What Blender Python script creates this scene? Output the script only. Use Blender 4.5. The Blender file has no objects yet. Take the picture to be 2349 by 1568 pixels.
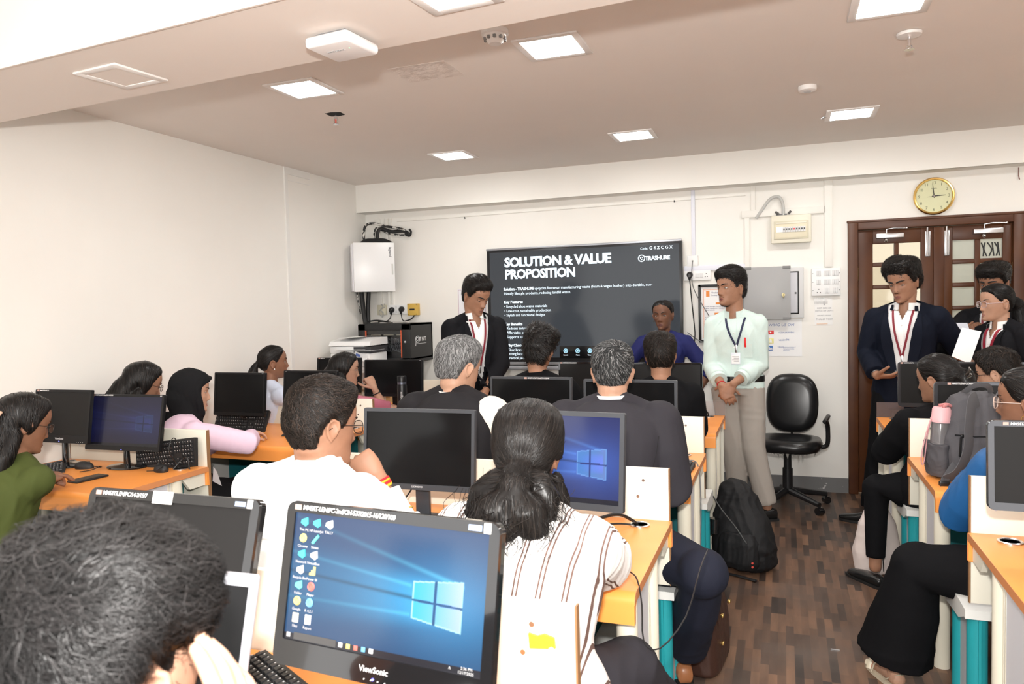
import bpy, bmesh, math, random
import numpy as np
from mathutils import Vector, Matrix, Euler, noise
from mathutils.bvhtree import BVHTree
rng = np.random.default_rng(7)
random.seed(7)
SC = bpy.context.scene
COL = SC.collection
PI = math.pi

# ------------------------------------------------------------------ camera
cam = bpy.data.cameras.new('camera')
cam.sensor_width = 36.0
cam.lens = 26.32
cam.clip_start = 0.05
cam.dof.use_dof = True
cam.dof.focus_distance = 3.6
cam.dof.aperture_fstop = 7.5
cam_o = bpy.data.objects.new('camera', cam)
COL.objects.link(cam_o)
cam_o.matrix_world = Matrix(((0.93990, 0.00715, 0.34130, 0.0),
                             (0.34026, 0.05302, -0.93882, 0.0),
                             (-0.02481, 0.99857, 0.04741, 1.52),
                             (0, 0, 0, 1)))
SC.camera = cam_o

# ------------------------------------------------------------------ light and exposure
SC.view_settings.view_transform = 'Standard'
SC.view_settings.look = 'None'
SC.view_settings.exposure = 0.62
SC.view_settings.gamma = 1.0
SC.view_settings.use_curve_mapping = False
wd = bpy.data.worlds.new('ambient_fill')  # added even white fill, entering where the rear wall is left out
SC.world = wd
wd.use_nodes = True
wd.node_tree.nodes['Background'].inputs[0].default_value = (1.0, 0.98, 0.95, 1)
wd.node_tree.nodes['Background'].inputs[1].default_value = 2.05
fl = bpy.data.lights.new('camera_flash', 'AREA')          # the photographer's hot-shoe flash
fl.shape = 'RECTANGLE'; fl.size = 0.09; fl.size_y = 0.06
fl.energy = 60
fl.color = (1.0, 0.97, 0.93)
flo = bpy.data.objects.new('camera_flash', fl); COL.objects.link(flo)
flo.location = (0, -0.06, 1.78)
flo.rotation_euler = (math.radians(91), 0, math.radians(20))
PANEL_STRENGTH = 42.0

# ------------------------------------------------------------------ materials
MATS = {}
def mat(name, col=(.8, .8, .8), rough=.5, metal=0, spec=.5, emit=None, es=1.0, trans=0, coat=0, bump=None, noise_col=None, alpha=1, sheen=0, sss=0, ior=1.45):
    if name in MATS: return MATS[name]
    m = bpy.data.materials.new(name); m.use_nodes = True
    nt = m.node_tree; b = nt.nodes['Principled BSDF']
    b.inputs['Base Color'].default_value = (*col, 1)
    b.inputs['Roughness'].default_value = rough
    b.inputs['Metallic'].default_value = metal
    b.inputs['Specular IOR Level'].default_value = spec
    b.inputs['Transmission Weight'].default_value = trans
    b.inputs['Coat Weight'].default_value = coat
    b.inputs['Alpha'].default_value = alpha
    b.inputs['IOR'].default_value = ior
    if sheen: b.inputs['Sheen Weight'].default_value = sheen
    if sss:
        b.inputs['Subsurface Weight'].default_value = sss
        b.inputs['Subsurface Radius'].default_value = (.012, .005, .003)
        b.inputs['Subsurface Scale'].default_value = 1.0
    if emit:
        b.inputs['Emission Color'].default_value = (*emit, 1)
        b.inputs['Emission Strength'].default_value = es
    tc = None
    if bump or noise_col:
        tc = nt.nodes.new('ShaderNodeTexCoord')
    if bump:                       # (scale, strength, distance, detail)
        n = nt.nodes.new('ShaderNodeTexNoise'); n.inputs['Scale'].default_value = bump[0]
        n.inputs['Detail'].default_value = bump[3] if len(bump) > 3 else 3
        nt.links.new(tc.outputs['Object'], n.inputs['Vector'])
        bp = nt.nodes.new('ShaderNodeBump'); bp.inputs['Strength'].default_value = bump[1]; bp.inputs['Distance'].default_value = bump[2]
        nt.links.new(n.outputs[0], bp.inputs['Height']); nt.links.new(bp.outputs[0], b.inputs['Normal'])
    if noise_col:                  # (colour2, scale, lo, hi)
        n2 = nt.nodes.new('ShaderNodeTexNoise'); n2.inputs['Scale'].default_value = noise_col[1]; n2.inputs['Detail'].default_value = 5
        nt.links.new(tc.outputs['Object'], n2.inputs['Vector'])
        r = nt.nodes.new('ShaderNodeValToRGB')
        r.color_ramp.elements[0].position = noise_col[2]; r.color_ramp.elements[1].position = noise_col[3]
        r.color_ramp.elements[0].color = (*col, 1); r.color_ramp.elements[1].color = (*noise_col[0], 1)
        nt.links.new(n2.outputs[0], r.inputs[0]); nt.links.new(r.outputs[0], b.inputs['Base Color'])
    MATS[name] = m
    return m

def attr_mat(name, attr, rough=.4, spec=.4, ramp=None, emit=False, es=1.0, coat=0):
    """material coloured by a mesh attribute: a colour directly, or a float through a ramp"""
    if name in MATS: return MATS[name]
    m = bpy.data.materials.new(name); m.use_nodes = True
    nt = m.node_tree; b = nt.nodes['Principled BSDF']
    b.inputs['Roughness'].default_value = rough; b.inputs['Specular IOR Level'].default_value = spec
    b.inputs['Coat Weight'].default_value = coat
    a = nt.nodes.new('ShaderNodeAttribute'); a.attribute_name = attr
    out = a.outputs['Color']
    if ramp:
        r = nt.nodes.new('ShaderNodeValToRGB')
        while len(r.color_ramp.elements) < len(ramp): r.color_ramp.elements.new(.5)
        for e, (p, c) in zip(r.color_ramp.elements, ramp): e.position = p; e.color = (*c, 1)
        nt.links.new(a.outputs['Fac'], r.inputs[0]); out = r.outputs[0]
    if emit:
        b.inputs['Base Color'].default_value = (.01, .01, .012, 1)
        nt.links.new(out, b.inputs['Emission Color']); b.inputs['Emission Strength'].default_value = es
    else:
        nt.links.new(out, b.inputs['Base Color'])
    MATS[name] = m
    return m

# ------------------------------------------------------------------ mesh building
def Rz(a): return Matrix.Rotation(a, 4, 'Z')
def Rx(a): return Matrix.Rotation(a, 4, 'X')
def Ry(a): return Matrix.Rotation(a, 4, 'Y')
def T(x, y=None, z=None): return Matrix.Translation((x, y, z) if y is not None else x)

class MB:
    def __init__(s): s.v = []; s.f = []; s.m = []; s.n = 0
    def add(s, verts, faces, mi=0, M=None):
        a = np.asarray(verts, float).reshape(-1, 3)
        if M is not None:
            Mn = np.array(M); a = a @ Mn[:3, :3].T + Mn[:3, 3]
        s.v.append(a)
        for f in faces: s.f.append(tuple(i + s.n for i in f)); s.m.append(mi)
        s.n += len(a); return s
    def merge(s, o, mi=None, M=None):
        return s.add(np.concatenate(o.v), o.f, 0, M) if mi is None else s.add(np.concatenate(o.v), o.f, mi, M)
    def box(s, c, d, bev=0, seg=2, mi=0, M=None):
        bm = bmesh.new(); bmesh.ops.create_cube(bm, size=1)
        bmesh.ops.scale(bm, vec=d, verts=bm.verts)
        if bev: bmesh.ops.bevel(bm, geom=bm.edges[:], offset=min(bev, min(d) * .49), segments=seg, profile=.5, affect='EDGES')
        bmesh.ops.translate(bm, vec=c, verts=bm.verts)
        bm.verts.index_update()
        s.add([v.co[:] for v in bm.verts], [[v.index for v in f.verts] for f in bm.faces], mi, M); bm.free(); return s
    def bx(s, x0, x1, y0, y1, z0, z1, bev=0, seg=2, mi=0, M=None):
        return s.box(((x0 + x1) / 2, (y0 + y1) / 2, (z0 + z1) / 2), (abs(x1 - x0), abs(y1 - y0), abs(z1 - z0)), bev, seg, mi, M)
    def rings(s, R, caps=True, mi=0, M=None, closed=False):
        n = len(R[0]); V = np.concatenate([np.asarray(r, float) for r in R]); F = []
        k = len(R)
        for i in range(k if closed else k - 1):
            a = i * n; b = ((i + 1) % k) * n
            for j in range(n): F.append((a + j, a + (j + 1) % n, b + (j + 1) % n, b + j))
        if caps and not closed:
            F.append(tuple(range(n - 1, -1, -1))); F.append(tuple(range((k - 1) * n, k * n)))
        return s.add(V, F, mi, M)
    def tube(s, pts, r, n=8, caps=True, mi=0, M=None, flat=1.0, up=None, closed=False, dome=False):
        P = np.asarray(pts, float); k = len(P)
        r = np.full(k, r, float) if np.isscalar(r) else np.interp(np.linspace(0, 1, k), np.linspace(0, 1, len(r)), r)
        if dome:
            d0 = P[0] - P[1]; d0 /= np.linalg.norm(d0); d1 = P[-1] - P[-2]; d1 /= np.linalg.norm(d1)
            P = np.vstack([P[0] + d0 * r[0] * .9, P[0] + d0 * r[0] * .6, P, P[-1] + d1 * r[-1] * .6, P[-1] + d1 * r[-1] * .9])
            r = np.concatenate([[r[0] * .3, r[0] * .8], r, [r[-1] * .8, r[-1] * .3]]); k += 4
        t = np.gradient(P, axis=0) if not closed else np.roll(P, -1, 0) - np.roll(P, 1, 0)
        t /= np.linalg.norm(t, axis=1)[:, None] + 1e-12
        u = np.array(up if up is not None else ((0, 0, 1) if abs(t[0][2]) < .9 else (1, 0, 0)), float)
        R = []; ang = np.linspace(0, 2 * PI, n, endpoint=False)
        for i in range(k):
            u = u - t[i] * u.dot(t[i]); u /= np.linalg.norm(u) + 1e-12
            w = np.cross(t[i], u)
            R.append(P[i] + r[i] * (np.cos(ang)[:, None] * u * flat + np.sin(ang)[:, None] * w))
        return s.rings(R, caps, mi, M, closed)
    def cyl(s, a, b, r, n=16, mi=0, M=None, r2=None): return s.tube([a, b], [r, r if r2 is None else r2], n, True, mi, M)
    def lathe(s, prof, n=24, M=None, mi=0, caps=True):
        ang = np.linspace(0, 2 * PI, n, endpoint=False)
        return s.rings([np.stack([r * np.cos(ang), r * np.sin(ang), np.full(n, z)], 1) for r, z in prof], caps, mi, M)
    def ell(s, c, r, nu=16, nv=10, M=None, mi=0):
        ang = np.linspace(0, 2 * PI, nu, endpoint=False); R = []
        for k in range(nv + 1):
            ph = -PI / 2 + PI * (k + .12) / (nv + .24)
            R.append(np.stack([c[0] + r[0] * math.cos(ph) * np.cos(ang), c[1] + r[1] * math.cos(ph) * np.sin(ang), np.full(nu, c[2] + r[2] * math.sin(ph))], 1))
        return s.rings(R, True, mi, M)
    def prism(s, poly, axis, a, b, mi=0, M=None):
        """closed polygon given in the two other axes, extruded along axis (0,1,2) from a to b"""
        def pt(p, q): return {0: (q, p[0], p[1]), 1: (p[0], q, p[1]), 2: (p[0], p[1], q)}[axis]
        n = len(poly); V = [pt(p, a) for p in poly] + [pt(p, b) for p in poly]
        F = [tuple(range(n - 1, -1, -1)), tuple(range(n, 2 * n))] + [(i, (i + 1) % n, n + (i + 1) % n, n + i) for i in range(n)]
        return s.add(V, F, mi, M)
    def quad(s, a, b, c, d, mi=0, M=None): return s.add([a, b, c, d], [(0, 1, 2, 3)], mi, M)
    def mesh(s, name):
        me = bpy.data.meshes.new(name)
        V = np.concatenate(s.v) if s.v else np.zeros((0, 3))
        me.from_pydata(V.tolist(), [], s.f)
        me.polygons.foreach_set('material_index', s.m)
        bm = bmesh.new(); bm.from_mesh(me); bmesh.ops.recalc_face_normals(bm, faces=bm.faces); bm.to_mesh(me); bm.free()
        me.update(); return me
    def build(s, name, mats, parent=None, smooth=35, M=None):
        me = s.mesh(name)
        return put(name, me, mats, parent, smooth, M)

def put(name, me, mats, parent=None, smooth=35, M=None):
    if not isinstance(mats, (list, tuple)): mats = [mats]
    me.materials.clear()
    for m in mats: me.materials.append(m)
    if smooth:
        me.shade_smooth()
        if smooth < 180: me.set_sharp_from_angle(angle=math.radians(smooth))
    me.name = name
    o = bpy.data.objects.new(name, me); COL.objects.link(o)
    if M is not None: o.matrix_local = M
    if parent: o.parent = parent
    return o

def thing(name, label, cat, loc=(0, 0, 0), rz=0, group=None, kind=None):
    o = bpy.data.objects.new(name, None); COL.objects.link(o)
    o.empty_display_size = .05
    o.location = loc; o.rotation_euler = (0, 0, rz)
    return tag(o, label, cat, group, kind)
def tag(o, label=None, cat=None, group=None, kind=None):
    if label: o['label'] = label
    if cat: o['category'] = cat
    if group: o['group'] = group
    if kind: o['kind'] = kind
    return o
def lab(o, label): o['label'] = label; return o
def struct(name, mb, m, smooth=35):
    o = mb.build(name, m, None, smooth); o['kind'] = 'structure'; return o
def dup(o, parent=None):
    c = o.copy(); COL.objects.link(c)
    if parent: c.parent = parent
    for ch in list(o.children): dup(ch, c)
    return c

def text_mesh(txt, size, align='LEFT', bold=0, ext=0.0006, spacing=1.0, line=1.0, xscale=1.0, shear=0):
    """lettering as a real mesh in the XY plane, baseline of the first line at y=0"""
    cu = bpy.data.curves.new('lettering', 'FONT'); cu.body = txt; cu.size = size; cu.align_x = align
    cu.extrude = ext; cu.offset = bold; cu.space_character = spacing; cu.space_line = line; cu.resolution_u = 2; cu.shear = shear
    o = bpy.data.objects.new('t', cu); COL.objects.link(o)
    dg = bpy.context.evaluated_depsgraph_get(); dg.update()
    me = bpy.data.meshes.new_from_object(o.evaluated_get(dg))
    V = np.zeros(len(me.vertices) * 3); me.vertices.foreach_get('co', V); V = V.reshape(-1, 3); V[:, 0] *= xscale
    F = [tuple(p.vertices) for p in me.polygons]
    bpy.data.objects.remove(o); bpy.data.curves.remove(cu); bpy.data.meshes.remove(me)
    return V, F
WALLM = Rx(PI / 2)          # text in XY -> stands in XZ facing -Y
def write(mb, txt, size, M, mi=0, **k):
    V, F = text_mesh(txt, size, **k)
    if len(V): mb.add(V, F, mi, M)
    return mb
def arc(c, r, a0, a1, n, ax=(0, 1)):
    out = []
    for a in np.linspace(a0, a1, n):
        p = list(c); p[ax[0]] += r * math.cos(a); p[ax[1]] += r * math.sin(a); out.append(tuple(p))
    return out
def spline(P, n=24):
    """Catmull-Rom through the points"""
    P = np.asarray(P, float); Q = np.vstack([2 * P[0] - P[1], P, 2 * P[-1] - P[-2]]); out = []
    k = len(P) - 1; per = max(2, n // k)
    for i in range(k):
        p0, p1, p2, p3 = Q[i:i + 4]
        for t in np.linspace(0, 1, per, endpoint=False):
            out.append(.5 * ((2 * p1) + (p2 - p0) * t + (2 * p0 - 5 * p1 + 4 * p2 - p3) * t * t + (3 * p1 - p0 - 3 * p2 + p3) * t ** 3))
    out.append(P[-1]); return np.array(out)
# ================================================================== the room
YB, XL, ZC = 6.328, -3.764, 2.687
m_wall = mat('wall_paint', (.84, .82, .775), .75, spec=.2, bump=(9, .12, .01, 6), noise_col=((.81, .79, .745), 1.6, .35, .75))
m_ceil = mat('ceiling_paint', (.80, .755, .71), .8, spec=.15, bump=(14, .10, .01, 6), noise_col=((.78, .735, .69), 1.2, .4, .7))
m_beam = mat('beam_paint', (.80, .74, .69), .8, spec=.15, bump=(14, .10, .01, 6))
m_trim = mat('white_trim', (.80, .79, .76), .5)
m_skirt = mat('grey_skirting', (.16, .16, .16), .7, noise_col=((.75, .74, .72), 9, .66, .69))
m_wood = None
def wood_floor():
    m = bpy.data.materials.new('vinyl_plank_floor'); m.use_nodes = True; nt = m.node_tree; b = nt.nodes['Principled BSDF']
    tc = nt.nodes.new('ShaderNodeTexCoord'); mp = nt.nodes.new('ShaderNodeMapping'); mp.inputs['Rotation'].default_value = (0, 0, PI / 2)
    nt.links.new(tc.outputs['Object'], mp.inputs[0])
    br = nt.nodes.new('ShaderNodeTexBrick'); br.inputs['Scale'].default_value = 1; br.inputs['Brick Width'].default_value = .21; br.inputs['Row Height'].default_value = .034
    br.inputs['Mortar Size'].default_value = .0; br.offset = .37; br.offset_frequency = 3; br.squash = 1.0
    br.inputs['Color1'].default_value = (0, 0, 0, 1); br.inputs['Color2'].default_value = (1, 1, 1, 1); br.inputs['Bias'].default_value = 0
    nt.links.new(mp.outputs[0], br.inputs['Vector'])
    rp = nt.nodes.new('ShaderNodeValToRGB'); e = rp.color_ramp.elements
    e[0].position = 0; e[0].color = (.030, .020, .016, 1); e[1].position = 1; e[1].color = (.19, .105, .062, 1)
    for p, c in ((.25, (.075, .045, .032)), (.5, (.115, .064, .040)), (.75, (.15, .082, .05))):
        x = e.new(p); x.color = (*c, 1)
    nt.links.new(br.outputs['Color'], rp.inputs[0])
    n = nt.nodes.new('ShaderNodeTexNoise'); n.inputs['Scale'].default_value = 3; n.inputs['Detail'].default_value = 7
    mp2 = nt.nodes.new('ShaderNodeMapping'); mp2.inputs['Scale'].default_value = (6, 1, 1); nt.links.new(tc.outputs['Object'], mp2.inputs[0]); nt.links.new(mp2.outputs[0], n.inputs['Vector'])
    mx = nt.nodes.new('ShaderNodeMix'); mx.data_type = 'RGBA'; mx.blend_type = 'OVERLAY'; mx.inputs[0].default_value = .7
    nt.links.new(rp.outputs[0], mx.inputs[6]); nt.links.new(n.outputs[0], mx.inputs[7])
    # scuffed grey patches
    n2 = nt.nodes.new('ShaderNodeTexNoise'); n2.inputs['Scale'].default_value = 2.3; n2.inputs['Detail'].default_value = 6; nt.links.new(tc.outputs['Object'], n2.inputs['Vector'])
    r2 = nt.nodes.new('ShaderNodeValToRGB'); r2.color_ramp.elements[0].position = .5; r2.color_ramp.elements[1].position = .78
    nt.links.new(n2.outputs[0], r2.inputs[0])
    mx2 = nt.nodes.new('ShaderNodeMix'); mx2.data_type = 'RGBA'; nt.links.new(r2.outputs[0], mx2.inputs[0]); nt.links.new(mx.outputs[2], mx2.inputs[6]); mx2.inputs[7].default_value = (.10, .075, .062, 1)
    nt.links.new(mx2.outputs[2], b.inputs['Base Color'])
    b.inputs['Roughness'].default_value = .42; b.inputs['Specular IOR Level'].default_value = .4
    return m
m_floor = wood_floor()
XR, YN = 3.3, -2.2
DX0, DX1, DZ = .487, 1.603, 2.07           # doorway in the back wall
f = MB(); f.bx(XL - .15, XR + .15, YN, YB + 2.6, -.1, 0); struct('floor', f, m_floor)
c = MB(); c.bx(XL - .15, XR + .15, YN, YB + .15, ZC, ZC + .12); struct('ceiling', c, m_ceil)
w = MB(); w.bx(XL - .15, XL, YN, YB + .15, -.1, ZC + .1); struct('wall_left', w, m_wall)
w = MB(); w.bx(XR, XR + .15, YN, YB + .15, -.1, ZC + .1); struct('wall_right', w, m_wall)
w = MB(); w.bx(XL, DX0 - .02, YB, YB + .15, -.1, ZC + .05); w.bx(DX1 + .02, XR, YB, YB + .15, -.1, ZC + .05); w.bx(DX0 - .02, DX1 + .02, YB, YB + .15, DZ + .02, ZC + .05)
struct('wall_back', w, m_wall)
# back wall seen from the corridor through the door panes
w = MB(); w.bx(-1, 3.3, YB + 2.5, YB + 2.6, -.1, ZC); struct('wall_corridor', w, mat('corridor_paint', (.75, .66, .5), .8))
w = MB(); w.bx(-1, 3.3, YB + .15, YB + 2.6, ZC, ZC + .1); struct('ceiling_corridor', w, m_wall)
# beam along the back wall and the crossing beam nearer the camera
w = MB(); w.bx(XL, XR, YB - .16, YB, 2.43, ZC); w.bx(XL, XR, YB - .168, YB - .15, 2.43, 2.438); struct('trim_back_beam', w, m_wall)
w = MB(); w.prism([(XL, 2.53), (XR, 2.03), (XR, 1.48), (XL, 2.06)], 2, 2.43, ZC)
w.prism([(XL, 2.063), (XR, 1.483), (XR, 1.475), (XL, 2.055)], 2, 2.424, 2.436); struct('trim_cross_beam', w, m_beam)
# shallow boxed-in shaft on the left wall near the corner
w = MB(); w.bx(XL, XL + .012, 5.085, 5.125, 0, ZC); w.bx(XL, XL + .011, 5.125, 5.43, ZC - .055, ZC); w.bx(XL, XL + .006, 5.145, 5.43, ZC - .105, ZC - .1)
struct('trim_shaft_frame', w, m_trim)
w = MB(); w.bx(XL, DX0, YB - .012, YB, 0, .115); struct('baseboard_back', w, m_skirt)
w = MB(); w.bx(XL, XL + .012, YN, YB, 0, .115); struct('baseboard_left', w, m_skirt)
# faint old panel scar on the ceiling
w = MB(); w.bx(-1.80, -1.50, 3.28, 3.52, ZC - .002, ZC); struct('trim_ceiling_patch', w, mat('scarred_plaster', (.80, .745, .70), .95, bump=(60, .8, .01, 8), noise_col=((.68, .62, .57), 22, .42, .62)))

# ------------------------------------------------------------------ double door
m_dw = mat('brown_door_wood', (.088, .028, .007), .38, spec=.35, bump=(7, .1, .004, 6), noise_col=((.060, .018, .006), 4.5, .35, .75))
m_dwd = mat('worn_door_frame_wood', (.095, .032, .009), .42, bump=(9, .15, .004, 6), noise_col=((.060, .018, .009), 6, .3, .8))
m_glass = mat('pane_glass', (.93, .95, .94), .06, trans=1, spec=.5)
m_frost = mat('greyed_pane_glass', (.62, .66, .62), .35, trans=.6, spec=.4)
m_steel = mat('steel', (.62, .62, .63), .28, metal=1)
m_chrome = mat('chrome', (.8, .8, .82), .12, metal=1)
m_brass = mat('brass', (.70, .46, .16), .25, metal=1)
m_black = mat('black_plastic', (.012, .012, .013), .35)
w = MB()
w.bx(DX0 - .02, DX0 + .05, YB - .035, YB + .10, 0, DZ + .035, .006); w.bx(DX1 - .05, DX1 + .02, YB - .035, YB + .10, 0, DZ + .035, .006)
w.bx(DX0 + .05, DX1 - .05, YB - .0345, YB + .10, DZ - .035, DZ + .0345, .006); w.bx(DX0 - .028, DX1 + .028, YB - .042, YB - .02, DZ + .02, DZ + .038, .004)
struct('trim_door_frame', w, m_dwd)
def leaf(name, x0, x1, px, frost, closer_x, bolt_x, hinge_x):
    o = bpy.data.objects.new(name, None); COL.objects.link(o); o['kind'] = 'structure'; o.location = (x0, YB + .02, 0)
    w = MB(); z1 = DZ - .038; W = x1 - x0
    cols = [(a - x0, b - x0) for a, b in px]; rows = [(1.785, 1.925), (1.614, 1.752), (1.443, 1.58), (1.27, 1.41)]
    w.bx(0, cols[0][0], -.02, .02, .01, z1, .003); w.bx(cols[1][1], W, -.02, .02, .01, z1, .003)
    w.bx(cols[0][1], cols[1][0], -.017, .017, rows[-1][0], rows[0][1], .003)
    w.bx(cols[0][0], cols[1][1], -.0195, .0195, rows[0][1], z1, .003)
    w.bx(cols[0][0], cols[1][1], -.0195, .0195, 1.05, rows[-1][0], .003)
    for (a, b), (c_, d) in zip(rows[:-1], rows[1:]): w.bx(cols[0][0], cols[1][1], -.016, .016, d, a, .003)
    w.bx(cols[0][0], cols[1][1], -.0195, .0195, .01, .22, .003); w.bx(cols[0][0], cols[1][1], -.008, .008, .2, 1.07, .002)
    w.bx(cols[0][0] + .06, cols[1][1] - .06, -.015, .0, .27, 1.0, .006)
    w.build('door_leaf', m_dw, o)
    for a, b in cols:
        for c_, d in rows:
            g = MB(); g.bx(a - .004, b + .004, -.003, .003, c_ - .004, d + .004); g.build('pane', m_frost if frost else m_glass, o)
    # overhead closer
    h = MB(); cx = closer_x - x0
    h.bx(cx - .093, cx + .093, -.07, -.02, 1.962, 1.998, .004); h.build('door_closer', m_steel, o)
    h = MB(); h.tube([(cx - .02, -.045, 2.0), (cx - .02, -.045, 2.03), (cx + .03, -.06, 2.036), (cx + .11, -.075, 2.03)], .0045, 8); h.ell((cx + .02 * 0 - .025, -.05, 1.948), (.014, .014, .014)); h.ell((cx + .11, -.072, 2.03), (.01, .01, .01)); h.build('closer_arm', m_chrome, o)
    b = MB(); bx_ = bolt_x - x0
    b.bx(bx_ - .017, bx_ + .017, -.026, -.018, 1.815, 2.0, .002); b.tube([(bx_ - .004, -.032, 1.82), (bx_ - .004, -.032, 2.03)], .006, 8); b.tube([(bx_ + .008, -.03, 1.82), (bx_ + .008, -.03, 2.0)], .003, 8); b.build('tower_bolt', m_steel, o)
    for z in (1.70, .9, .25):
        q = MB(); q.cyl((hinge_x - x0, -.022, z - .05), (hinge_x - x0, -.022, z + .05), .007, 10); q.build('hinge', mat('old_hinge', (.10, .06, .03), .4, metal=1), o)
    return o
leaf('door_1', .540, 1.082, ((.643, .789), (.821, .967)), False, .755, 1.013, .538)
leaf('door_2', 1.088, 1.55, ((1.176, 1.319), (1.354, 1.493)), True, 1.395, 1.139, 1.553)
w = MB(); w.bx(1.05, 1.12, YB - .012, YB + .004, .01, DZ - .04, .004); struct('trim_door_meeting_strip', w, m_dw)
# black brush scrawl on one upper pane of the right leaf
w = MB()
for k, (x, s) in enumerate(((1.362, .05), (1.385, -.02), (1.40, .09), (1.43, .02), (1.445, .07), (1.465, .02))):
    w.tube(spline([(x, YB + .012, 1.90), (x + s * .3, YB + .012, 1.85), (x + .012, YB + .012, 1.80)], 8), .0045, 6)
tag(w.build('paint_scrawl', m_black), 'black brush scrawl on the upper right pane of the right door leaf', 'marking')

# ------------------------------------------------------------------ ceiling lights
m_lamp = mat('led_diffuser', (1, 1, 1), .5, emit=(1.0, .985, .96), es=PANEL_STRENGTH)
m_lampf = mat('lamp_frame_white', (.82, .80, .78), .4)
def panel_light(x, y, z, label, off=False, rz=0, s=.15):
    t = thing('ceiling_light', label, 'ceiling light', (x, y, z), rz, 'square ceiling light panels')
    w = MB(); i = s - .032
    for a in (-1, 1):
        w.bx(a * s, a * i, -s, s, -.008, 0, .002); w.bx(-i, i, a * s, a * i, -.008, 0, .002)
    w.build('frame', m_lampf, t)
    g = MB(); g.bx(-i, i, -i, i, -.005, 0); g.build('diffuser', m_beam if off else m_lamp, t)
    return t
panel_light(-.970, 3.305, ZC, 'lit square ceiling panel just behind the round smoke detector')
panel_light(-2.355, 3.385, ZC, 'lit square ceiling panel nearest the left wall, above the exposed sprinkler')
panel_light(-2.369, 5.31, ZC, 'lit square ceiling panel in the far row over the left of the wall screen')
panel_light(-.972, 5.25, ZC, 'middle lit ceiling panel of the far row, over the right of the wall screen')
panel_light(.411, 5.26, ZC, 'lit ceiling panel with a loose clip at its left side, far right')
panel_light(.41, 3.37, ZC, 'lit ceiling panel cut by the top edge above the disc sprinkler on the right')
panel_light(-.90, 2.02, 2.43, 'lit square panel under the crossing beam at the top edge', rz=-.09, s=.12)
panel_light(-2.355, 2.215, 2.43, 'unlit square blank panel under the crossing beam at the left', off=True, rz=-.09, s=.115)
for x in (-2.4, -.9, .6, 2.2):          # unseen panels added for their light, in the rear half behind the photographer
    for y in (.6, -1.2):
        panel_light(x, y, ZC, 'unseen square ceiling panel added for light over the rear of the room')
panel_light(1.0, YB + 1.2, ZC, 'unseen corridor ceiling panel added to brighten the door panes')  # unseen lamp added so the left door panes look bright
panel_light(1.9, 3.3, ZC, 'lit square ceiling panel beyond the right edge'); panel_light(1.9, 5.2, ZC, 'lit square ceiling panel over the doors')
cl = MB(); cl.tube([(.235, 5.275, ZC - .012), (.25, 5.27, ZC - .004), (.27, 5.265, ZC - .002), (.245, 5.262, ZC - .016)], .006, 8); tag(cl.build('spring_clip', m_steel), 'small metal spring clip hanging beside the far right ceiling panel', 'clip')
# smoke detector
t = thing('smoke_detector', 'round white smoke detector peeking below the crossing beam', 'smoke detector', (-1.14, 3.02, ZC))
w = MB(); w.lathe([(.058, 0), (.058, -.018), (.045, -.022)], 28); w.build('base', m_lampf, t)
w = MB(); w.lathe([(.048, -.02), (.046, -.03), (.03, -.052), (.026, -.056)], 28)
w.build('chamber', m_lampf, t)
w = MB()
for k in range(10):
    a = k * PI / 5; w.box((.043 * math.cos(a), .043 * math.sin(a), -.036), (.012, .012, .012))
w.build('vent_slots', mat('grey_vent', (.25, .25, .25), .6), t)
# sprinklers
t = thing('sprinkler', 'sprinkler head hanging in a dark broken ceiling hole above the left wall', 'sprinkler', (-2.496, 3.896, ZC))
w = MB(); w.prism([(-.05, -.04), (.0, -.05), (.052, -.03), (.045, .03), (-.01, .045), (-.05, .03)], 2, -.001, .0); w.build('ceiling_hole', mat('hole_dark', (.01, .01, .01), .9), t)
w = MB(); w.cyl((0, 0, 0), (0, 0, -.03), .011, 12); w.cyl((0, 0, -.058), (0, 0, -.061), .018, 14); w.tube([(-.01, 0, -.028), (-.013, 0, -.043), (0, 0, -.058)], .003, 6); w.tube([(.01, 0, -.028), (.013, 0, -.043), (0, 0, -.058)], .003, 6); w.build('body', m_chrome, t)
w = MB(); w.cyl((0, 0, -.03), (0, 0, -.056), .004, 8); lab(w.build('bulb', mat('red_bulb', (.6, .05, .03), .2), t), 'red glass bulb')
t = thing('sprinkler', 'sprinkler head below a white disc on the ceiling at the upper right', 'sprinkler', (.533, 3.787, ZC))
w = MB(); w.lathe([(.052, -.002), (.05, -.014), (.03, -.017), (.01, -.017)], 28); w.build('disc', m_lampf, t)
w = MB(); w.cyl((0, 0, -.015), (0, 0, -.06), .007, 12); w.cyl((0, 0, -.072), (0, 0, -.075), .022, 16); w.tube([(-.009, 0, -.055), (-.012, 0, -.064), (0, 0, -.074)], .003, 6); w.tube([(.009, 0, -.055), (.012, 0, -.064), (0, 0, -.074)], .003, 6); w.build('body', m_chrome, t)
t = thing('motion_sensor', 'small round white sensor on the ceiling above the distribution board', 'sensor', (.132, 4.49, ZC))
w = MB(); w.lathe([(.048, 0), (.05, -.012), (.046, -.024), (.03, -.028)], 28); w.build('housing', m_lampf, t)
w = MB(); w.lathe([(.022, -.027), (.018, -.033), (.006, -.036)], 20); w.build('lens', mat('sensor_lens', (.45, .43, .42), .3), t)
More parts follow.
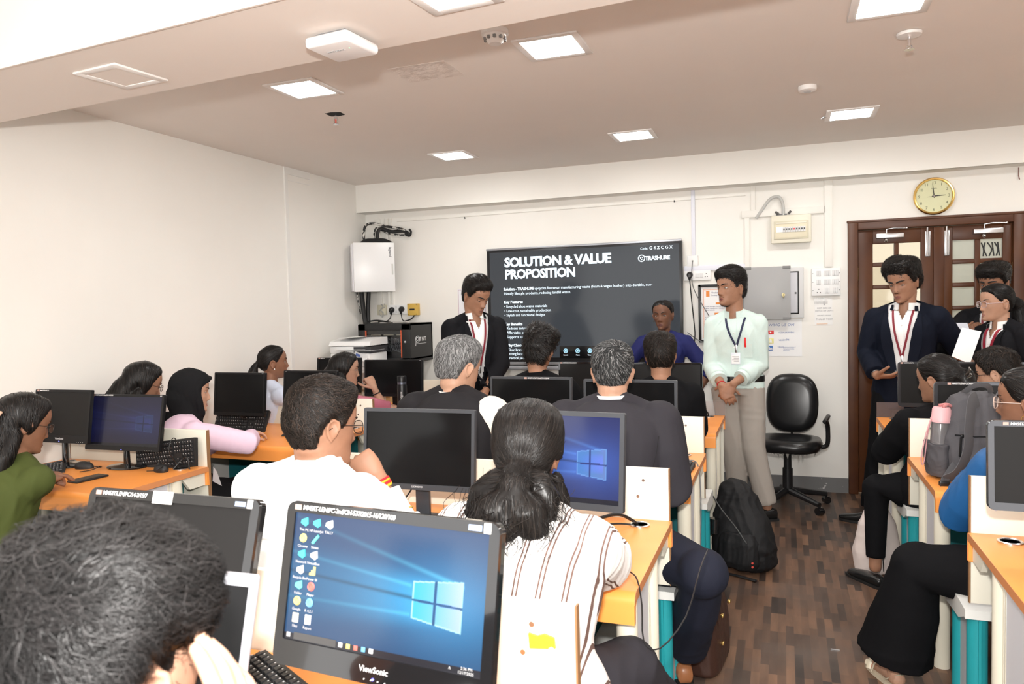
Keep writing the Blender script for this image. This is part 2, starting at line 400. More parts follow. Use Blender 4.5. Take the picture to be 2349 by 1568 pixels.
# wireless access point under the crossing beam
t = thing('access_point', 'white square wireless access point fixed under the crossing beam', 'access point', (-1.378, 2.205, 2.43), math.radians(-6))
w = MB(); w.box((0, 0, -.006), (.12, .12, .012)); w.build('mount', mat('grey_metal', (.3, .3, .31), .4, metal=.6), t)
w = MB(); w.box((0, 0, -.030), (.175, .175, .036), .012, 3); w.build('casing', mat('white_casing', (.82, .80, .80), .35), t)
w = MB(); write(w, 'NETGEAR', .016, T(-.012, -.012, -.0487) @ Rx(PI) @ Rz(0), align='CENTER'); w.build('lettering', mat('grey_print', (.42, .42, .42), .5), t)
w = MB(); w.cyl((.045, -.02, -.0475), (.045, -.02, -.0487), .002, 8); w.build('status_light', mat('green_led', (.1, .6, .2), .4, emit=(.1, 1, .3), es=2), t)
# hooks and nails
w = MB(); w.tube([(1.586, YB - .012, 2.42), (1.585, YB - .015, 2.36), (1.59, YB - .02, 2.335), (1.583, YB - .025, 2.345)], .0035, 6); tag(w.build('wall_hook', mat('rusty_wire', (.25, .12, .10), .6)), 'thin bent wire hook hanging under the back beam at far right', 'hook')
for x, z, l in ((-2.72, 2.335, 'small nail in the wall below the beam left of the screen'), (-.84, 2.352, 'small nail in the wall above the right part of the screen')):
    w = MB(); w.tube([(x, YB, z), (x, YB - .02, z - .004)], .003, 6); w.tube([(x, YB - .02, z + .008), (x, YB - .022, z - .008)], .004, 6); tag(w.build('nail', m_black), l, 'nail')
# ================================================================== things on the back wall
m_wplast = mat('white_plastic', (.80, .80, .79), .4)
m_cream = mat('cream_plastic', (.74, .70, .58), .4)
m_paper = mat('paper', (.84, .84, .84), .7)
m_ink = mat('ink', (.05, .05, .07), .6)
m_greyink = mat('grey_ink', (.25, .25, .27), .6)
m_orange_ink = mat('orange_ink', (.75, .25, .05), .6)
m_red = mat('red_print', (.70, .03, .03), .5)
m_blueink = mat('blue_ink', (.05, .12, .35), .5)
def onwall(x, z, off=0.0): return T(x, YB - off, z) @ WALLM

# interactive screen
TVX0, TVX1, TVZ0, TVZ1 = -2.492, -.776, 1.012, 2.03
t = thing('wall_screen', 'large black interactive display on the wall showing a dark slide', 'screen', ((TVX0 + TVX1) / 2, YB, 1.5))
dx = -(TVX0 + TVX1) / 2
w = MB(); w.bx(TVX0 + dx, TVX1 + dx, -.085, -.02, TVZ0 - 1.5, TVZ1 - 1.5, .008); w.build('housing', mat('screen_housing', (.015, .015, .017), .35), t)
for z0_, z1_ in ((TVZ1 - 1.512, TVZ1 - 1.494), (TVZ0 - 1.51, TVZ0 - 1.485)):
    w = MB(); w.bx(TVX0 + dx, TVX1 + dx, -.092, -.075, z0_, z1_, .003); w.build('trim_strip', mat('grey_anodised', (.36, .37, .40), .35, metal=.6), t)
sx0, sx1, sz0, sz1 = TVX0 + .032, TVX1 - .022, TVZ0 + .055, TVZ1 - .03
m_slide = mat('slide_screen', (.006, .006, .007), .12, emit=(.032, .036, .041), es=1.0, spec=.3)
w = MB(); w.bx(sx0 + dx, sx1 + dx, -.0875, -.08, sz0 - 1.5, sz1 - 1.5); w.build('display', m_slide, t)
m_slidetxt = mat('slide_white', (.02, .02, .02), .3, emit=(.80, .92, 1.0), es=1.0)
m_slidebold = mat('slide_title_white', (.02, .02, .02), .3, emit=(.75, .90, 1.0), es=1.15)
def tvp(px, z): return T(px + dx, -.089, z - 1.5) @ WALLM
w = MB()
write(w, 'SOLUTION & VALUE', .112, tvp(-2.32, 1.870), bold=.0046, spacing=.93, xscale=1.0); write(w, 'PROPOSITION', .112, tvp(-2.32, 1.765), bold=.0042, spacing=.93, xscale=.95)
lab(w.build('slide_title', m_slidebold, t), 'bold white slide heading')
w = MB()
def tx(s, x, z, size=.0335, b=0, **k): write(w, s, size, tvp(x, z), bold=b, **k)
tx('Solution - TRASHURE', -2.335, 1.662, b=.0012, xscale=.93); tx('upcycles footwear manufacturing waste (foam & vegan leather) into durable, eco-', -2.045, 1.662, xscale=.93)
tx('friendly lifestyle products, reducing landfill waste.', -2.335, 1.622, xscale=.93)
tx('Key Features', -2.335, 1.548, b=.0012)
for s, z in (('\u2022 Recycled shoe waste materials', 1.508), ('\u2022 Low-cost, sustainable production', 1.470), ('\u2022 Stylish and functional designs', 1.432)): tx(s, -2.333, z, xscale=.92)
tx('Key Benefits', -2.335, 1.352, b=.0012)
for s, z in (('\u2022 Reduces industrial waste', 1.315), ('\u2022 Affordable eco-friendly products', 1.277), ('\u2022 Supports sustainable living', 1.238)): tx(s, -2.333, z, xscale=.92)
tx('Why Choose Us', -2.33, 1.165, b=.0012)
for s, z in (('\u2022 Clear brand mission', 1.128), ('\u2022 Strong local network', 1.092), ('\u2022 Practical products', 1.055)): tx(s, -2.33, z - .003, .033, xscale=.92)
tx('Code:', -1.115, 1.963, .026); tx('G 4 Z C G X', -1.04, 1.962, .035, b=.0006)
tx('TRASHURE', -1.075, 1.875, .045, b=.002, spacing=.9)
w.tube([(-1.105 + dx + .026 * math.cos(a), -.0888, .392 + .026 * math.sin(a)) for a in np.linspace(0, 2 * PI, 25)[:-1]], .004, 5, closed=True)
for k in range(3):
    a = k * 2 * PI / 3 + .5
    w.prism([(-1.105 + dx + .013 * math.cos(a + s) * r_, .392 + .013 * math.sin(a + s) * r_) for s, r_ in ((0, 1.25), (.9, .9), (.5, .35), (-.5, .5))], 1, -.089, -.0884)
w.build('slide_text', m_slidetxt, t)
w = MB(); w.bx(-1.83 + dx, -1.30 + dx, -.0884, -.087, 1.06 - 1.5, 1.165 - 1.5, .02)
w.build('toolbar', mat('toolbar_black', (.005, .005, .006), .2), t)
wl = MB()
for k, nme in enumerate(('Switch', 'Mark', 'Timer', 'Image', 'Vote')):
    x = -1.775 + .107 * k; wi = MB()
    wi.tube([(x + dx + .017 * math.cos(a), -.0895, 1.125 - 1.5 + .017 * math.sin(a)) for a in np.linspace(0, 2 * PI, 17)[:-1]], .0035, 5, closed=True)
    if k == 0: wi.bx(x + dx - .009, x + dx + .009, -.09, -.0886, -.384, -.366)
    if k == 1: wi.ell((x + dx, -.0892, -.375), (.008, .001, .01), 10, 6)
    if k == 2: wi.prism([(x + dx - .009, -.364), (x + dx + .009, -.364), (x + dx - .009, -.386), (x + dx + .009, -.386)], 1, -.0895, -.0886)
    if k >= 3: wi.bx(x + dx - .011, x + dx + .011, -.09, -.0886, -.382, -.368)
    wi.build('toolbar_icon', mat('icon_blue', (.05, .08, .1), .3, emit=(.35, .62, .80), es=.9), t)
    write(wl, nme, .016, tvp(x, 1.083), align='CENTER')
wl.build('toolbar_captions', m_slidetxt, t)
w = MB(); w.bx(-2.36, -1.0, YB - .10, YB - .02, .957, .992, .01); lab(w.build('pen_tray', mat('tray_grey', (.36, .37, .40), .4, metal=.4)), 'x')
tag(COL.objects['pen_tray'], 'long grey pen tray on the wall directly below the big screen', 'tray')

# trunking (each run a thing)
def trunk(x0, x1, z0, z1, label, m=m_wplast, d=.018, name='cable_trunking'):
    w = MB(); w.bx(x0, x1, YB - d, YB, z0, z1, .002); w.bx(x0 + .002, x1 - .002, YB - d - .002, YB - d, z0 + .003, z1 - .003, .001)
    return tag(w.build(name, m), label, 'trunking', 'wall cable trunking')
m_tr2 = mat('painted_trunking', (.80, .78, .73), .55)
trunk(-.706, -.675, 1.90, 2.43, 'bluish white vertical trunking from beam down to the single socket right of the screen', mat('bluish_trunking', (.72, .73, .80), .45))
trunk(-.77, -.285, 1.770, 1.815, 'short bluish white horizontal trunking above the switch plate right of the screen', mat('bluish_trunking', (.72, .73, .80), .45))
trunk(-.290, -.250, 1.77, 2.18, 'painted vertical trunking above the open grey panel', m_tr2)
trunk(-.312, .31, 2.180, 2.235, 'painted horizontal trunking above the distribution board', m_tr2, .024)
trunk(-.240, -.205, 2.235, 2.43, 'short painted trunking stub between back beam and horizontal trunking', m_tr2)
trunk(.300, .362, 1.765, 2.43, 'wide painted trunking from beam down to the square switch grid', m_tr2, .024)
trunk(-3.66, -3.60, 1.56, 2.38, 'leftmost painted trunking behind the white wall cabinet', m_tr2)
trunk(-3.55, -3.515, 1.56, 2.38, 'middle painted trunking rising beside the white wall cabinet', m_tr2)
trunk(-3.50, -3.478, 1.56, 2.38, 'thin trunking rising from the left end of the double plug plate', m_tr2, .014)
w = MB(); w.tube(spline([(-3.42, YB - .006, 2.345), (-2, YB - .006, 2.352), (-.28, YB - .006, 2.36)], 12), .004, 6); tag(w.build('wall_wire', m_tr2), 'thin painted wire running along the wall under the back beam', 'wire')
# sockets
def plate(name, x0, x1, z0, z1, label, cat, m=m_wplast, d=.022):
    t = thing(name, label, cat, ((x0 + x1) / 2, YB, (z0 + z1) / 2)); W, H = (x1 - x0) / 2, (z1 - z0) / 2
    w = MB(); w.bx(-W, W, -d, 0, -H, H, .004); w.build('face_plate', m, t); return t, W, H
m_key = mat('switch_rocker', (.66, .66, .66), .35)
m_hole = mat('socket_hole', (.02, .02, .02), .6)
t, W, H = plate('wall_socket', -.742, -.655, 1.81, 1.9, 'single white wall socket with grey wire at end of the bluish trunking', 'socket')
w = MB(); w.cyl((0, -.028, 0), (0, -.02, 0), .008, 12); w.build('jack', mat('grey_jack', (.4, .4, .38), .5), t)
t, W, H = plate('switch_plate', -.772, -.556, 1.695, 1.775, 'white switch plate with black plug right of the screen', 'switch')
for x in (.0, .034):
    k = MB(); k.bx(x - .013, x + .013, -.027, -.02, -.018, .018, .002); k.build('switch', m_key, t)
k = MB()
for a, b in ((.068, .012), (.06, -.012), (.076, -.012)): k.cyl((a + .005, -.0225, b), (a + .005, -.021, b), .004, 10)
k.build('socket_holes', m_hole, t)
def plug(x, z, label, path, s=1.0):
    t = thing('power_plug', label, 'plug', (x, YB - .022, z))
    w = MB(); w.rings([np.array([(r * s * math.cos(a), y * s, r2 * s * math.sin(a) + zz * s) for a in np.linspace(0, 2 * PI, 16)[:-1]]) for y, r, r2, zz in ((0, .026, .026, 0), (-.012, .026, .026, 0), (-.03, .02, .022, -.003), (-.04, .012, .014, -.006))])
    w.rings([np.array([(r * s * math.cos(a), -.022 * s + r * .8 * s * math.sin(a), zz * s) for a in np.linspace(0, 2 * PI, 13)[:-1]]) for zz, r in ((-.005, .016), (-.03, .011), (-.045, .006))]); w.build('body', m_black, t)
    c = MB(); c.tube(spline(path, 30), .0045, 8); c.build('cord', m_black, t)
plug(-.722, 1.742, 'black three pin plug in the plate right of the screen', [(0, -.02, -.04), (.012, -.01, -.2), (.03, -.01, -.4), (.035, -.01, -.5), (.02, -.01, -.6), (-.03, -.005, -.66), (-.09, .0, -.70)])
w = MB(); w.tube(spline([(-.698, YB - .03, 1.855), (-.705, YB - .04, 1.74), (-.69, YB - .02, 1.62), (-.60, YB - .02, 1.45), (-.53, YB - .02, 1.32), (-.52, YB - .03, 1.22), (-.55, YB - .03, 1.175), (-.65, YB - .03, 1.20), (-.75, YB - .01, 1.27)], 40), .0035, 6); tag(w.build('grey_cable', mat('grey_cable', (.16, .16, .16), .5)), 'thin grey cable looping from the single socket past the framed notice', 'cable')
# distribution board
t = thing('distribution_board', 'cream breaker box with clear window on the wall left of the doors', 'breaker box', (.06, YB, 2.068))
w = MB(); w.bx(-.147, .147, -.075, 0, -.108, .11, .008); w.build('enclosure', m_cream, t)
w = MB(); w.bx(-.125, .125, -.083, -.073, -.078, .062, .004); w.build('window_frame', mat('cream_frame', (.62, .58, .44), .4), t)
w = MB(); w.bx(-.115, .115, -.086, -.08, -.068, .04, .001); w.build('breaker_deck', mat('deck_cream', (.70, .64, .48), .5), t)
for k in range(9):
    x = -.052 + .0185 * k
    w = MB(); w.bx(x - .0085, x + .0085, -.092, -.085, -.025, .016, .001); w.build('breaker', mat('breaker_grey', (.68, .68, .68), .4), t)
    w = MB(); w.bx(x - .005, x + .005, -.096, -.09, -.008, .004); w.build('toggle', m_red if k == 4 else m_black, t)
w = MB(); w.bx(-.108, -.06, -.0875, -.085, -.024, .02); w.build('paper_slip', m_paper, t)
w = MB(); w.bx(-.11, .11, -.090, -.086, .04, .052, .003); w.build('window_handle', m_cream, t)
w = MB(); w.tube(spline([(-.20, YB - .02, 2.17), (-.15, YB - .03, 2.24), (-.09, YB - .035, 2.315), (-.03, YB - .04, 2.325), (.0, YB - .04, 2.27), (.005, YB - .04, 2.18)], 40), .012, 10); tag(w.build('flexible_conduit', mat('conduit_grey', (.50, .50, .48), .6, bump=(120, .6, .004, 2))), 'grey flexible conduit arching out of the top of the breaker box', 'conduit')
w = MB(); w.bx(-.05, .03, YB - .05, YB - .02, 2.176, 2.192, .003); w.tube([(-.03, YB - .05, 2.19), (-.055, YB - .05, 2.21)], .009, 8); w.tube([(.04, YB - .05, 2.188), (.06, YB - .05, 2.21)], .009, 8); tag(w.build('conduit_clamp', mat('dark_clamp', (.12, .12, .12), .4, metal=.5)), 'dark metal clamp on top of the breaker box under the conduit', 'clamp')
# open grey panel
m_gpan = mat('grey_enamel', (.36, .36, .36), .4, spec=.4)
t = thing('electrical_panel', 'grey wall panel box with its flat door swung open beside it', 'electrical panel', (-.05, YB, 1.57))
w = MB(); w.bx(-.02, .20, -.03, 0, -.195, .20, .004); w.build('box', mat('panel_pale', (.62, .62, .62), .45), t)
w = MB(); w.bx(.02, .165, -.034, -.029, -.165, .17, .003); w.build('gasket', m_black, t)
w = MB(); w.bx(.02, .155, -.036, -.032, -.155, .16, .003); w.build('inner_plate', mat('panel_inner', (.58, .58, .62), .45), t)
w = MB(); w.cyl((.14, -.042, 0), (.14, -.03, 0), .008, 12); w.build('knob', m_black, t)
w = MB(); w.bx(-.25, .102, -.075, -.057, -.205, .212, .003); w.build('door', m_gpan, t)
w = MB(); w.bx(-.25, -.19, -.079, -.072, .192, .214, .002); w.bx(.045, .104, -.079, -.072, .192, .214, .002); w.bx(.045, .104, -.079, -.072, -.207, -.187, .002); w.build('door_corners', mat('corner_grey', (.20, .20, .20), .5), t)
w = MB(); w.cyl((.05, -.09, -.012), (.05, -.07, -.012), .013, 14); w.box((.052, -.095, -.02), (.01, .012, .035), .003); w.build('lock', mat('old_brass', (.35, .30, .16), .4, metal=.7), t)
# switch grid
t, W, H = plate('switch_grid', .207, .415, 1.542, 1.757, 'square white plate with nine groups of switches left of the doors', 'switch', d=.03)
ks = MB()
for r in range(3):
    for c_ in range(3):
        if r == 2 and c_ == 0:
            for a, b in ((0, .014), (-.011, -.012), (.011, -.012)): ks.cyl((-.052 + a, -.031, -.07 + b), (-.052 + a, -.029, -.07 + b), .004, 8, mi=1)
            continue
        n_ = 2 if (c_ == 0 or r == 2) else 3
        for q in range(n_):
            x = -.052 + .06 * c_ + (q - (n_ - 1) / 2) * .016
            s_ = MB(); s_.bx(x - .0068, x + .0068, -.035, -.028, .066 - .067 * r - .02, .066 - .067 * r + .02, .0015); s_.build('switch', m_key, t)
ks.build('socket_holes', [m_hole, m_hole], t)
for a in (-1, 1):
    for b in (-.065, 0, .065): w = MB(); w.cyl((a * .094, -.0315, b), (a * .094, -.029, b), .003, 8); w.build('screw', m_hole, t)
# plastic sleeve note
t = thing('wall_note', 'printed THANK YOU note in a clear plastic sleeve under the switch grid', 'note', (.293, YB, 1.42))
w = MB(); w.bx(-.064, .064, -.003, -.001, -.105, .105); w.build('sheet', mat('note_sheet', (.82, .81, .79), .5), t)
w = MB(); w.add([(x, -.006 - .004 * (i % 2) - .003 * (j % 3), z) for j, z in enumerate((.108, .095, .08, .06)) for i, x in enumerate(np.linspace(-.068, .03, 7))], [(j * 7 + i, j * 7 + i + 1, j * 7 + i + 8, j * 7 + i + 7) for j in range(3) for i in range(6)]); w.build('plastic_sleeve', mat('clear_film', (.9, .9, .9), .15, spec=.8, alpha=.55), t, smooth=0)
w = MB(); nt_ = lambda s, z, sz: write(w, s, sz, T(.005, -.0035, z) @ WALLM, align='CENTER')
nt_('KEEP SILENCE', .021, .017); nt_('SWITCH OFF LIGHTS', .0, .014); nt_('BEFORE LEAVING', -.035, .013); nt_('THANK YOU!', -.067, .02); w.tube([(.005, -.004, .05), (.003, -.004, .07), (.01, -.004, .085)], .004, 6)
w.build('print', m_greyink, t)
w = MB(); w.bx(-.05, .03, -.004, -.0025, -.1, -.094); w.build('footer', mat('pale_orange', (.75, .5, .35), .6), t)
# wall clock
t = thing('wall_clock', 'round gold rimmed wall clock with pale green dial above the doors', 'clock', (1.05, YB, 2.255))
CM = Rx(PI / 2)
w = MB(); w.lathe([(.128, 0), (.136, .012), (.137, .025), (.130, .036), (.122, .034), (.118, .026)], 56, CM, caps=False); w.build('rim', mat('gold_rim', (.72, .48, .16), .2, metal=1), t)
w = MB(); w.lathe([(.122, .022), (.0005, .0225)], 48, CM); w.build('dial', mat('dial_pale', (.66, .66, .42), .5), t)
w = MB()
for h in range(1, 13):
    a = PI / 2 - h * PI / 6; write(w, str(h), .030, T(.098 * math.cos(a), -.0235, .098 * math.sin(a) - .010) @ WALLM, align='CENTER', ext=.0003)
write(w, 'AJANTA', .010, T(0, -.0235, .052) @ WALLM, align='CENTER', ext=.0003); w.build('numerals', mat('numeral_grey', (.13, .14, .08), .5), t)
def hand(ang, L, wd_, y): 
    q = MB(); q.prism([(-wd_, -.012), (wd_, -.012), (wd_ * .3, L), (-wd_ * .3, L)], 1, -y, -y + .0015, M=Ry(ang)); return q
hand(math.radians(87), .075, .0045, .026).build('hour_hand', m_black, t); hand(math.radians(-6), .092, .0035, .028).build('minute_hand', m_black, t)
hand(math.radians(-97), .045, .0012, .0295).build('second_hand', m_black, t)
w = MB(); w.cyl((0, -.031, 0), (0, -.023, 0), .005, 12); w.build('pin', m_chrome, t)
# framed notice
t = thing('framed_notice', 'black framed vision and mission notice behind the man in the mint shirt', 'notice', (-.47, YB, 1.42))
w = MB()
w.bx(-.187, -.165, -.022, 0, -.235, .24, .003); w.bx(.165, .187, -.022, 0, -.235, .24, .003); w.bx(-.187, .187, -.022, 0, .218, .24, .003); w.bx(-.187, .187, -.022, 0, -.235, -.213, .003); w.build('frame', m_black, t)
w = MB(); w.bx(-.168, .168, -.008, -.002, -.22, .22); w.build('sheet', m_paper, t)
w = MB()
for a, b in ((.150, 1), (.144, 1)): 
    for s in (-1, 1): w.bx(s * a - .001, s * a + .001, -.0095, -.007, -.2, .2); w.bx(-a, a, -.0095, -.007, s * (a + .05) - .001, s * (a + .05) + .001)
w.bx(-.05, .05, -.0098, -.007, .075, .092, .006); w.bx(-.06, .06, -.0098, -.007, -.01, .008, .006); w.bx(-.126, -.098, -.0098, -.007, .14, .185); w.build('orange_print', m_orange_ink, t)
w = MB()
def nl(s, x, z, sz, **k): write(w, s, sz, T(x, -.0095, z) @ WALLM, ext=.0002, **k)
nl('Vivekanand Education', -.085, .165, .02); nl('Society\'s Institute of', -.085, .145, .017); nl('VISION', 0, .079, .013, align='CENTER'); nl('MISSION', 0, -.006, .013, align='CENTER')
for z, s in ((.055, 'To be amongst the most preferred'), (.040, 'higher management education in'), (.025, 'global outlook'), (-.035, 'To develop socially responsible'), (-.05, 'entrepreneurs and groomed'), (-.065, 'world application, ethics'), (-.08, 'lives'), (-.105, 'To develop a culture of'), (-.12, 'research and'), (-.135, 'technology'), (-.15, 'international'), (-.175, 'To develop'), (-.19, 'creating')): nl(s, -.135, z, .0135)
w.build('print', mat('notice_ink', (.06, .06, .16), .6), t)
# social poster
t = thing('social_media_poster', 'white FOLLOWING US ON poster below the open grey panel', 'poster', (-.11, YB, 1.215))
w = MB(); w.bx(-.25, .245, -.003, -.001, -.145, .15); w.build('sheet', m_paper, t)
pw = lambda s, x, z, sz, **k: write(MB(), s, sz, T(x, -.0035, z) @ WALLM, ext=.0002, **k).build('print', m_blueink, t)
pw('FOLLOWING US ON', -.105, .095, .031, shear=.2, xscale=1.02); pw('VESIM.MUMBAI', .07, .038, .018); pw('vesim94', .072, -.022, .024); pw('VESIM', .063, -.078, .017)
for k, s in enumerate(('Vivekanand Institute of', 'Management Studies', '& Research')): pw(s, .105, -.075 - .014 * k, .010)
pw('ks', -.03, .04, .018); pw('as', -.03, -.02, .018); pw('da', -.05, -.08, .018)
w = MB(); w.bx(-.013, .036, -.005, -.002, .031, .062, .006); w.build('red_badge', m_red, t)
w = MB(); w.prism([(.006, .039), (.006, .054), (.019, .0465)], 1, -.006, -.004); w.prism([(.0, -.036), (.024, -.036), (.021, -.026), (.018, -.008), (.006, -.008), (.003, -.026)], 1, -.006, -.004); write(w, 'in', .036, T(-.002, -.0055, -.093) @ WALLM, bold=.001, ext=.0002); w.build('badge_marks', m_paper, t)
w = MB(); w.bx(-.01, .034, -.005, -.002, -.042, -.002, .004); w.build('yellow_badge', mat('yellow_badge', (.80, .75, .25), .5), t)
w = MB(); w.bx(-.013, .027, -.005, -.002, -.1, -.06, .002); w.build('blue_badge', mat('blue_badge', (.03, .14, .42), .5), t)
# framed sheet left of the screen
t = thing('wall_sheet', 'white sheet with thin maroon border behind the standing blazer boy', 'notice', (-2.68, YB, 1.59))
w = MB(); w.bx(-.14, .14, -.003, -.001, -.2, .1); w.build('sheet', mat('bluish_paper', (.80, .80, .84), .6), t)
w = MB()
for s in (-1, 1): w.bx(s * .132 - .001, s * .132 + .001, -.004, -.002, -.19, .092)
w.bx(-.132, .132, -.004, -.002, .09, .092); w.build('border', mat('maroon_print', (.30, .04, .08), .6), t)

# ------------------------------------------------------------------ corner: cabinet, cables, rack, printer
t = thing('wall_cabinet', 'white metal wall cabinet high in the far left corner', 'cabinet', (-3.60, 6.15, 1.905), math.radians(36))
w = MB(); w.bx(-.205, .17, -.20, 0, -.215, .215, .006); w.build('body', mat('white_enamel', (.78, .77, .80), .35), t)
w = MB(); w.bx(-.192, .178, -.235, -.203, -.222, .222, .008); w.build('door', mat('white_enamel2', (.80, .80, .80), .3), t)
w = MB(); w.bx(.148, .162, -.239, -.230, -.07, .03, .006); w.build('handle', mat('handle_grey', (.55, .55, .52), .4), t)
w = MB(); write(w, 'legrand', .03, T(.128, -.2362, .18) @ WALLM @ Rz(-PI / 2), bold=.0005); w.build('lettering', m_ink, t)
m_cab = mat('black_cable', (.014, .014, .015), .5, bump=(90, .5, .003, 2))
m_cab2 = mat('taped_cable', (.02, .02, .02), .5, noise_col=((.62, .60, .56), 30, .5, .54))
def cable(path, r, m, label, name='cable_bundle', n=60, group=None):
    w = MB(); w.tube(spline(path, n), r, 9); return tag(w.build(name, m), label, 'cable', group)
cable([(-3.30, YB - .05, 2.24), (-3.36, YB - .05, 2.27), (-3.50, YB - .07, 2.30), (-3.62, YB - .10, 2.33), (-3.68, YB - .14, 2.31), (-3.70, YB - .15, 2.22), (-3.69, YB - .14, 2.10)], .012, m_cab2, 'taped cable arching from the back beam to the left of the cabinet top')
cable([(-3.28, YB - .05, 2.22), (-3.34, YB - .045, 2.25), (-3.46, YB - .05, 2.25), (-3.55, YB - .07, 2.28), (-3.585, YB - .09, 2.24), (-3.59, YB - .1, 2.10)], .017, m_cab, 'thick black cable bundle bending down into the middle of the cabinet top')
cable([(-3.31, YB - .04, 2.21), (-3.42, YB - .04, 2.22), (-3.52, YB - .05, 2.245), (-3.6, YB - .08, 2.29), (-3.62, YB - .1, 2.22), (-3.625, YB - .12, 2.10)], .008, m_cab2, 'thin pale taped cable hanging below the other bundles')
cable([(-3.27, YB - .05, 2.26), (-3.25, YB - .06, 2.235), (-3.27, YB - .05, 2.20), (-3.31, YB - .05, 2.215), (-3.30, YB - .06, 2.25)], .010, m_cab, 'small black coil at the right end of the cable bundles')
cable([(-3.42, YB - .12, 2.125), (-3.50, YB - .13, 2.16), (-3.60, YB - .14, 2.165), (-3.69, YB - .15, 2.16), (-3.742, YB - .16, 2.09), (-3.738, YB - .17, 1.8), (-3.715, YB - .18, 1.55), (-3.68, YB - .2, 1.37)], .022, m_cab, 'thick black cable bundle wrapping round the cabinet and dropping behind the printer')
cable([(-3.757, YB - .2, 2.09), (-3.755, YB - .22, 1.9), (-3.75, YB - .22, 1.68), (-3.72, YB - .22, 1.48)], .008, m_cab2, 'pale taped cable running down the left wall beside the cabinet')
cable([(-3.685, YB - .12, 1.69), (-3.685, YB - .14, 1.55), (-3.67, YB - .17, 1.38)], .020, m_cab, 'second black bundle dropping from the bottom of the white cabinet')
# sockets above the rack
t, W, H = plate('wall_socket', -3.652, -3.56, 1.47, 1.565, 'yellowed socket box with tangled grey wires left of the double plugs', 'socket', mat('yellowed_plastic', (.62, .58, .45), .45), .03)
w = MB(); w.tube(spline([(.0, -.03, .055), (.02, -.035, .03), (-.005, -.035, 0), (.02, -.035, -.03), (.005, -.03, -.07)], 20), .006, 6); w.tube(spline([(.03, -.03, .06), (.04, -.03, .03), (-.02, -.035, -.01), (-.01, -.03, -.06)], 20), .004, 6); w.build('wires', mat('grey_wire', (.40, .40, .38), .5), t)
t, W, H = plate('socket_plate', -3.535, -3.325, 1.475, 1.562, 'white double socket plate above the black network rack', 'socket')
w = MB()
for x in (-.02, .02):
    for z in (-.02, .02): w.bx(x - .009, x + .009, -.026, -.02, z - .01, z + .01, .001)
w.build('switches', m_key, t)
plug(-3.495, 1.515, 'left black plug above the network rack', [(0, -.02, -.04), (-.01, -.03, -.08), (-.04, -.05, -.105), (-.12, -.06, -.108)], 1.05)
plug(-3.39, 1.520, 'right black plug above the network rack', [(0, -.02, -.04), (.01, -.03, -.07), (.03, -.05, -.10), (.05, -.05, -.112)], 1.05)
t = thing('junction_box', 'yellow square box beside the double socket plate', 'junction box', (-3.265, YB, 1.515))
w = MB(); w.bx(-.055, .055, -.05, 0, -.055, .055, .004); w.build('box', mat('yellow_box', (.62, .40, .08), .45), t)
w = MB(); w.bx(-.03, .022, -.053, -.048, -.008, .008, .002); w.build('window', m_black, t)
for a in (-1, 1):
    for b in (-1, 1): w = MB(); w.cyl((a * .044, -.054, b * .044), (a * .044, -.05, b * .044), .005, 8); w.build('screw', mat('brown_screw', (.3, .2, .08), .5), t)
cable([(-3.25, YB - .03, 1.465), (-3.28, YB - .06, 1.425), (-3.35, YB - .08, 1.403)], .006, m_black, 'black cord curving from the yellow box to the rack top', 'cable', 20)
cable([(-3.40, YB - .2, 1.397), (-3.5, YB - .16, 1.41), (-3.6, YB - .15, 1.42), (-3.68, YB - .2, 1.405), (-3.62, YB - .26, 1.395), (-3.52, YB - .22, 1.40)], .007, m_black, 'black cord coiled on top of the network rack', 'cable', 30)
w = MB(); w.add([(-3.42, YB - .30, 1.396), (-3.30, YB - .28, 1.412), (-3.22, YB - .22, 1.397), (-3.27, YB - .12, 1.402), (-3.40, YB - .14, 1.41)], [(0, 1, 4), (1, 3, 4), (1, 2, 3)]); w.add([(-3.42, YB - .30, 1.3945), (-3.30, YB - .28, 1.41), (-3.22, YB - .22, 1.3955), (-3.27, YB - .12, 1.40), (-3.40, YB - .14, 1.408)], [(4, 1, 0), (4, 3, 1), (3, 2, 1)]); tag(w.build('paper_scrap', m_paper), 'crumpled white paper on top of the network rack', 'paper')
# network rack
RX0, RX1, RY = -3.615, -3.091, 5.90
t = thing('network_rack', 'black wall mounted network rack with glass door and white logo', 'network rack', ((RX0 + RX1) / 2, YB, 1.235)); rx = -(RX0 + RX1) / 2; W = (RX1 - RX0) / 2; D = RY - YB
m_rack = mat('rack_black', (.013, .013, .014), .42)
w = MB(); w.bx(W - .012, W, D, 0, -.19, .158); w.bx(-W, -W + .012, D, 0, -.165, .158); w.bx(-W, W, D, 0, .14, .158); w.bx(-W, W, D, 0, -.165, -.15); w.bx(-W, W, -.02, 0, -.165, .158); w.build('body', m_rack, t)
w = MB(); w.bx(-W, -W + .075, D - .018, D, -.165, .155, .003); w.bx(W - .085, W, D - .018, D, -.165, .155, .003); w.bx(-W, W, D - .018, D, .10, .155, .003); w.bx(-W, W, D - .018, D, -.165, -.145, .003); w.build('door_frame', m_rack, t)
w = MB(); w.bx(W - .093, W - .083, D - .021, D - .005, -.145, .10, .002); w.bx(-W + .073, -W + .083, D - .021, D - .005, .04, .10, .002); lab(w.build('door_edging', mat('orange_edge', (.55, .09, .03), .4), t), 'orange red strips beside the glass')
w = MB(); w.bx(-W + .08, W - .09, D - .012, D - .008, -.145, .10); w.build('glass', mat('rack_glass', (.75, .78, .8), .03, trans=1), t)
w = MB()
for z in (.075, .01, -.055): w.bx(-W + .05, W - .06, D + .06, D + .10, z - .015, z + .015, .002)
w.build('patch_panel', mat('rack_grey', (.06, .06, .065), .4), t)
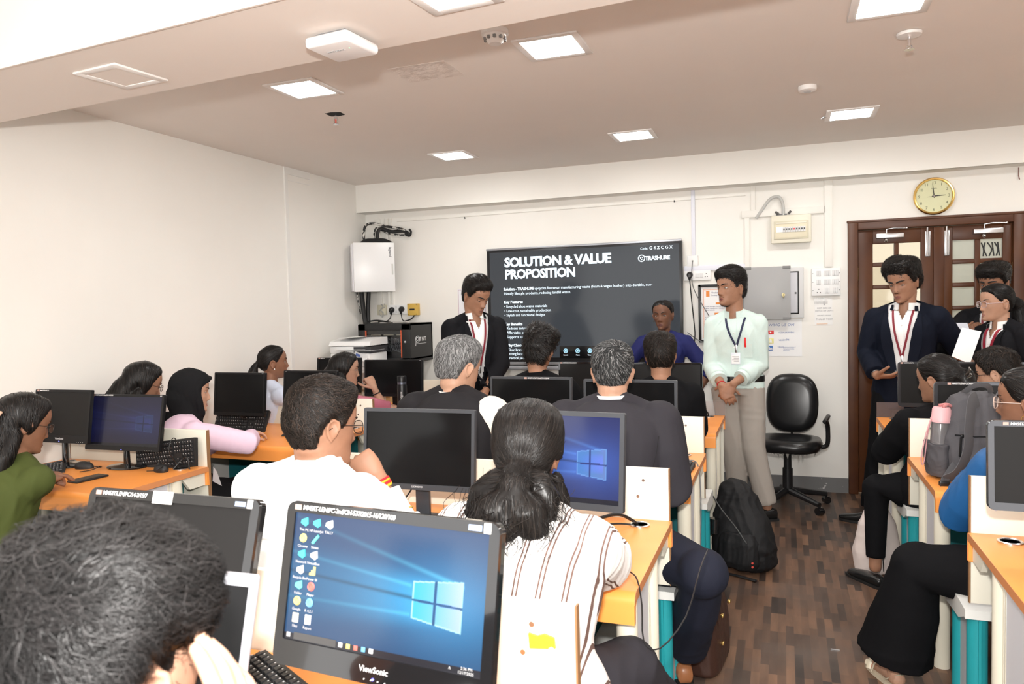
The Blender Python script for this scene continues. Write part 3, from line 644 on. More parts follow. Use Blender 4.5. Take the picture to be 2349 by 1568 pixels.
w = MB(); [w.bx(-W + .09 + k * .13, -W + .19 + k * .13, D + .055, D + .06, .052, .060) for k in range(3)]; w.build('label_strip', mat('cream_label', (.65, .60, .45), .5), t)
w = MB()
for k in range(36):
    x = -W + .07 + k * .0102; z = .01 if k % 2 else -.05
    w.tube(spline([(x, D + .06, z + random.uniform(-.005, .005)), (x + random.uniform(-.005, .01), D + .02, z + .015 + random.uniform(0, .02)), (x + random.uniform(0, .02), D + .02, z - .03 - random.uniform(0, .02)), (x + .02, D + .05, z - .02)], 9), .0028, 5)
w.tube(spline([(W - .22, D + .03, -.01), (W - .2, D + .015, -.06), (W - .13, D + .02, -.095), (W - .06, D + .05, -.10)], 16), .0032, 6)
tag(w.build('patch_cables', mat('patch_cable_grey', (.30, .30, .31), .5), t), kind='stuff')
w = MB(); w.cyl((W - .045, D - .028, -.005), (W - .045, D - .016, -.005), .010, 14); w.build('lock', m_chrome, t)
LM = T(W + .001, D * .62, 0) @ Rz(PI / 2) @ WALLM
w = MB(); write(w, 'T N T', .05, LM @ T(-.0, -.005, 0), bold=.001); w.tube([tuple((LM @ Vector((-.04 + .038 * math.cos(a), .012 + .028 * math.sin(a), 0)))) for a in np.linspace(0, 2 * PI, 21)[:-1]], .0035, 5, closed=True); w.tube([tuple((LM @ Vector((-.04 + .02 * math.cos(a), .014 + .014 * math.sin(a), 0)))) for a in np.linspace(0, 2 * PI, 17)[:-1]], .003, 5, closed=True); w.tube([tuple(LM @ Vector(p)) for p in ((-.07, -.005, 0), (-.08, -.045, 0))], .003, 5); w.tube([tuple(LM @ Vector(p)) for p in ((-.06, -.028, 0), (.13, -.028, 0))], .002, 5)
w.build('logo', mat('white_print', (.75, .75, .75), .5), t)
# table with printer in the corner
t = thing('side_table', 'pale side table carrying the printer in the far left corner', 'table', (-3.43, 5.70, 0))
w = MB(); w.bx(-.28, .34, -.2, .25, .985, 1.01, .004); w.build('top', mat('pale_laminate', (.72, .72, .69), .4), t)
for a in (-.25, .31):
    for b in (-.17, .22): q = MB(); q.bx(a - .02, a + .02, b - .02, b + .02, 0, .985); q.build('leg', mat('wood_post', (.50, .36, .18), .5), t)
w = MB(); w.bx(-.25, .31, -.165, -.15, .88, .985); w.build('apron', mat('apron_grey', (.5, .5, .5), .5), t)
t = thing('printer', 'white multifunction printer in the far left corner', 'printer', (-3.48, 5.66, 1.01), math.radians(4))
m_pr = mat('printer_white', (.80, .80, .80), .4)
w = MB(); w.bx(-.18, .19, -.17, .17, 0, .145, .01); w.build('body', m_pr, t)
w = MB(); w.bx(-.185, .14, -.16, .17, .145, .205, .006); w.build('scanner_bed', m_pr, t)
w = MB(); w.prism([(-.175, .21), (.175, .21), (.175, .27), (.05, .272), (-.15, .245)], 0, -.19, .195); w.build('lid', mat('printer_lid', (.83, .83, .83), .35), t)
w = MB(); w.bx(.04, .20, -.165, .15, .15, .2); w.build('output_slot', mat('slot_dark', (.04, .04, .045), .5), t)
w = MB(); w.add([(.05, -.19, .115), (.17, -.20, .07), (.17, -.165, .125), (.05, -.165, .165), (.05, -.16, .10), (.17, -.16, .06), (.17, -.15, .12), (.05, -.15, .16)], [(0, 1, 2, 3), (4, 7, 6, 5), (0, 4, 5, 1), (2, 6, 7, 3), (1, 5, 6, 2), (0, 3, 7, 4)]); w.build('control_panel', m_pr, t)
w = MB(); w.add([(.068, -.188, .128), (.11, -.191, .115), (.11, -.18, .135), (.068, -.177, .148)], [(0, 1, 2, 3)]); w.build('panel_display', mat('lcd_blue', (.10, .16, .42), .3), t)
w = MB(); w.bx(-.12, .15, -.2, .1, .175, .179); w.bx(-.05, .17, -.19, .1, .115, .119, M=T(.03, .0, .05)); w.add([(-.15, -.12, .274), (.05, -.16, .28), (.1, .08, .285), (-.1, .1, .278)], [(0, 1, 2, 3)]); lab(w.build('loose_papers', m_paper, t), 'white sheets on lid and tray')
w = MB(); w.bx(-.17, .18, -.173, -.165, .03, .034); w.bx(-.17, .18, -.173, -.165, .10, .103); w.build('tray_seams', mat('seam_grey', (.35, .35, .35), .6), t)
t = thing('carton', 'small yellow and white BMS carton beside the printer', 'box', (-3.215, 5.60, 1.01), math.radians(6))
w = MB(); w.bx(-.03, .05, -.03, .03, 0, .078); lab(w.build('yellow_end', mat('yellow_card', (.75, .60, .06), .5), t), 'yellow end of the carton')
w = MB(); w.bx(-.07, -.03, -.03, .03, 0, .078); w.build('white_end', m_paper, t)
w = MB(); w.bx(-.062, -.042, -.0312, -.03, .02, .05); w.build('green_print', mat('green_print', (.1, .35, .2), .5), t)
w = MB(); write(w, 'BMS', .034, T(.01, -.031, .022) @ WALLM, align='CENTER', bold=.0006); w.build('lettering', mat('brown_print', (.30, .18, .02), .5), t)
# ================================================================== desks and benches
m_or = mat('orange_laminate', (.90, .335, .075), .35, spec=.45)
m_edge = mat('orange_edge_band', (.62, .25, .10), .4)
m_cr = mat('cream_board', (.80, .77, .66), .4)
m_crpost = mat('cream_post', (.74, .70, .58), .35)
m_lil = mat('pale_lilac_panel', (.66, .66, .70), .45)
m_teal = mat('teal_post', (.02, .32, .36), .35)
m_teald = mat('teal_panel', (.015, .16, .18), .45)
m_seat = mat('white_bench', (.80, .80, .77), .35)
m_brownedge = mat('brown_edge', (.28, .15, .07), .5)
m_groove = mat('groove_dark', (.30, .27, .20), .6)
DH = .74
def desk_profile(D):
    P = [(0, -.085), (0, -.030)] + [(.028 - .028 * math.cos(a), -.028 + .028 * math.sin(a)) for a in np.linspace(.2, PI / 2, 6)]
    P += [(D - .012, 0)] + [(D - .012 + .012 * math.sin(a), -.012 + .012 * math.cos(a)) for a in np.linspace(.3, PI / 2, 4)]
    P += [(D, -.095), (D - .014, -.095), (D - .014, -.026), (.040, -.026), (.022, -.042), (.018, -.085)]
    return P
def desk(x0, x1, yb, D, label, panel=True, plexi=False, group='rows of orange computer desks', posts='both'):
    t = thing('computer_desk', label, 'desk', ((x0 + x1) / 2, yb, 0), 0, group); h = (x1 - x0) / 2
    w = MB(); w.prism([(y - D, z + DH) for y, z in desk_profile(D)], 0, -h, h); w.build('desktop', m_or, t, smooth=40)
    for s in (-1, 1):
        w = MB(); w.prism([(-.016, DH - .028), (-.016, DH - .092), (-.12, DH - .092), (-.17, DH - .028)], 0, s * h - s * .012, s * h - s * .03); w.build('bracket', m_cr, t)
        w = MB(); w.prism([(y - D + .002 * (y < .01), z + DH) for y, z in desk_profile(D)[1:-5]] + [(-.002, DH - .026), (-D + .012, DH - .028)], 0, s * h, s * (h + .0015)); w.build('edge_band', m_edge, t)
        yf = -D + .07
        w = MB(); w.cyl((s * (h - .035), yf, 0), (s * (h - .035), yf, DH - .03), .030, 18); w.build('post', m_crpost, t)
        w = MB(); w.cyl((s * (h - .035), yf + .36, 0), (s * (h - .035), yf + .36, DH - .03), .030, 18); w.build('post', m_crpost, t)
        w = MB(); w.bx(s * (h - .027), s * (h - .045), yf + .02, yf + .34, .03, DH - .03); w.build('side_panel', m_lil, t)
        w = MB(); [w.bx(s * (h - .0255), s * (h - .047), yf + a, yf + a + .012, .03, DH - .03) for a in (.036, .055, .30, .32)]; w.build('side_rails', m_crpost, t)
    w = MB(); w.bx(-h + .06, h - .06, -.13, -.115, .30, DH - .03); w.build('modesty_panel', m_teald, t)
    if panel:
        w = MB(); w.bx(-h + .01, h - .01, .002, .022, .50, .925, .003)
        w.build('back_board', m_cr, t)
        for s in (-1, 1):
            w = MB(); w.bx(s * (h - .01), s * (h - .006), .002, .022, .50, .925); w.build('board_edging', m_brownedge, t)
        for px in (-h + .10, h - .10):
            for a, b in ((0, .88), (-.02, .82)): w = MB(); w.cyl((px + a, -.001, b), (px + a, .003, b), .0055, 12); w.build('screw', m_steel, t)
    if plexi:
        for s in (-1, 1):
            w = MB(); w.bx(s * (h - .16), s * h, -.004, -.001, DH, DH + .098); w.build('clear_screen', mat('clear_acrylic', (.45, .38, .38), .03, spec=.5, alpha=.16), t)
        w = MB(); w.bx(-h + .01, h - .01, -.02, -.004, .2, DH - .02); w.build('front_board', m_cr, t)
    for gx in (h - .10, -h + .10, 0):
        w = MB(); w.tube([(gx + .032 * math.cos(a), -.085 + .032 * math.sin(a), DH + .001) for a in np.linspace(0, 2 * PI, 25)[:-1]], .005, 6, closed=True); w.lathe([(.031, DH + .0005), (.0005, DH + .0005)], 24, T(gx, -.085, 0)); w.build('cable_grommet', [m_steel], t)
    return t
def bench(x0, x1, y0, y1, label, group='bench seats on teal posts'):
    t = thing('bench_seat', label, 'bench', ((x0 + x1) / 2, y0, 0), 0, group); h = (x1 - x0) / 2; d = y1 - y0
    w = MB(); w.prism([(0, .465), (d - .02, .465), (d, .45), (d, .385), (d - .02, .378), (d - .02, .435), (0, .435)], 0, -h, h); w.build('seat', m_seat, t)
    for s in (-1, 1):
        w = MB(); w.prism([(.02, .435), (d - .02, .435), (d - .02, .38), (.1, .40)], 0, s * (h - .0), s * (h - .012)); w.build('seat_end', m_seat, t)
        for y in (.045, d - .06):
            w = MB(); w.cyl((s * (h - .045), y, 0), (s * (h - .045), y, .437), .032, 18); w.bx(s * (h - .045) - .004, s * (h - .045) + .004, y - .04, y + .04, .0, .43); w.build('post', m_teal, t)
        w = MB(); w.bx(s * (h - .035), s * (h - .055), .06, d - .07, .03, .43); w.build('side_panel', m_lil, t)
    w = MB(); w.cyl((-h + .05, d * .5, .12), (h - .05, d * .5, .12), .018, 12); w.build('foot_rail', m_teald, t)
    return t
MX0, MX1 = -1.76, -.382
MY = (5.28, 3.94, 2.68, 1.40); MD = (.76, .70, .72, .70)
desk(MX0, MX1, MY[0], MD[0], 'orange topped desk of the centre block nearest the wall screen', panel=False, plexi=True)
desk(MX0, MX1, MY[1], MD[1], 'orange topped centre desk where the two grey haired men sit')
desk(MX0, MX1, MY[2], MD[2], 'orange topped centre desk of the woman in the striped blouse')
desk(MX0, MX1, MY[3], MD[3], 'nearest centre desk carrying the two big front monitors')
bench(MX0, MX1, MY[1] + .03, MY[1] + .37, 'white bench on teal posts under the two young men in black near the screen')
bench(MX0, MX1, MY[2] + .03, MY[2] + .37, 'white bench on teal posts under the grey haired men')
bench(MX0, MX1, MY[3] + .03, MY[3] + .37, 'white bench on teal posts under the man in white and the striped blouse woman')
bench(MX0, MX1, .12, .46, 'bench under the curly haired person in the near left corner')
RX_0, RX_1 = .566, 2.35; RYs = (5.375, 4.07, 2.80); RDs = (.76, .72, .72)
desk(RX_0, RX_1, RYs[0], RDs[0], 'orange topped desk on the right nearest the doors with a clear side screen', panel=False, plexi=True)
desk(RX_0, RX_1, RYs[1], RDs[1], 'orange topped right desk under the grey backpack')
desk(RX_0, RX_1, RYs[2], RDs[2], 'orange topped right desk nearest the camera')
bench(RX_0, RX_1, RYs[1] + .03, RYs[1] + .37, 'white bench on teal posts under the girl in black at the right')
bench(RX_0, RX_1, RYs[2] + .03, RYs[2] + .37, 'white bench on teal posts under the girl in the blue top')
LX0, LX1 = XL + .02, -2.776
desk(LX0, LX1, 3.04, .62, 'orange topped left desk holding the phone and two monitors')
desk(LX0, -2.58, 4.36, .78, 'orange topped left desk where the girl in the black hijab leans')
desk(LX0, -2.58, 5.62, .72, 'orange topped left desk in the far corner before the printer')
bench(LX0, LX1, 3.07, 3.41, 'bench on teal posts under the girl in the black hijab')
bench(LX0, -2.58, 4.39, 4.73, 'bench on teal posts under the girls at the far left desk')
bench(LX0, LX1, 1.85, 2.19, 'bench under the girl in the olive green top')

# ================================================================== monitors
m_mon = mat('monitor_black', (.010, .010, .011), .30, spec=.3)
m_mongrey = mat('monitor_satin_grey', (.045, .048, .055), .4, spec=.5)
m_mongloss = mat('monitor_gloss_black', (.010, .010, .011), .08, spec=.6, coat=.6)
m_off = mat('dark_display', (.008, .008, .0085), .14, spec=.16)
m_offm = mat('matte_dark_display', (.014, .0135, .0135), .28, spec=.2)
m_wl = mat('white_marker', (.85, .85, .85), .6)
m_sticker = mat('white_sticker', (.82, .82, .80), .55)
m_led = mat('blue_led', (.1, .1, .8), .3, emit=(.15, .15, 1), es=3)
def wallpaper(u, v, dim=1.0, purple=0.0):
    """dark blue desktop picture with light shafts coming through a four pane window; u right, v up"""
    base = np.stack([.012 + .012 * v, .045 + .03 * (1 - abs(v - .5)), .13 + .05 * (1 - abs(v - .5))], -1)
    cx, cy = .82, .46
    d = np.hypot((u - cx) / .34, (v - cy) / .38); glow = np.exp(-d ** 2 * 1.4)
    fan = np.clip((cx + .02 - u) / .85, 0, 1)
    half = .14 + .16 * fan
    yc = cy + .015 * fan
    e = np.abs(v - yc) / half
    beam = np.exp(-(e * 1.05) ** 4) * np.exp(-fan * 2.2) * (u < cx + .05)
    ray1 = np.exp(-((v - (cy + .17 + (cx - u) * .42)) / .018) ** 2) * np.exp(-fan * 2.4) * (u < cx + .08)
    ray2 = np.exp(-((v - (cy + .10 + (cx - .17 - u) * .20)) / .014) ** 2) * np.exp(-fan * 1.6) * (u < cx - .17)
    ray3 = np.exp(-((v - (cy - .11 - (cx - .17 - u) * .02)) / .014) ** 2) * np.exp(-fan * 1.9) * (u < cx - .17)
    dark = np.exp(-((v - (cy - .005 + (cx - u) * .10)) / .014) ** 2) * (u < cx - .13) * np.exp(-fan * .8)
    c = base + glow[..., None] * np.array([.02, .16, .30]) + beam[..., None] * np.array([.03, .30, .50]) + (ray1 + ray2 + ray3)[..., None] * np.array([.05, .24, .30])
    c = c * (1 - .72 * dark[..., None])
    top = cy + .145 + (u - .71) * .18; bot = cy - .145 - (u - .71) * .22
    pane = (u > .655) & (u < .895) & (v < top - .0) & (v > bot)
    barv = np.abs(u - .765) < .006; barh = np.abs(v - (cy - .005 + (.765 - u) * .05)) < .009
    k = np.clip((u - .655) / .24, 0, 1)
    pc = np.stack([.06 + .40 * k ** 1.5, .52 + .05 * k, .72 - .05 * k], -1)
    c = np.where((pane & ~barv & ~barh)[..., None], np.maximum(c, pc), c)
    edge = pane & ((u > .889) | (np.abs(v - top) < .01) | (np.abs(v - bot) < .01) | ((u < .661)))
    c = np.where(edge[..., None], np.array([.45, .85, .95]), c)
    c = np.where(((barv | barh) & pane)[..., None], np.array([.02, .10, .25]), c)
    tb = v < .055
    c = np.where(tb[..., None], np.array([.012, .012, .016]), c)
    if purple:
        g = c.mean(-1, keepdims=True); c = (1 - purple) * c + purple * np.concatenate([c[..., 2:3] * .12, c[..., 1:2] * .35, c[..., 2:3] * 1.0], -1)
    return np.clip(c * dim, 0, 1)
def picture(name, W, H, y, fn, parent, nu=230, nv=150, es=1.0, cut=None):
    us = np.linspace(0, 1, nu + 1); vs = np.linspace(0, 1, nv + 1)
    U, V = np.meshgrid(us, vs); P = np.stack([(U - .5) * W, np.full_like(U, y), (V - .5) * H], -1).reshape(-1, 3)
    i = np.arange(nv)[:, None] * (nu + 1) + np.arange(nu)[None]; F = np.stack([i, i + 1, i + nu + 2, i + nu + 1], -1).reshape(-1, 4)
    me = bpy.data.meshes.new(name); me.from_pydata(P.tolist(), [], F.tolist())
    col = fn(U.reshape(-1), V.reshape(-1)); a = me.color_attributes.new('picture', 'FLOAT_COLOR', 'POINT')
    a.data.foreach_set('color', np.concatenate([col, np.ones((len(col), 1))], 1).astype('f').ravel())
    return put(name, me, attr_mat('desktop_picture', 'picture', rough=.2, emit=True, es=es), parent, 0)
HAND = ('MMS/IT-LEN/PC-2nd/CN-537/2015-16/120/100', 'MMS/IT-LEN/PC-2nd/CN-511/2015-16/118', 'MMS/IT/LEN/PC/DN/46/2015-17/20/48')
def monitor(label, x, y, zb, w_, h_, tilt=6, rz=0, style='plain', screen='off', bez=.018, chin=.03, hand=None, hpos=.02, hsize=.014, brand=None, bpos='chin', stand='plate', group='desktop monitors', icons=False, led=False, corner=None, d=.035, stk=None):
    """x, y: centre of the screen's lower edge; zb: height of the lower edge of the housing"""
    t = thing('monitor', label, 'monitor', (x, y, DH), math.radians(rz), group)
    body = {'plain': m_mon, 'grey': m_mongrey, 'gloss': m_mongloss, 'silver': mat('monitor_silver_gloss', (.09, .092, .10), .14, metal=.6)}[style]
    B = T(0, 0, zb - DH) @ Rx(-math.radians(tilt)) @ T(0, 0, h_ / 2)
    w = MB(); rr = .018 if style in ('gloss', 'silver') else .006
    ring = lambda hw, hh, r: [(cx_ + r * math.cos(a), cz_ + r * math.sin(a)) for cx_, cz_, a0 in ((hw - r, hh - r, 0), (-hw + r, hh - r, PI / 2), (-hw + r, -hh + r, PI), (hw - r, -hh + r, 1.5 * PI)) for a in np.linspace(a0, a0 + PI / 2, 6)]
    W2, H2 = w_ / 2, h_ / 2
    w.rings([np.array([(p, yy, q) for p, q in ring(W2 - i, H2 - i, max(rr, .004))]) for yy, i in ((.0, .0), (.014, .0), (d, .03), (d + .012, .06))], M=B); w.build('housing', body, t)
    # bezel: front frame with an opening
    w = MB(); s0 = -H2 + chin; s1 = H2 - bez
    o = ring(W2, H2, max(rr, .004)); inn = [(W2 - bez, s1)] * 6 + [(-W2 + bez, s1)] * 6 + [(-W2 + bez, s0)] * 6 + [(W2 - bez, s0)] * 6
    n = len(o)
    V = [(p, 0, q) for p, q in o] + [(p * .994, -.006, q * .994) for p, q in o] + [(p, -.006, q) for p, q in inn] + [(p, -.001, q) for p, q in inn]
    F = [(k * n + i, k * n + (i + 1) % n, (k + 1) * n + (i + 1) % n, (k + 1) * n + i) for k in range(3) for i in range(n)]
    w.add(V, F, M=B); w.build('bezel', body, t, smooth=50)
    SW, SH = w_ - 2 * bez, s1 - s0; MS = B @ T(0, 0, (s0 + s1) / 2)
    if screen in ('off', 'offm'):
        w = MB(); w.bx(-SW / 2, SW / 2, -.002, .002, -SH / 2, SH / 2, M=MS); w.build('display', m_offm if screen == 'offm' else m_off, t)
    else:
        fn = {'bright': lambda u, v: wallpaper(u, v), 'blue': lambda u, v: wallpaper(u, v, .62, .75), 'dim': lambda u, v: wallpaper(u, v, .09, 1.0)}[screen]
        hi = screen == 'bright'
        p = picture('display', SW, SH, -.002, fn, t, 300 if hi else 150, 200 if hi else 100); p.matrix_local = MS
    if icons:
        cols_ = [(.05, .45, .45), (.1, .5, .4), (.7, .6, .15), (.7, .7, .68), (.6, .12, .1), (.12, .35, .6), (.7, .65, .45), (.75, .76, .78)]
        ic = [mat('icon_%d' % k, c_, .4, emit=c_, es=.35) for k, c_ in enumerate(cols_)]
        pos = [(.055, .93, 0), (.125, .93, 0), (.195, .93, 3), (.055, .80, 2), (.125, .80, 1), (.055, .675, 0), (.125, .675, 3), (.055, .55, 3), (.125, .55, 2), (.055, .43, 1), (.125, .43, 4), (.055, .305, 2), (.125, .305, 5), (.055, .175, 6), (.125, .175, 7)]
        lst = ['This PC', 'HP LaserJet', 'TALLY', 'Chrome', 'Notes', 'Network', 'VirtualBox', 'Recycle Bin', 'Power BI', 'Folder', 'Player', 'Google', 'R 4.2.1', 'Files', 'Report']
        for k, (u, v, ci) in enumerate(pos):
            q = MB(); X, Z = (u - .5) * SW, (v - .5) * SH
            if ci in (4, 5) or k in (3, 11): q.tube([(X + .0055 * math.cos(a), -.003, Z + .0055 * math.sin(a)) for a in np.linspace(0, 2 * PI, 15)[:-1]], .0026, 5, closed=True, M=MS); q.cyl((X, -.0035, Z), (X, -.002, Z), .0032, 10, M=MS)
            elif k in (4,): q.tube([(X - .006, -.003, Z - .007), (X + .006, -.003, Z + .007)], .0028, 6, M=MS)
            elif ci == 2: q.prism([(X - .006, Z - .007), (X + .006, Z - .007), (X + .006, Z + .008), (X + .002, Z + .008), (X + .002, Z + .002), (X - .002, Z + .002), (X - .002, Z - .003), (X - .006, Z - .003)], 1, -.004, -.002, M=MS)
            elif ci in (6, 7): q.bx(X - .006, X + .006, -.004, -.002, Z - .008, Z + .008, M=MS)
            else: q.prism([(X - .008, Z - .003), (X + .003, Z - .008), (X + .008, Z - .004), (X + .006, Z + .008), (X - .002, Z + .005), (X - .007, Z + .003)], 1, -.004, -.002, M=MS)
            io = q.build('desktop_icon', ic[ci], t); cap = MB()
            write(cap, lst[k], .0066, MS @ T(X, -.0028, Z - .0165) @ WALLM, align='CENTER', ext=.0001); cap.build('icon_caption', mat('caption_grey', (.4, .4, .4), .4, emit=(.5, .5, .5), es=.5), io)
        q = MB(); q.bx(-SW / 2 + .022, -SW / 2 + .115, -.003, -.002, -SH / 2 + .002, -SH / 2 + .014, M=MS); q.build('search_box', mat('search_grey', (.04, .04, .04), .4, emit=(.045, .045, .045), es=1), t)
        tb = MB()
        for k in range(5):
            X = -SW / 2 + .125 + .016 * k; tb = MB(); tb.bx(X - .004, X + .004, -.003, -.002, -SH / 2 + .004, -SH / 2 + .012, .001, M=MS); tb.build('taskbar_icon', ic[(3, 2, 4, 5, 7)[k]], t)
        tb = MB(); tb.bx(-SW / 2 + .006, -SW / 2 + .0135, -.003, -.002, -SH / 2 + .0045, -SH / 2 + .012, M=MS)
        write(tb, '2:36 PM', .0065, MS @ T(SW / 2 - .016, -.0028, -SH / 2 + .0085) @ WALLM, align='RIGHT', ext=.0001); write(tb, '12/17/2025', .0065, MS @ T(SW / 2 - .013, -.0028, -SH / 2 + .002) @ WALLM, align='RIGHT', ext=.0001); write(tb, '^', .010, MS @ T(SW / 2 - .06, -.0028, -SH / 2 + .003) @ WALLM, ext=.0001)
        tb.build('taskbar_text', mat('caption_grey', (.4, .4, .4), .4), t)
    if hand:
        q = MB(); write(q, hand, hsize, B @ T(-W2 + hpos + .012, -.0068, H2 - bez * .5 - hsize * .36) @ WALLM, bold=.0001, ext=.0002, spacing=.88, shear=.12); q.build('marker_writing', m_wl, t)
        q = MB(); q.bx(-W2 + hpos - .006, -W2 + hpos + .008, -.0075, -.006, H2 - bez * .5 - .005, H2 - bez * .5 + .004, M=B); lab(q.build('sticker', mat('tiny_sticker', (.55, .35, .30), .5), t), 'tiny coloured sticker')
    if brand:
        q = MB()
        if bpos == 'chin': write(q, brand, min(chin * .42, .014), B @ T(0, -.0068, -H2 + chin * .45) @ WALLM, align='CENTER', ext=.0002, bold=.0002)
        elif bpos == 'topright': write(q, brand, bez * .6, B @ T(W2 - .012, -.0068, H2 - bez * .72) @ WALLM, align='RIGHT', ext=.0002, bold=.0002)
        else: write(q, brand, bez * .55, B @ T(-W2 + .012, -.0068, H2 - bez * .72) @ WALLM, ext=.0002)
        q.build('brand_mark', mat('brand_grey', (.62, .62, .64), .4), t)
    if corner:
        q = MB(); q.bx(W2 - .058, W2 - .034, -.0075, -.006, H2 - bez * .8, H2 - bez * .35, M=B); lab(q.build('sticker', mat('blue_sticker', (.35, .45, .70), .5), t), 'small blue and white sticker')
        q = MB(); q.bx(W2 - .03, W2 - .017, -.0075, -.006, H2 - bez * .95, H2 - bez * .1, .001, M=B); lab(q.build('sticker', m_sticker, t), 'small white sticker at the corner')
    if stk:
        q = MB(); q.bx(stk - .025, stk + .025, -.0085, -.005, H2 - bez - .004, H2 + .001, .001, M=B); lab(q.build('sticker', m_sticker, t), 'blank white paper sticker on the top bezel')
    if led:
        q = MB(); q.cyl((0, -.0075, -H2 + chin * .22), (0, -.005, -H2 + chin * .22), .0022, 10, M=B); q.build('power_light', m_led, t)
    if chin > .022 and style in ('gloss', 'plain'):
        q = MB(); [q.cyl((W2 * .62 + k * .014 - .07 * (style == 'gloss') * 2.2, -.0072, -H2 + chin * .18), (W2 * .62 + k * .014 - .07 * (style == 'gloss') * 2.2, -.005, -H2 + chin * .18), .0012, 6, M=B) for k in range(4)]; q.build('button_marks', m_sticker, t)
    # stand: neck behind the housing and a base
    q = MB()
    if stand == 'oval':
        q.tube([(0, .03, .008), (0, .03, zb - DH + .02), (0, .035 + math.tan(math.radians(tilt)) * .06, zb - DH + .10)], [.017, .014, .02], 14); q.build('stand_neck', m_mongloss, t)
        q = MB(); q.lathe([(.001, .0), (.11, .0), (.112, .004), (.105, .009), (.04, .014), (.02, .02), (.001, .02)], 36, T(0, .03, 0) @ Matrix.Diagonal((1, .72, 1, 1))); q.build('stand_base', m_mongloss, t)
    else:
        q.bx(-.028, .028, .035, .055, .008, zb - DH + .12, .006); q.build('stand_neck', body, t)
        q = MB(); q.bx(-.105, .105, -.06, .11, 0, .012, .006); q.build('stand_base', body, t)
    return t
monitor('near monitor showing a bright blue desktop picture with icons, front centre', -.653, 1.075, .889, .440, .288, 12, -5, 'gloss', 'bright', bez=.020, chin=.045, hand=HAND[0], hpos=.026, hsize=.0118, brand='ViewSonic', icons=True, led=True, corner=True, stand='oval')
monitor('near dark monitor with a white paper sticker, behind the curly haired person', -1.163, 1.09, .885, .437, .288, 17, 0, 'gloss', 'offm', bez=.020, chin=.043, hand='MMS/IT/LEN/PC/14-2/15/7', hpos=.026, hsize=.0125, brand='ViewSonic', corner=True, stand='oval', stk=-.02)
monitor('black monitor reflecting people, between the man in white and the woman in stripes', -1.255, 2.41, .862, .445, .295, 5.6, 1.5, 'grey', 'off', bez=.013, chin=.022, brand='LEONOVO', d=.03)
monitor('monitor with blue window picture beside the dark haired woman in stripes', -.664, 2.2, .894, .425, .299, 7, -4.7, 'grey', 'blue', bez=.015, chin=.022, brand=None, d=.04)
monitor('left monitor with dim purple window picture, in front of the hijab girl', -3.195, 2.895, .831, .476, .290, 11, 2.8, 'plain', 'dim', bez=.013, chin=.025, hand='MMS/IT-LEN/PC-2nd/DN-16/20/36', hpos=.02, hsize=.0095, brand='acer', bpos='topright', led=True, stand='oval')
monitor('far left dark monitor standing beside the girl in olive green', -3.565, 2.845, .866, .385, .279, 8.6, 1.6, 'plain', 'offm', bez=.014, chin=.04, hand='MMS/IT/LEN/PC/12', hpos=.02, hsize=.009, brand='ViewSonic', led=True, stand='oval')
monitor('dark monitor to the right of the hijab girl, keyboard under it', -3.385, 4.0, .845, .41, .285, 6, 0, 'plain', 'off', bez=.013, chin=.022, brand='acer', bpos='topright')
monitor('dark monitor behind the head of the man in white, before the ponytail girl', -2.905, 4.1, .845, .41, .292, 6, 0, 'plain', 'off', bez=.013, chin=.022, brand='acer', bpos='topleft')
monitor('dark monitor mostly hidden behind the girl in pink', -3.45, 5.28, .85, .42, .285, 6, 0, 'plain', 'off', bez=.013, chin=.022, hand='MMS/IT/LEN', hpos=.02, hsize=.009)
monitor('dark monitor behind the black flask in front of the network rack', -2.895, 5.2, .835, .50, .29, 4, 4, 'plain', 'off', bez=.013, chin=.022, brand='acer', bpos='topright')
monitor('dark monitor with marker writing before the spiky haired young man', -1.239, 3.66, .865, .452, .288, 3, -2, 'grey', 'off', bez=.012, chin=.022, hand='MMS/IT-LEN/PC-2nd/CN-11/20/43', hpos=.20, hsize=.0095)
monitor('dark monitor just right of the head of the man in the dark grey suit', -.69, 3.5, .862, .45, .298, 2, -2, 'grey', 'off', bez=.013, chin=.022)
monitor('glossy rimmed monitor before the girl in the navy top, right of the black haired boy', -.715, 4.9, .865, .448, .265, 3, 0, 'gloss', 'offm', bez=.013, chin=.022)
monitor('dark monitor between the spiky haired boy and the suited man, below the screen toolbar', -1.245, 4.95, .862, .44, .268, 3, 0, 'gloss', 'offm', bez=.013, chin=.022, hand='MMS/IT/LEN/PC/DN/46/20/48', hpos=.02, hsize=.009)
monitor('silver rimmed monitor beside the standing man in the navy blazer', .870, 5.0, .860, .452, .270, 3, 0, 'silver', 'offm', bez=.013, chin=.024, hand='MMS/IT/LEN/PC', hpos=.02, hsize=.009)
monitor('silver rimmed monitor at the right edge behind the boy with glasses', 1.40, 5.0, .860, .452, .270, 3, 0, 'silver', 'offm', bez=.013, chin=.024, hand='MMS/IT', hpos=.02, hsize=.009)
monitor('silver rimmed monitor standing behind the grey backpack', .872, 3.86, .858, .452, .27, 3, 0, 'silver', 'offm', bez=.015, chin=.024, hand='MMS/IT/LEN/PC/DN/46/2015-17/20', hpos=.06, hsize=.010)
monitor('silver rimmed monitor on the nearest right desk', .782, 2.5, .893, .452, .262, 3, 0, 'silver', 'offm', bez=.017, chin=.024, hand='MMS/IT/LEN/PC/DN/46', hpos=.045, hsize=.0115)
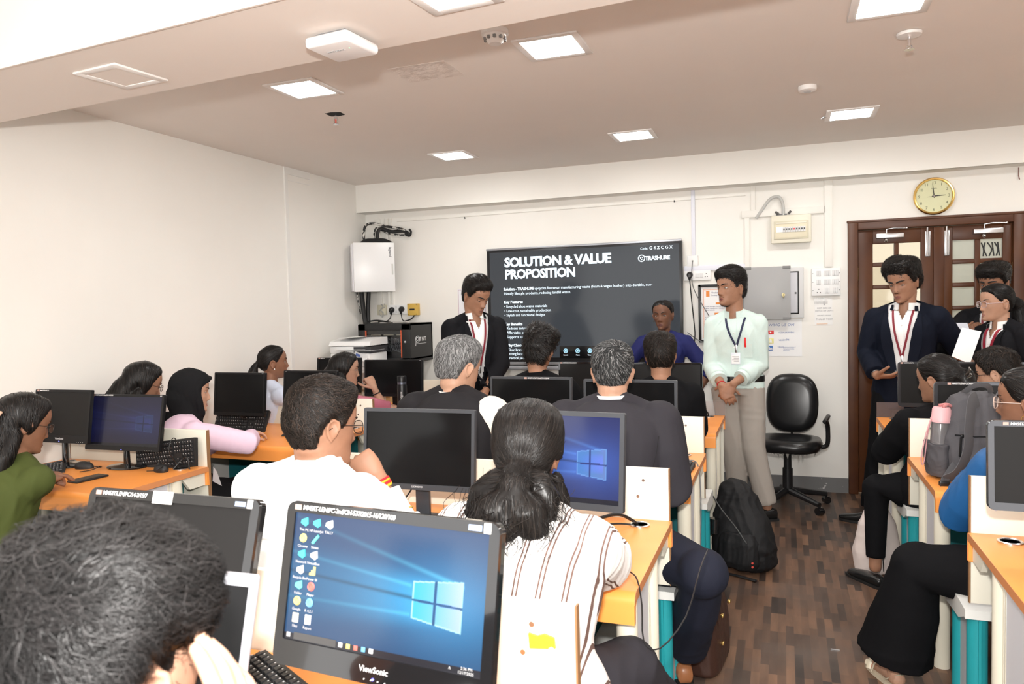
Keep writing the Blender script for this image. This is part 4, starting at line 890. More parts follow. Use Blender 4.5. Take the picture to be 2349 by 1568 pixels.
# ================================================================== keyboards, mice, desk clutter
m_key_b = mat('keyboard_black', (.016, .016, .017), .5)
m_keycap = mat('keycap_black', (.022, .022, .024), .45)
def keyboard(label, x, y, rz=0, tilt=0, z=DH, W=.44, D=.145, legend=False, rot=None, full=True):
    t = thing('keyboard', label, 'keyboard', (x, y, z), math.radians(rz), 'black keyboards')
    if rot: t.rotation_euler = rot
    w = MB(); w.prism([(-D / 2, 0), (D / 2, 0), (D / 2, .024), (D / 2 - .02, .022), (-D / 2 + .01, .010), (-D / 2, .006)], 0, -W / 2, W / 2); w.build('case', m_key_b, t)
    w = MB(); lg = MB(); sl = (.022 - .010) / (D - .03)
    rows_ = 6; ky = (D - .024) / rows_
    blocks = [(0, .66, 15), (.69, .17 * 1.0, 4), (.80, .2, 4)] if full else [(0, 1.0, 15)]
    blocks = [(0.0, .655, 14), (.675, .125, 3), (.815, .185, 4)]
    for r in range(rows_):
        yy = -D / 2 + .014 + ky * (r + .5); zz = .010 + sl * (yy + D / 2 - .01)
        for b0, bw, n in blocks:
            if r == 0 and n == 14:
                ws = [1.2, 1.2, 1.2, 5.8, 1.2, 1.2, 1.2, 1.0]; 
            elif n == 14: ws = {5: [1] * 14, 4: [1] * 13 + [1.6], 3: [1.4] + [1] * 12 + [1.2], 2: [1.7] + [1] * 11 + [1.9], 1: [2.2] + [1] * 10 + [2.4]}[r]
            elif n == 3 and r == 2: continue
            elif n == 3 and r == 1: ws = [-1, 1, -1]
            else: ws = [1] * n
            tot = sum(abs(q) for q in ws); xx = -W / 2 + .010 + (W - .02) * b0
            for q in ws:
                kw = (W - .02) * bw * abs(q) / tot
                if q > 0:
                    a, b_, c_, d_ = xx + .0012, xx + kw - .0012, yy - ky / 2 + .001, yy + ky / 2 - .001
                    V = [(a, c_, zz), (b_, c_, zz - 0), (b_, d_, zz + sl * ky), (a, d_, zz + sl * ky), (a + .002, c_ + .0015, zz + .007), (b_ - .002, c_ + .0015, zz + .007), (b_ - .002, d_ - .003, zz + .007 + sl * ky), (a + .002, d_ - .003, zz + .007 + sl * ky)]
                    w.add(V, [(4, 5, 6, 7), (0, 1, 5, 4), (1, 2, 6, 5), (2, 3, 7, 6), (3, 0, 4, 7)])
                    if legend and kw < .03:
                        lg.add([(a + .0035, d_ - .0075, zz + .0077 + sl * ky * .7), (a + .0075, d_ - .0075, zz + .0077 + sl * ky * .7), (a + .0075, d_ - .0042, zz + .0077 + sl * ky), (a + .0035, d_ - .0042, zz + .0077 + sl * ky)], [(0, 1, 2, 3)])
                xx += kw
    tag(w.build('keys', m_keycap, t, smooth=0), kind='stuff')
    if lg.n: tag(lg.build('key_legends', mat('legend_white', (.6, .6, .6), .5), t, smooth=0), kind='stuff')
    return t
def mouse(label, x, y, rz=0, z=DH, path=None):
    t = thing('mouse', label, 'mouse', (x, y, z), math.radians(rz), 'black mice')
    w = MB(); R = []
    for k, (zz, s) in enumerate(((0, .96), (.012, 1.0), (.024, .88), (.032, .62), (.036, .25))):
        R.append(np.array([((.031 - .006 * max(0, math.sin(a))) * s * math.cos(a), .052 * s * math.sin(a) - .006 * k / 4, zz) for a in np.linspace(0, 2 * PI, 25)[:-1]]))
    w.rings(R); w.build('shell', m_key_b, t, smooth=60)
    w = MB(); w.cyl((-.004, .025, .031), (.004, .025, .031), .006, 10); w.build('scroll_wheel', mat('wheel_grey', (.06, .06, .06), .5), t)
    if path:
        w = MB(); w.tube(spline(path, 30), .0022, 6); w.build('cord', m_black, t)
    return t
keyboard('large black keyboard lying at an angle under the near bright monitor', -.952, 1.19, -29, W=.42, legend=True)
keyboard('keyboard of the man in white, seen under the monitor before him', -1.10, 2.22, 0, legend=True)
keyboard('keyboard tucked under the elbow of the dark suit man near the aisle', -.62, 3.53, -2, legend=True)
keyboard('black keyboard leaning upright against the cream board behind the dim purple monitor', -2.985, 2.985, 0, z=.80, W=.37, rot=(math.radians(78), math.radians(-7), math.radians(4)), legend=True)
keyboard('keyboard of the girl in olive green, at the left edge', -3.585, 2.655, 48, W=.36, legend=True)
keyboard('keyboard below the dark monitor right of the hijab girl', -3.40, 4.05, 0, z=.80, W=.40, rot=(math.radians(60), 0, math.radians(3)), legend=True)
keyboard('closed black keyboard on the orange desk beside the man in white', -2.80, 3.98, 4, W=.36)
keyboard('keyboard on the nearest right desk at the right edge', .98, 2.31, -8, legend=True)
mouse('black mouse between the two left monitors', -3.40, 2.845, -78, path=[(0, .05, .012), (.0, .09, .006), (.04, .12, .02), (.08, .10, .01), (.10, .05, .004)])
mouse('black mouse at the right end of the left desk', -2.935, 2.885, 70, path=[(0, .05, .012), (.02, .08, .01), (.04, .05, .03), (.0, -.03, .03), (-.05, -.05, .02), (-.06, .02, .01)])
mouse('black mouse half hidden behind the striped sleeve', -.55, 2.10, -30, path=[(0, .05, .012), (.05, .08, .01), (.12, .06, .012), (.17, .03, .01), (.21, .0, -.04), (.24, -.03, -.12), (.27, .0, -.14), (.28, .10, -.08), (.22, .25, .0), (.14, .40, .004)])
# phone on the left desk
t = thing('phone', 'black phone lying flat on the left orange desk', 'phone', (-3.150, 2.652, DH), math.radians(-6))
w = MB(); w.box((0, 0, .005), (.076, .165, .009), .004, 2); w.build('case', m_black, t)
w = MB(); w.bx(-.034, .034, -.078, .078, .0095, .0102); w.build('display', m_mongloss, t)
# loose cables on desks
def lead(path, r, label, m=m_black, n=40): 
    w = MB(); w.tube(spline(path, n), r, 7); return tag(w.build('cable', m), label, 'cable')
lead([(-.60, 2.42, .80), (-.54, 2.50, .80), (-.50, 2.56, .765), (-.49, 2.59, .742)], .006, 'thick black cable dropping into the desk ring by the blue window monitor')
lead([(-.75, 2.45, .745), (-.64, 2.50, .752), (-.55, 2.56, .75), (-.50, 2.585, .742)], .0035, 'thin black cable lying on the orange desk by the blue window monitor')
lead([(-.60, 5.12, .80), (-.53, 5.18, .80), (-.49, 5.19, .77), (-.485, 5.195, .742)], .005, 'black cables entering the desk ring by the clear screen near the mint shirt man')
lead([(-.47, 3.58, .757), (-.42, 3.62, .765), (-.385, 3.60, .74), (-.37, 3.55, .6), (-.372, 3.53, .35), (-.372, 3.55, .02)], .003, 'thin grey cord hanging over the aisle end of the grey haired men desk', mat('grey_cable', (.16, .16, .16), .5))
lead([(-2.89, 2.92, .745), (-2.86, 2.95, .79), (-2.83, 2.955, .80), (-2.82, 2.955, .742)], .004, 'black cable loop at the ring of the left desk')
lead([(-2.86, 2.98, .745), (-2.88, 2.93, .90), (-2.89, 2.90, .84), (-2.87, 2.95, .742)], .0025, 'thin cable rising behind the leaning keyboard')
lead([(-1.32, 2.52, .86), (-1.36, 2.5, .80), (-1.42, 2.48, .76), (-1.46, 2.4, .745)], .003, 'thin black cable under the reflecting monitor')
lead([(-3.60, 2.90, .76), (-3.66, 2.86, .75), (-3.70, 2.80, .745)], .005, 'black cable behind the far left monitor base')
lead([(.80, 2.62, .90), (.775, 2.66, .83), (.73, 2.68, .77), (.70, 2.69, .742)], .006, 'thick black video cable dropping into the desk ring at right')
lead([(.95, 2.60, .76), (.85, 2.66, .77), (.75, 2.69, .76), (.70, 2.70, .742)], .004, 'second black cable curving into the desk ring at right')
w = MB(); w.cyl((.785, 2.645, .855), (.765, 2.668, .80), .013, 12); tag(w.build('ferrite_choke', m_black), 'black cylindrical choke on the video cable at right', 'choke')
# paper on the near edge of the grey haired men's desk
w = MB(); w.add([(-.56, 3.245, .66), (-.425, 3.235, .655), (-.425, 3.30, .7435), (-.56, 3.30, .7435)], [(0, 1, 2, 3)]); w.add([(-.56, 3.243, .66), (-.425, 3.233, .655), (-.425, 3.299, .7445), (-.56, 3.299, .7445)], [(3, 2, 1, 0)]); tag(w.build('paper_sheet', m_paper), 'white sheet folded over the desk edge beside the dark suit man', 'paper')
# flask
t = thing('flask', 'tall black vacuum flask in front of the far monitor', 'bottle', (-2.72, 5.02, DH))
w = MB(); w.lathe([(.001, 0), (.037, 0), (.038, .01), (.038, .20), (.034, .215), (.001, .215)], 28); w.build('body', mat('flask_black', (.012, .012, .013), .3), t)
w = MB(); w.lathe([(.001, .215), (.0345, .215), (.0345, .23), (.001, .23)], 28); w.build('steel_ring', mat('brushed_blue_grey', (.22, .24, .30), .3, metal=.8), t)
w = MB(); w.lathe([(.001, .23), (.036, .23), (.036, .27), (.032, .277), (.001, .277)], 28); w.build('cap', mat('flask_black', (.012, .012, .013), .3), t)
w = MB(); write(w, 'milton', .03, T(.008, -.0392, .16) @ WALLM @ Rz(-PI / 2)); w.build('lettering', m_wl, t)
w = MB(); w.lathe([(.001, 0), (.028, 0), (.032, .07), (.030, .07), (.026, .004), (.001, .004)], 20); tag(w.build('tumbler', m_glass, M=T(-3.02, 5.05, DH)), 'small clear tumbler on the far desk left of the flask', 'glass')
# sticker remains on the back board of the near desk
ST = [(-.486, .832), (-.448, .836), (-.440, .842), (-.432, .838), (-.434, .858), (-.455, .864), (-.470, .858), (-.488, .862)]
w = MB(); w.prism(ST, 1, 1.3952, 1.4018); tag(w.build('sticker_remains', mat('yellow_sticker', (.72, .33, .03), .5, bump=(150, .4, .002, 2)), smooth=0), 'torn yellow sticker on the cream board behind the woman in stripes', 'sticker')
# tower computers on the floor under the desks
for x, y, l in ((-.52, 2.42, 'white and grey computer case under the desk of the woman in stripes'), (-.56, 5.0, 'pale computer case under the centre desk nearest the screen'), (.80, 2.5, 'pale computer case under the nearest right desk'), (-2.95, 2.85, 'pale computer case under the left desk')):
    t = thing('computer_case', l, 'computer', (x, y, 0))
    w = MB(); w.bx(-.09, .09, -.2, .2, .01, .40, .006); w.build('case', mat('pale_case', (.55, .56, .54), .4), t)
    w = MB(); w.bx(-.088, .088, -.212, -.2, .015, .395, .004); w.build('front', mat('front_grey', (.32, .33, .33), .4), t)
    w = MB(); w.bx(-.07, .07, -.216, -.21, .31, .345); w.build('drive_bay', m_black, t)
# ================================================================== people: builders
def fuse(mb, voxel, smooth=3, fac=.5, name='m'):
    """one continuous surface grown over overlapping closed shapes"""
    me = mb.mesh(name); o = bpy.data.objects.new('tmp', me); COL.objects.link(o)
    r = o.modifiers.new('r', 'REMESH'); r.mode = 'VOXEL'; r.voxel_size = voxel; r.adaptivity = 0
    if smooth: s = o.modifiers.new('s', 'SMOOTH'); s.iterations = smooth; s.factor = fac
    dg = bpy.context.evaluated_depsgraph_get(); dg.update()
    out = bpy.data.meshes.new_from_object(o.evaluated_get(dg))
    bpy.data.objects.remove(o); bpy.data.meshes.remove(me); return out
def mco(me):
    a = np.zeros(len(me.vertices) * 3, 'f'); me.vertices.foreach_get('co', a); return a.reshape(-1, 3).astype(float)
def mno(me):
    a = np.zeros(len(me.vertices) * 3, 'f'); me.vertices.foreach_get('normal', a); return a.reshape(-1, 3).astype(float)
def setco(me, P): me.vertices.foreach_set('co', P.astype('f').ravel()); me.update()
def folds(me, amp, freq=14, seed=0, aniso=(1, 1, .55)):
    P = mco(me); N = mno(me); r = np.random.default_rng(seed); h = np.zeros(len(P))
    for k in range(6):
        d = r.normal(size=3) * np.array(aniso); d /= np.linalg.norm(d); f = freq * 2.5 * (.5 + 1.3 * k / 5); e = r.normal(size=3); e /= np.linalg.norm(e)
        q = np.sin(f * P @ d + r.uniform(0, 6) + 1.9 * np.sin(f * .4 * P @ e + r.uniform(0, 6)))
        g = .5 + .5 * np.sin(f * .3 * P @ e + r.uniform(0, 6)); h += (q if k < 2 else (1 - 2 * np.abs(q) ** .8)) * g / (1 + .35 * k)
    h = h * amp / 1.5
    setco(me, P + N * h[:, None])
def cut(me, keep):
    """drop the faces whose centre fails keep(centres)"""
    n = len(me.polygons); c = np.zeros(n * 3, 'f'); me.polygons.foreach_get('center', c); c = c.reshape(-1, 3).astype(float)
    k = keep(c)
    bm = bmesh.new(); bm.from_mesh(me); bm.faces.ensure_lookup_table()
    bmesh.ops.delete(bm, geom=[bm.faces[i] for i in np.nonzero(~k)[0]], context='FACES')
    bm.to_mesh(me); bm.free(); me.update()
def nrm(v): v = np.asarray(v, float); return v / (np.linalg.norm(v) + 1e-12)

# ---- head
HZ = np.array([-.118, -.113, -.104, -.088, -.066, -.04, -.01, .02, .05, .075, .095, .108, .115])
HA = np.array([.010, .024, .036, .049, .0585, .0655, .071, .0745, .0755, .070, .055, .034, .006])
HF = np.array([.066, .080, .0875, .086, .083, .083, .086, .0905, .0915, .083, .061, .032, .004])
HB = np.array([.02, .005, -.015, -.04, -.062, -.082, -.097, -.104, -.101, -.088, -.063, -.036, -.010])
def gs(x, z, cx, cz, sx, sz): return np.exp(-.5 * ((x - cx) / sx) ** 2 - .5 * ((z - cz) / sz) ** 2)
def head_feat(x, z, fem=0, nose=1.0):
    ax = np.abs(x)
    zr = np.clip((.008 - z) / .046, 0, 1); k = np.where(z > .008, np.exp(-((z - .008) / .012) ** 2) * .0035, (.0035 + .020 * zr) * np.where(z < -.038, np.exp(-((z + .038) / .0075) ** 2), 1))
    sig = np.where(z > .008, .0075, .0062 + .0042 * zr)
    f = nose * k * np.exp(-.5 * (x / sig) ** 2) + nose * .0095 * gs(ax, z, .0125, -.043, .0055, .0065)
    f += -.0105 * gs(ax, z, .031, .001, .015, .0095) + (.0035 - .0015 * fem) * gs(ax, z, .028, .020, .018, .007)
    f += .0058 * gs(x, z, 0, -.0655, .018, .0048) + .0068 * gs(x, z, 0, -.0785, .0155, .0058) - .0040 * gs(x, z, 0, -.0718, .020, .0024)
    f += .006 * gs(x, z, 0, -.104, .017, .011) - .0042 * gs(x, z, 0, -.0895, .016, .0055) + .0035 * gs(ax, z, .044, -.022, .016, .018) - .003 * gs(ax, z, .045, -.06, .012, .02)
    return f
def head_ab(z, fem=0):
    a = np.interp(z, HZ, HA) * (1 - .06 * fem * np.clip((-.02 - z) / .06, 0, 1)); return a, np.interp(z, HZ, HF), np.interp(z, HZ, HB)
def front_y(x, z, fem=0, nose=1.0):
    a, yf, yb = head_ab(np.asarray(z, float), fem); y0 = -.012
    q = np.clip(np.abs(x) / a, 0, .999)
    return y0 + (yf - y0) * (1 - q ** 2.3) ** (1 / 2.3) + head_feat(np.asarray(x, float), z, fem, nose)
def head_grid(fem=0, nose=1.0, nu=88, nz=72, off=None):
    s = np.linspace(-PI, PI, nu, endpoint=False); u = s - .42 * np.sin(s)
    zz = .115 * np.sin(np.linspace(-1, 1, nz) * PI / 2 * .96); zz = -.0015 + zz * 1.018; zz = np.clip(zz, -.1178, .1148)
    G = []
    for z in zz:
        a, yf, yb = head_ab(z, fem); y0 = -.012
        S = np.sign(np.sin(u)); c = np.cos(u); p = np.where(c > 0, 2.3, 2.1)
        x = a * S * np.abs(np.sin(u)) ** (2 / p); y = np.where(c > 0, y0 + (yf - y0) * np.abs(c) ** (2 / p), y0 - (y0 - yb) * np.abs(c) ** (2 / p))
        w = np.clip(c * 2.2, 0, 1); y = y + head_feat(x, np.full_like(x, z), fem, nose) * w
        if off is not None:
            t = off(u, z, x, y); d = np.stack([x, (y + .008) * .85, np.full_like(x, max(z + .02, 0) * 1.0)], -1); d /= np.linalg.norm(d, axis=1)[:, None] + 1e-9
            P = np.stack([x, y, np.full_like(x, z)], -1) + d * t[:, None]
        else: P = np.stack([x, y, np.full_like(x, z)], -1)
        G.append(P)
    return u, zz, G
def hairline(u, front=.070, temple=.058, side=-.012, ear=.022, nape=-.078):
    a = np.abs(u); return np.interp(a, [0, .55, .95, 1.22, 1.42, 1.60, 1.95, 2.3, PI], [front, front - .002, temple, .02, side, ear, -.012, nape + .012, nape])

# ---- hands
def hand(mb, W, fdir, ddir, side, curl=(.25, .25, .3, .35), tc=.3, spread=.06, s=1.0, tdir=None):
    """W wrist, fdir finger direction, ddir back-of-hand direction, side +1 right / -1 left; curl per finger in radians per joint"""
    Y = nrm(fdir); Z = nrm(np.asarray(ddir, float) - Y * np.dot(ddir, Y)); X = np.cross(Y, Z)
    sx = -side
    def g(x, y, z): return np.asarray(W) + s * (X * x + Y * y + Z * z)
    R = []
    for y, rx, rz, zo in ((-.012, .025, .019, 0), (.01, .029, .018, 0), (.04, .039, .0165, .001), (.072, .0425, .0145, .002), (.094, .039, .011, .002)):
        R.append(np.array([g(rx * math.cos(a) - sx * .002, y + (.004 * sx * math.cos(a)), zo + rz * math.sin(a)) for a in np.linspace(0, 2 * PI, 17)[:-1]]))
    mb.rings(R)
    TM = np.eye(4); TM[:3, 0] = X * s; TM[:3, 1] = Y * s; TM[:3, 2] = Z * s; TM[:3, 3] = g(sx * .022, .034, -.009)
    mb.ell((0, 0, 0), (.017, .030, .015), 12, 8, M=Matrix(TM.tolist()))
    for k, (bx, L, r) in enumerate(((.0295, .072, .0088), (.010, .081, .0090), (-.0095, .075, .0086), (-.0275, .058, .0076))):
        ang = spread * (1.5 - k) ; th = 0.0; p = np.array([bx * sx, .083 - .004 * abs(k - 1.2), .003]); pts = [p - np.array([0, .02, .001]), p]
        c = curl[k]
        for q, fr in enumerate((.46, .30, .24)):
            th += c * (1.0, 1.15, .75)[q]
            d = np.array([sx * math.sin(ang) * math.cos(th), math.cos(ang) * math.cos(th), -math.sin(th)]); p = p + d * L * fr; pts.append(p)
        mb.tube([g(*q) for q in pts], np.array([r, r * 1.02, r * .98, r * .9, r * .78]) * s, 10, dome=True)
    p = np.array([sx * .020, .012, -.006]); d0 = np.array([sx * .72, .66, -.22]) if tdir is None else np.array([sx * tdir[0], tdir[1], tdir[2]]); d0 = nrm(d0); inn = nrm(np.array([-sx * .75, .45, -.5]))
    pts = [p]; d = d0
    for q, L in enumerate((.044, .034, .028)):
        p = p + d * L; pts.append(p); d = nrm(d + inn * tc)
    mb.tube([g(*q) for q in pts], np.array([.0135, .0118, .0102, .0085]) * s, 10, dome=True)

def ik(S, W, L1, L2, pole):
    S, W, pole = map(lambda q: np.asarray(q, float), (S, W, pole)); d = W - S; D = np.linalg.norm(d)
    if D > (L1 + L2) * .995: k = D / ((L1 + L2) * .995); L1 *= k; L2 *= k
    n = d / D; a = (L1 ** 2 - L2 ** 2 + D ** 2) / (2 * D); h = math.sqrt(max(0, L1 ** 2 - a * a))
    q = pole - n * pole.dot(n); return S + n * a + nrm(q) * h

SKIN = {}
def skin(tone):
    t = {'fair': (.52, .30, .205), 'mid': (.36, .185, .115), 'tan': (.27, .13, .078), 'dark': (.165, .076, .046)}[tone]
    return mat('skin_' + tone, t, .48, spec=.35, bump=(160, .08, .002, 3), noise_col=(tuple(c * .82 for c in t), 24, .35, .75), sss=.06)
m_eyew = mat('eye_white', (.62, .60, .57), .2); m_iris = mat('iris_brown', (.015, .008, .005), .12)
m_brow = mat('brow_hair', (.008, .006, .005), .6)
def cloth(name, col, rough=.8, bump=(260, .25, .001, 2), nc=None, sheen=.0, spec=.25): return mat(name, col, rough, spec=spec, bump=bump, noise_col=nc, sheen=sheen)

class Person:
    def __init__(s, label, x, y, a, hip, head, hyaw, hpitch=0, hroll=0, hs=1.0, sc=1.0, sh=.175, g=1.0, fem=0, tone='mid', vox=.005, bulge=-.02, nose=1.0, neckf=.030, neckd=.172, group=None):
        """x, y pelvis; a heading in degrees (90 = towards the screen); head = world centre of the head"""
        s.t = thing('person', label, 'person', (x, y, 0), math.radians(a - 90), group or ('people seated in the room' if hip < .7 else 'people standing at the front'))
        s.a = a; s.fem = fem; s.sc = sc; s.hs = hs; s.g = g; s.tone = tone; s.vox = vox; s.nose = nose
        s.Wi = np.array((T(x, y, 0) @ Rz(math.radians(a - 90))).inverted())
        s.hip = np.array([0, 0, hip]); s.Hc = s.L(head)
        s.HM = T(*s.Hc) @ Rz(math.radians(hyaw - a)) @ Rx(math.radians(hpitch)) @ Ry(math.radians(hroll)) @ Matrix.Diagonal((hs, hs, hs, 1))
        R3 = np.array(s.HM)[:3, :3] / hs
        s.N = s.Hc - R3[:, 1] * neckf * hs - np.array([0, 0, neckd * hs]) + R3[:, 2] * 0
        s.neck_top = s.Hc + R3 @ np.array([0, -.028, -.060]) * hs
        # spine
        p0 = s.hip; p2 = s.N; L = np.linalg.norm(p2 - p0); s.c1 = p0 + np.array([0, bulge, .52 * L])
        s.body = MB(); s.sh = sh; s.arms = {}; s.SL = L
        s.S = {k: s.sp(.865) + np.array([k * sh, -.004, 0]) for k in (1, -1)}
    def L(s, p): p = np.asarray(p, float); return s.Wi[:3, :3] @ p + s.Wi[:3, 3]
    def Ld(s, d): return s.Wi[:3, :3] @ np.asarray(d, float)
    def sp(s, t): return (1 - t) ** 2 * s.hip + 2 * t * (1 - t) * s.c1 + t * t * s.N
    def tg(s, t): return nrm(2 * (1 - t) * (s.c1 - s.hip) + 2 * t * (s.N - s.c1))
    def torso(s, mb, pad=0.0, t0=-.06, t1=1.0, k=1.0, n=28, belly=0, hem=None):
        tt = np.array([-.25, -.1, 0, .14, .32, .52, .70, .82, .91, .97, 1.03]); f = s.fem
        rx = np.array([.172, .178, .178 + .006 * f, .168, .150 - .012 * f, .158 - .008 * f, .172 - .010 * f, .168 - .012 * f, .128, .082, .064])
        ry = np.array([.12, .125, .125, .118, .108 - .004 * f, .116, .122 + .004 * f, .108, .088, .072, .060])
        ts = np.linspace(t0, t1, 18); R = []
        for t in ts:
            c = s.sp(t) if t >= 0 else s.hip + s.tg(0) * t * s.SL
            up = s.tg(max(t, 0)); r = np.array([1., 0, 0]); r = nrm(r - up * up[0]); fw = np.cross(up, r)
            a_ = np.interp(t, tt, rx) * s.g * s.sc * k + pad; b_ = np.interp(t, tt, ry) * s.g * s.sc * k + pad
            an = np.linspace(0, 2 * PI, n, endpoint=False)
            bb = np.where(np.sin(an) > 0, b_ + belly * np.exp(-((t - .25) / .2) ** 2), b_)
            R.append(c + np.sign(np.cos(an))[:, None] * (np.abs(np.cos(an)) ** .85)[:, None] * r * a_ + (np.sign(np.sin(an)) * np.abs(np.sin(an)) ** .9 * bb)[:, None] * fw)
        mb.rings(R)
    def traps(s, mb, pad=0.0, drop=0.0):
        for k in (1, -1):
            a = s.N + np.array([k * .018, -.008, .012 - drop]); b = s.S[k] + np.array([-k * .01, 0, .018])
            mb.tube([a, (a * .55 + b * .45) + np.array([0, 0, .002]), b], np.array([.050, .050, .050]) * s.sc + pad, 14, dome=True)
    def arm(s, k, wrist, pole, fdir=None, ddir=None, curl=(.3, .3, .35, .4), tc=.3, spread=.06, world=True, elbow=None, hs=None, hand_=True, tdir=None, L=(.30, .26)):
        """k +1 right, -1 left"""
        W = s.L(wrist) if world else np.asarray(wrist, float); po = s.Ld(pole) if world else np.asarray(pole, float)
        E = ik(s.S[k], W, L[0] * s.sc, L[1] * s.sc, po) if elbow is None else (s.L(elbow) if world else np.asarray(elbow, float))
        s.arms[k] = (s.S[k], E, W)
        fd = nrm(W - E) if fdir is None else (s.Ld(fdir) if world else fdir)
        dd = np.array([0, 0, 1.]) if ddir is None else (s.Ld(ddir) if world else ddir)
        if hand_: hand(s.body, W, fd, dd, k, curl, tc, spread, (hs or s.sc), tdir)
        m = s.sc * (.92 if s.fem else 1)
        mid = E * .5 + W * .5
        s.body.tube([s.S[k], s.S[k] * .5 + E * .5, E, E * .75 + W * .25, mid, W * .85 + E * .15, W], np.array([.050, .044, .038, .042, .036, .027, .0255]) * m, 14, dome=True)
    def sleeve(s, mb, k, frac=1.0, pad=.010, r=(.066, .062, .055, .05, .045), cuff=None):
        S, E, W = s.arms[k]; m = s.sc * (.93 if s.fem else 1)
        P = [S + nrm(S - E) * .004, S * .5 + E * .5, E]; rr = [r[0], r[1], r[2]]
        if frac > .5:
            f = (frac - .5) * 2; P += [E + (W - E) * f * .5, E + (W - E) * f]; rr += [r[3], r[4]]
        else: P = [P[0], S + (E - S) * frac, S + (E - S) * frac * 2]; rr = [r[0], r[1], r[2]]
        mb.tube(P, np.array(rr) * m + pad, 18, dome=False); mb.ell(tuple(S), tuple(np.array([1, 1, 1.]) * (r[0] * m + pad)), 16, 10)
    def finish_body(s, core=.80, legs=None, ears=True, neck_r=None):
        b = s.body
        s.torso(b, t0=-.05, t1=.98, k=core); s.traps(b, -.012)
        nr = neck_r or (.050 if s.fem else .057) * s.sc
        b.tube([s.N - s.tg(1) * .05, s.N + (s.neck_top - s.N) * .5, s.neck_top], np.array([nr * 1.18, nr, nr * 1.0]), 20, dome=True)
        u, zz, G = head_grid(s.fem, s.nose); hb = MB(); hb.rings(G); b.merge(hb, 0, s.HM)
        for k in (1, -1) if ears else ():
            e = MB(); EM = T(k * .0725, -.016, -.012) @ Rz(k * math.radians(-24)) @ Rx(math.radians(-8))
            e.ell((0, 0, 0), (.0065, .0165, .0285), 14, 10, M=EM)
            e.tube([tuple(EM @ Vector(p)) for p in ((k * .003, .010, -.008), (k * .006, .015, .010), (k * .008, .010, .024), (k * .010, -.004, .029), (k * .011, -.016, .018), (k * .009, -.017, .0), (k * .006, -.010, -.018), (k * .003, .002, -.029))], .0045, 8, dome=True)
            b.merge(e, 0, s.HM)
        me = fuse(b, s.vox, 2, .4, 'body'); s.bme = me
        s.bo = put('body', me, skin(s.tone), s.t, 180)
        return s.bo
    def face(s, lid=12, gaze=(0, 0), brow=1.0, mouth=0, full=True):
        f = s.fem; sk = skin(s.tone)
        for k in (1, -1):
            ey = float(front_y(np.array([.031]), np.array([.0]), f, s.nose)[0]) - .0075; c = (k * .031, ey, .000)
            w = MB(); w.ell(c, (.0125, .0125, .0125), 16, 12, M=s.HM); eo = w.build('eye', m_eyew, s.t)
            gx, gz = math.sin(math.radians(gaze[0])), math.sin(math.radians(gaze[1])); d = nrm((gx, 1, gz))
            w = MB(); q = Matrix.Translation(c) @ Vector((0, 1, 0)).rotation_difference(Vector(d)).to_matrix().to_4x4()
            w.lathe([(.0062, .0111), (.0045, .0118), (.0005, .0123)], 16, s.HM @ q @ Rx(-PI / 2)); w.build('iris', m_iris, eo)
            lids = MB()
            def patch(e0, e1, r):
                V = []; na, ne = 14, 6
                for i in range(ne + 1):
                    for j in range(na + 1):
                        az = math.radians(-88 + 176 * j / na); bow = math.cos(az); el = math.radians(e0 + (e1 - e0) * i / ne)
                        if e0 < e1: el = math.radians(max(e0 * bow + (1 - bow) * 2, -40)) * (1 - i / ne) + math.radians(e1) * (i / ne)
                        else: el = math.radians(e0 * bow) * (1 - i / ne) + math.radians(e1) * (i / ne)
                        V.append((c[0] + r * math.sin(az) * math.cos(el), c[1] + r * math.cos(az) * math.cos(el), c[2] + r * math.sin(el)))
                lids.add(V, [(i * (na + 1) + j, i * (na + 1) + j + 1, (i + 1) * (na + 1) + j + 1, (i + 1) * (na + 1) + j) for i in range(ne) for j in range(na)], 0, s.HM); return V[:na + 1]
            e = patch(lid, 88, .0138); patch(-26, -88, .0136)
            lids.build('eyelid', sk, s.t)
            w = MB(); w.tube([tuple(s.HM @ Vector((p[0], p[1] + .0006, p[2]))) for p in e], .0011 * s.hs, 5); w.build('eyelashes', m_brow, s.t)
            w = MB(); xs = np.linspace(.011, .052, 9); zs = .0175 + .010 * np.sin((xs - .011) / .041 * 2.2) * (1 if f else .75)
            ys = front_y(xs, zs, f, s.nose) + .0005
            w.tube([tuple(s.HM @ Vector((k * a_, b_, c_))) for a_, b_, c_ in zip(xs, ys, zs)], np.array([.0028, .0036, .0034, .0026, .0012]) * brow * s.hs * (.75 if f else 1.05), 7); w.build('eyebrow', m_brow, s.t)
        lipc = {'fair': (.42, .17, .14), 'mid': (.27, .10, .08), 'tan': (.20, .075, .06), 'dark': (.15, .055, .048)}[s.tone]
        lip = mat('lip_' + s.tone, lipc, .4)
        w = MB(); xs = np.linspace(-.0215, .0215, 13)
        zu = -.0668 - .0035 * (np.abs(xs) / .0215) ** 1.6 + .0008 * np.cos(xs / .0215 * 9); zl = -.0772 - mouth * .004 + .0048 * (np.abs(xs) / .0215) ** 2
        for zz, rr in ((zu, .0034), (zl, .0042)):
            yy = front_y(xs, zz, f, s.nose) - .0028
            w.tube([tuple(s.HM @ Vector(p)) for p in zip(xs, yy, zz)], np.array([.25, .75, 1, 1, 1, .75, .25]) * rr * s.hs, 8, dome=True)
        w.build('lips', lip, s.t)
        xs2 = np.linspace(-.019, .019, 9); zz = -.0722 - mouth * .002 - .001 * (np.abs(xs2) / .02); yy = front_y(xs2, zz, f, s.nose) + .0022
        w = MB(); w.tube([tuple(s.HM @ Vector(p)) for p in zip(xs2, yy, zz)], np.array([.3, 1, 1, .3]) * (.0011 + .0032 * mouth) * s.hs, 6)
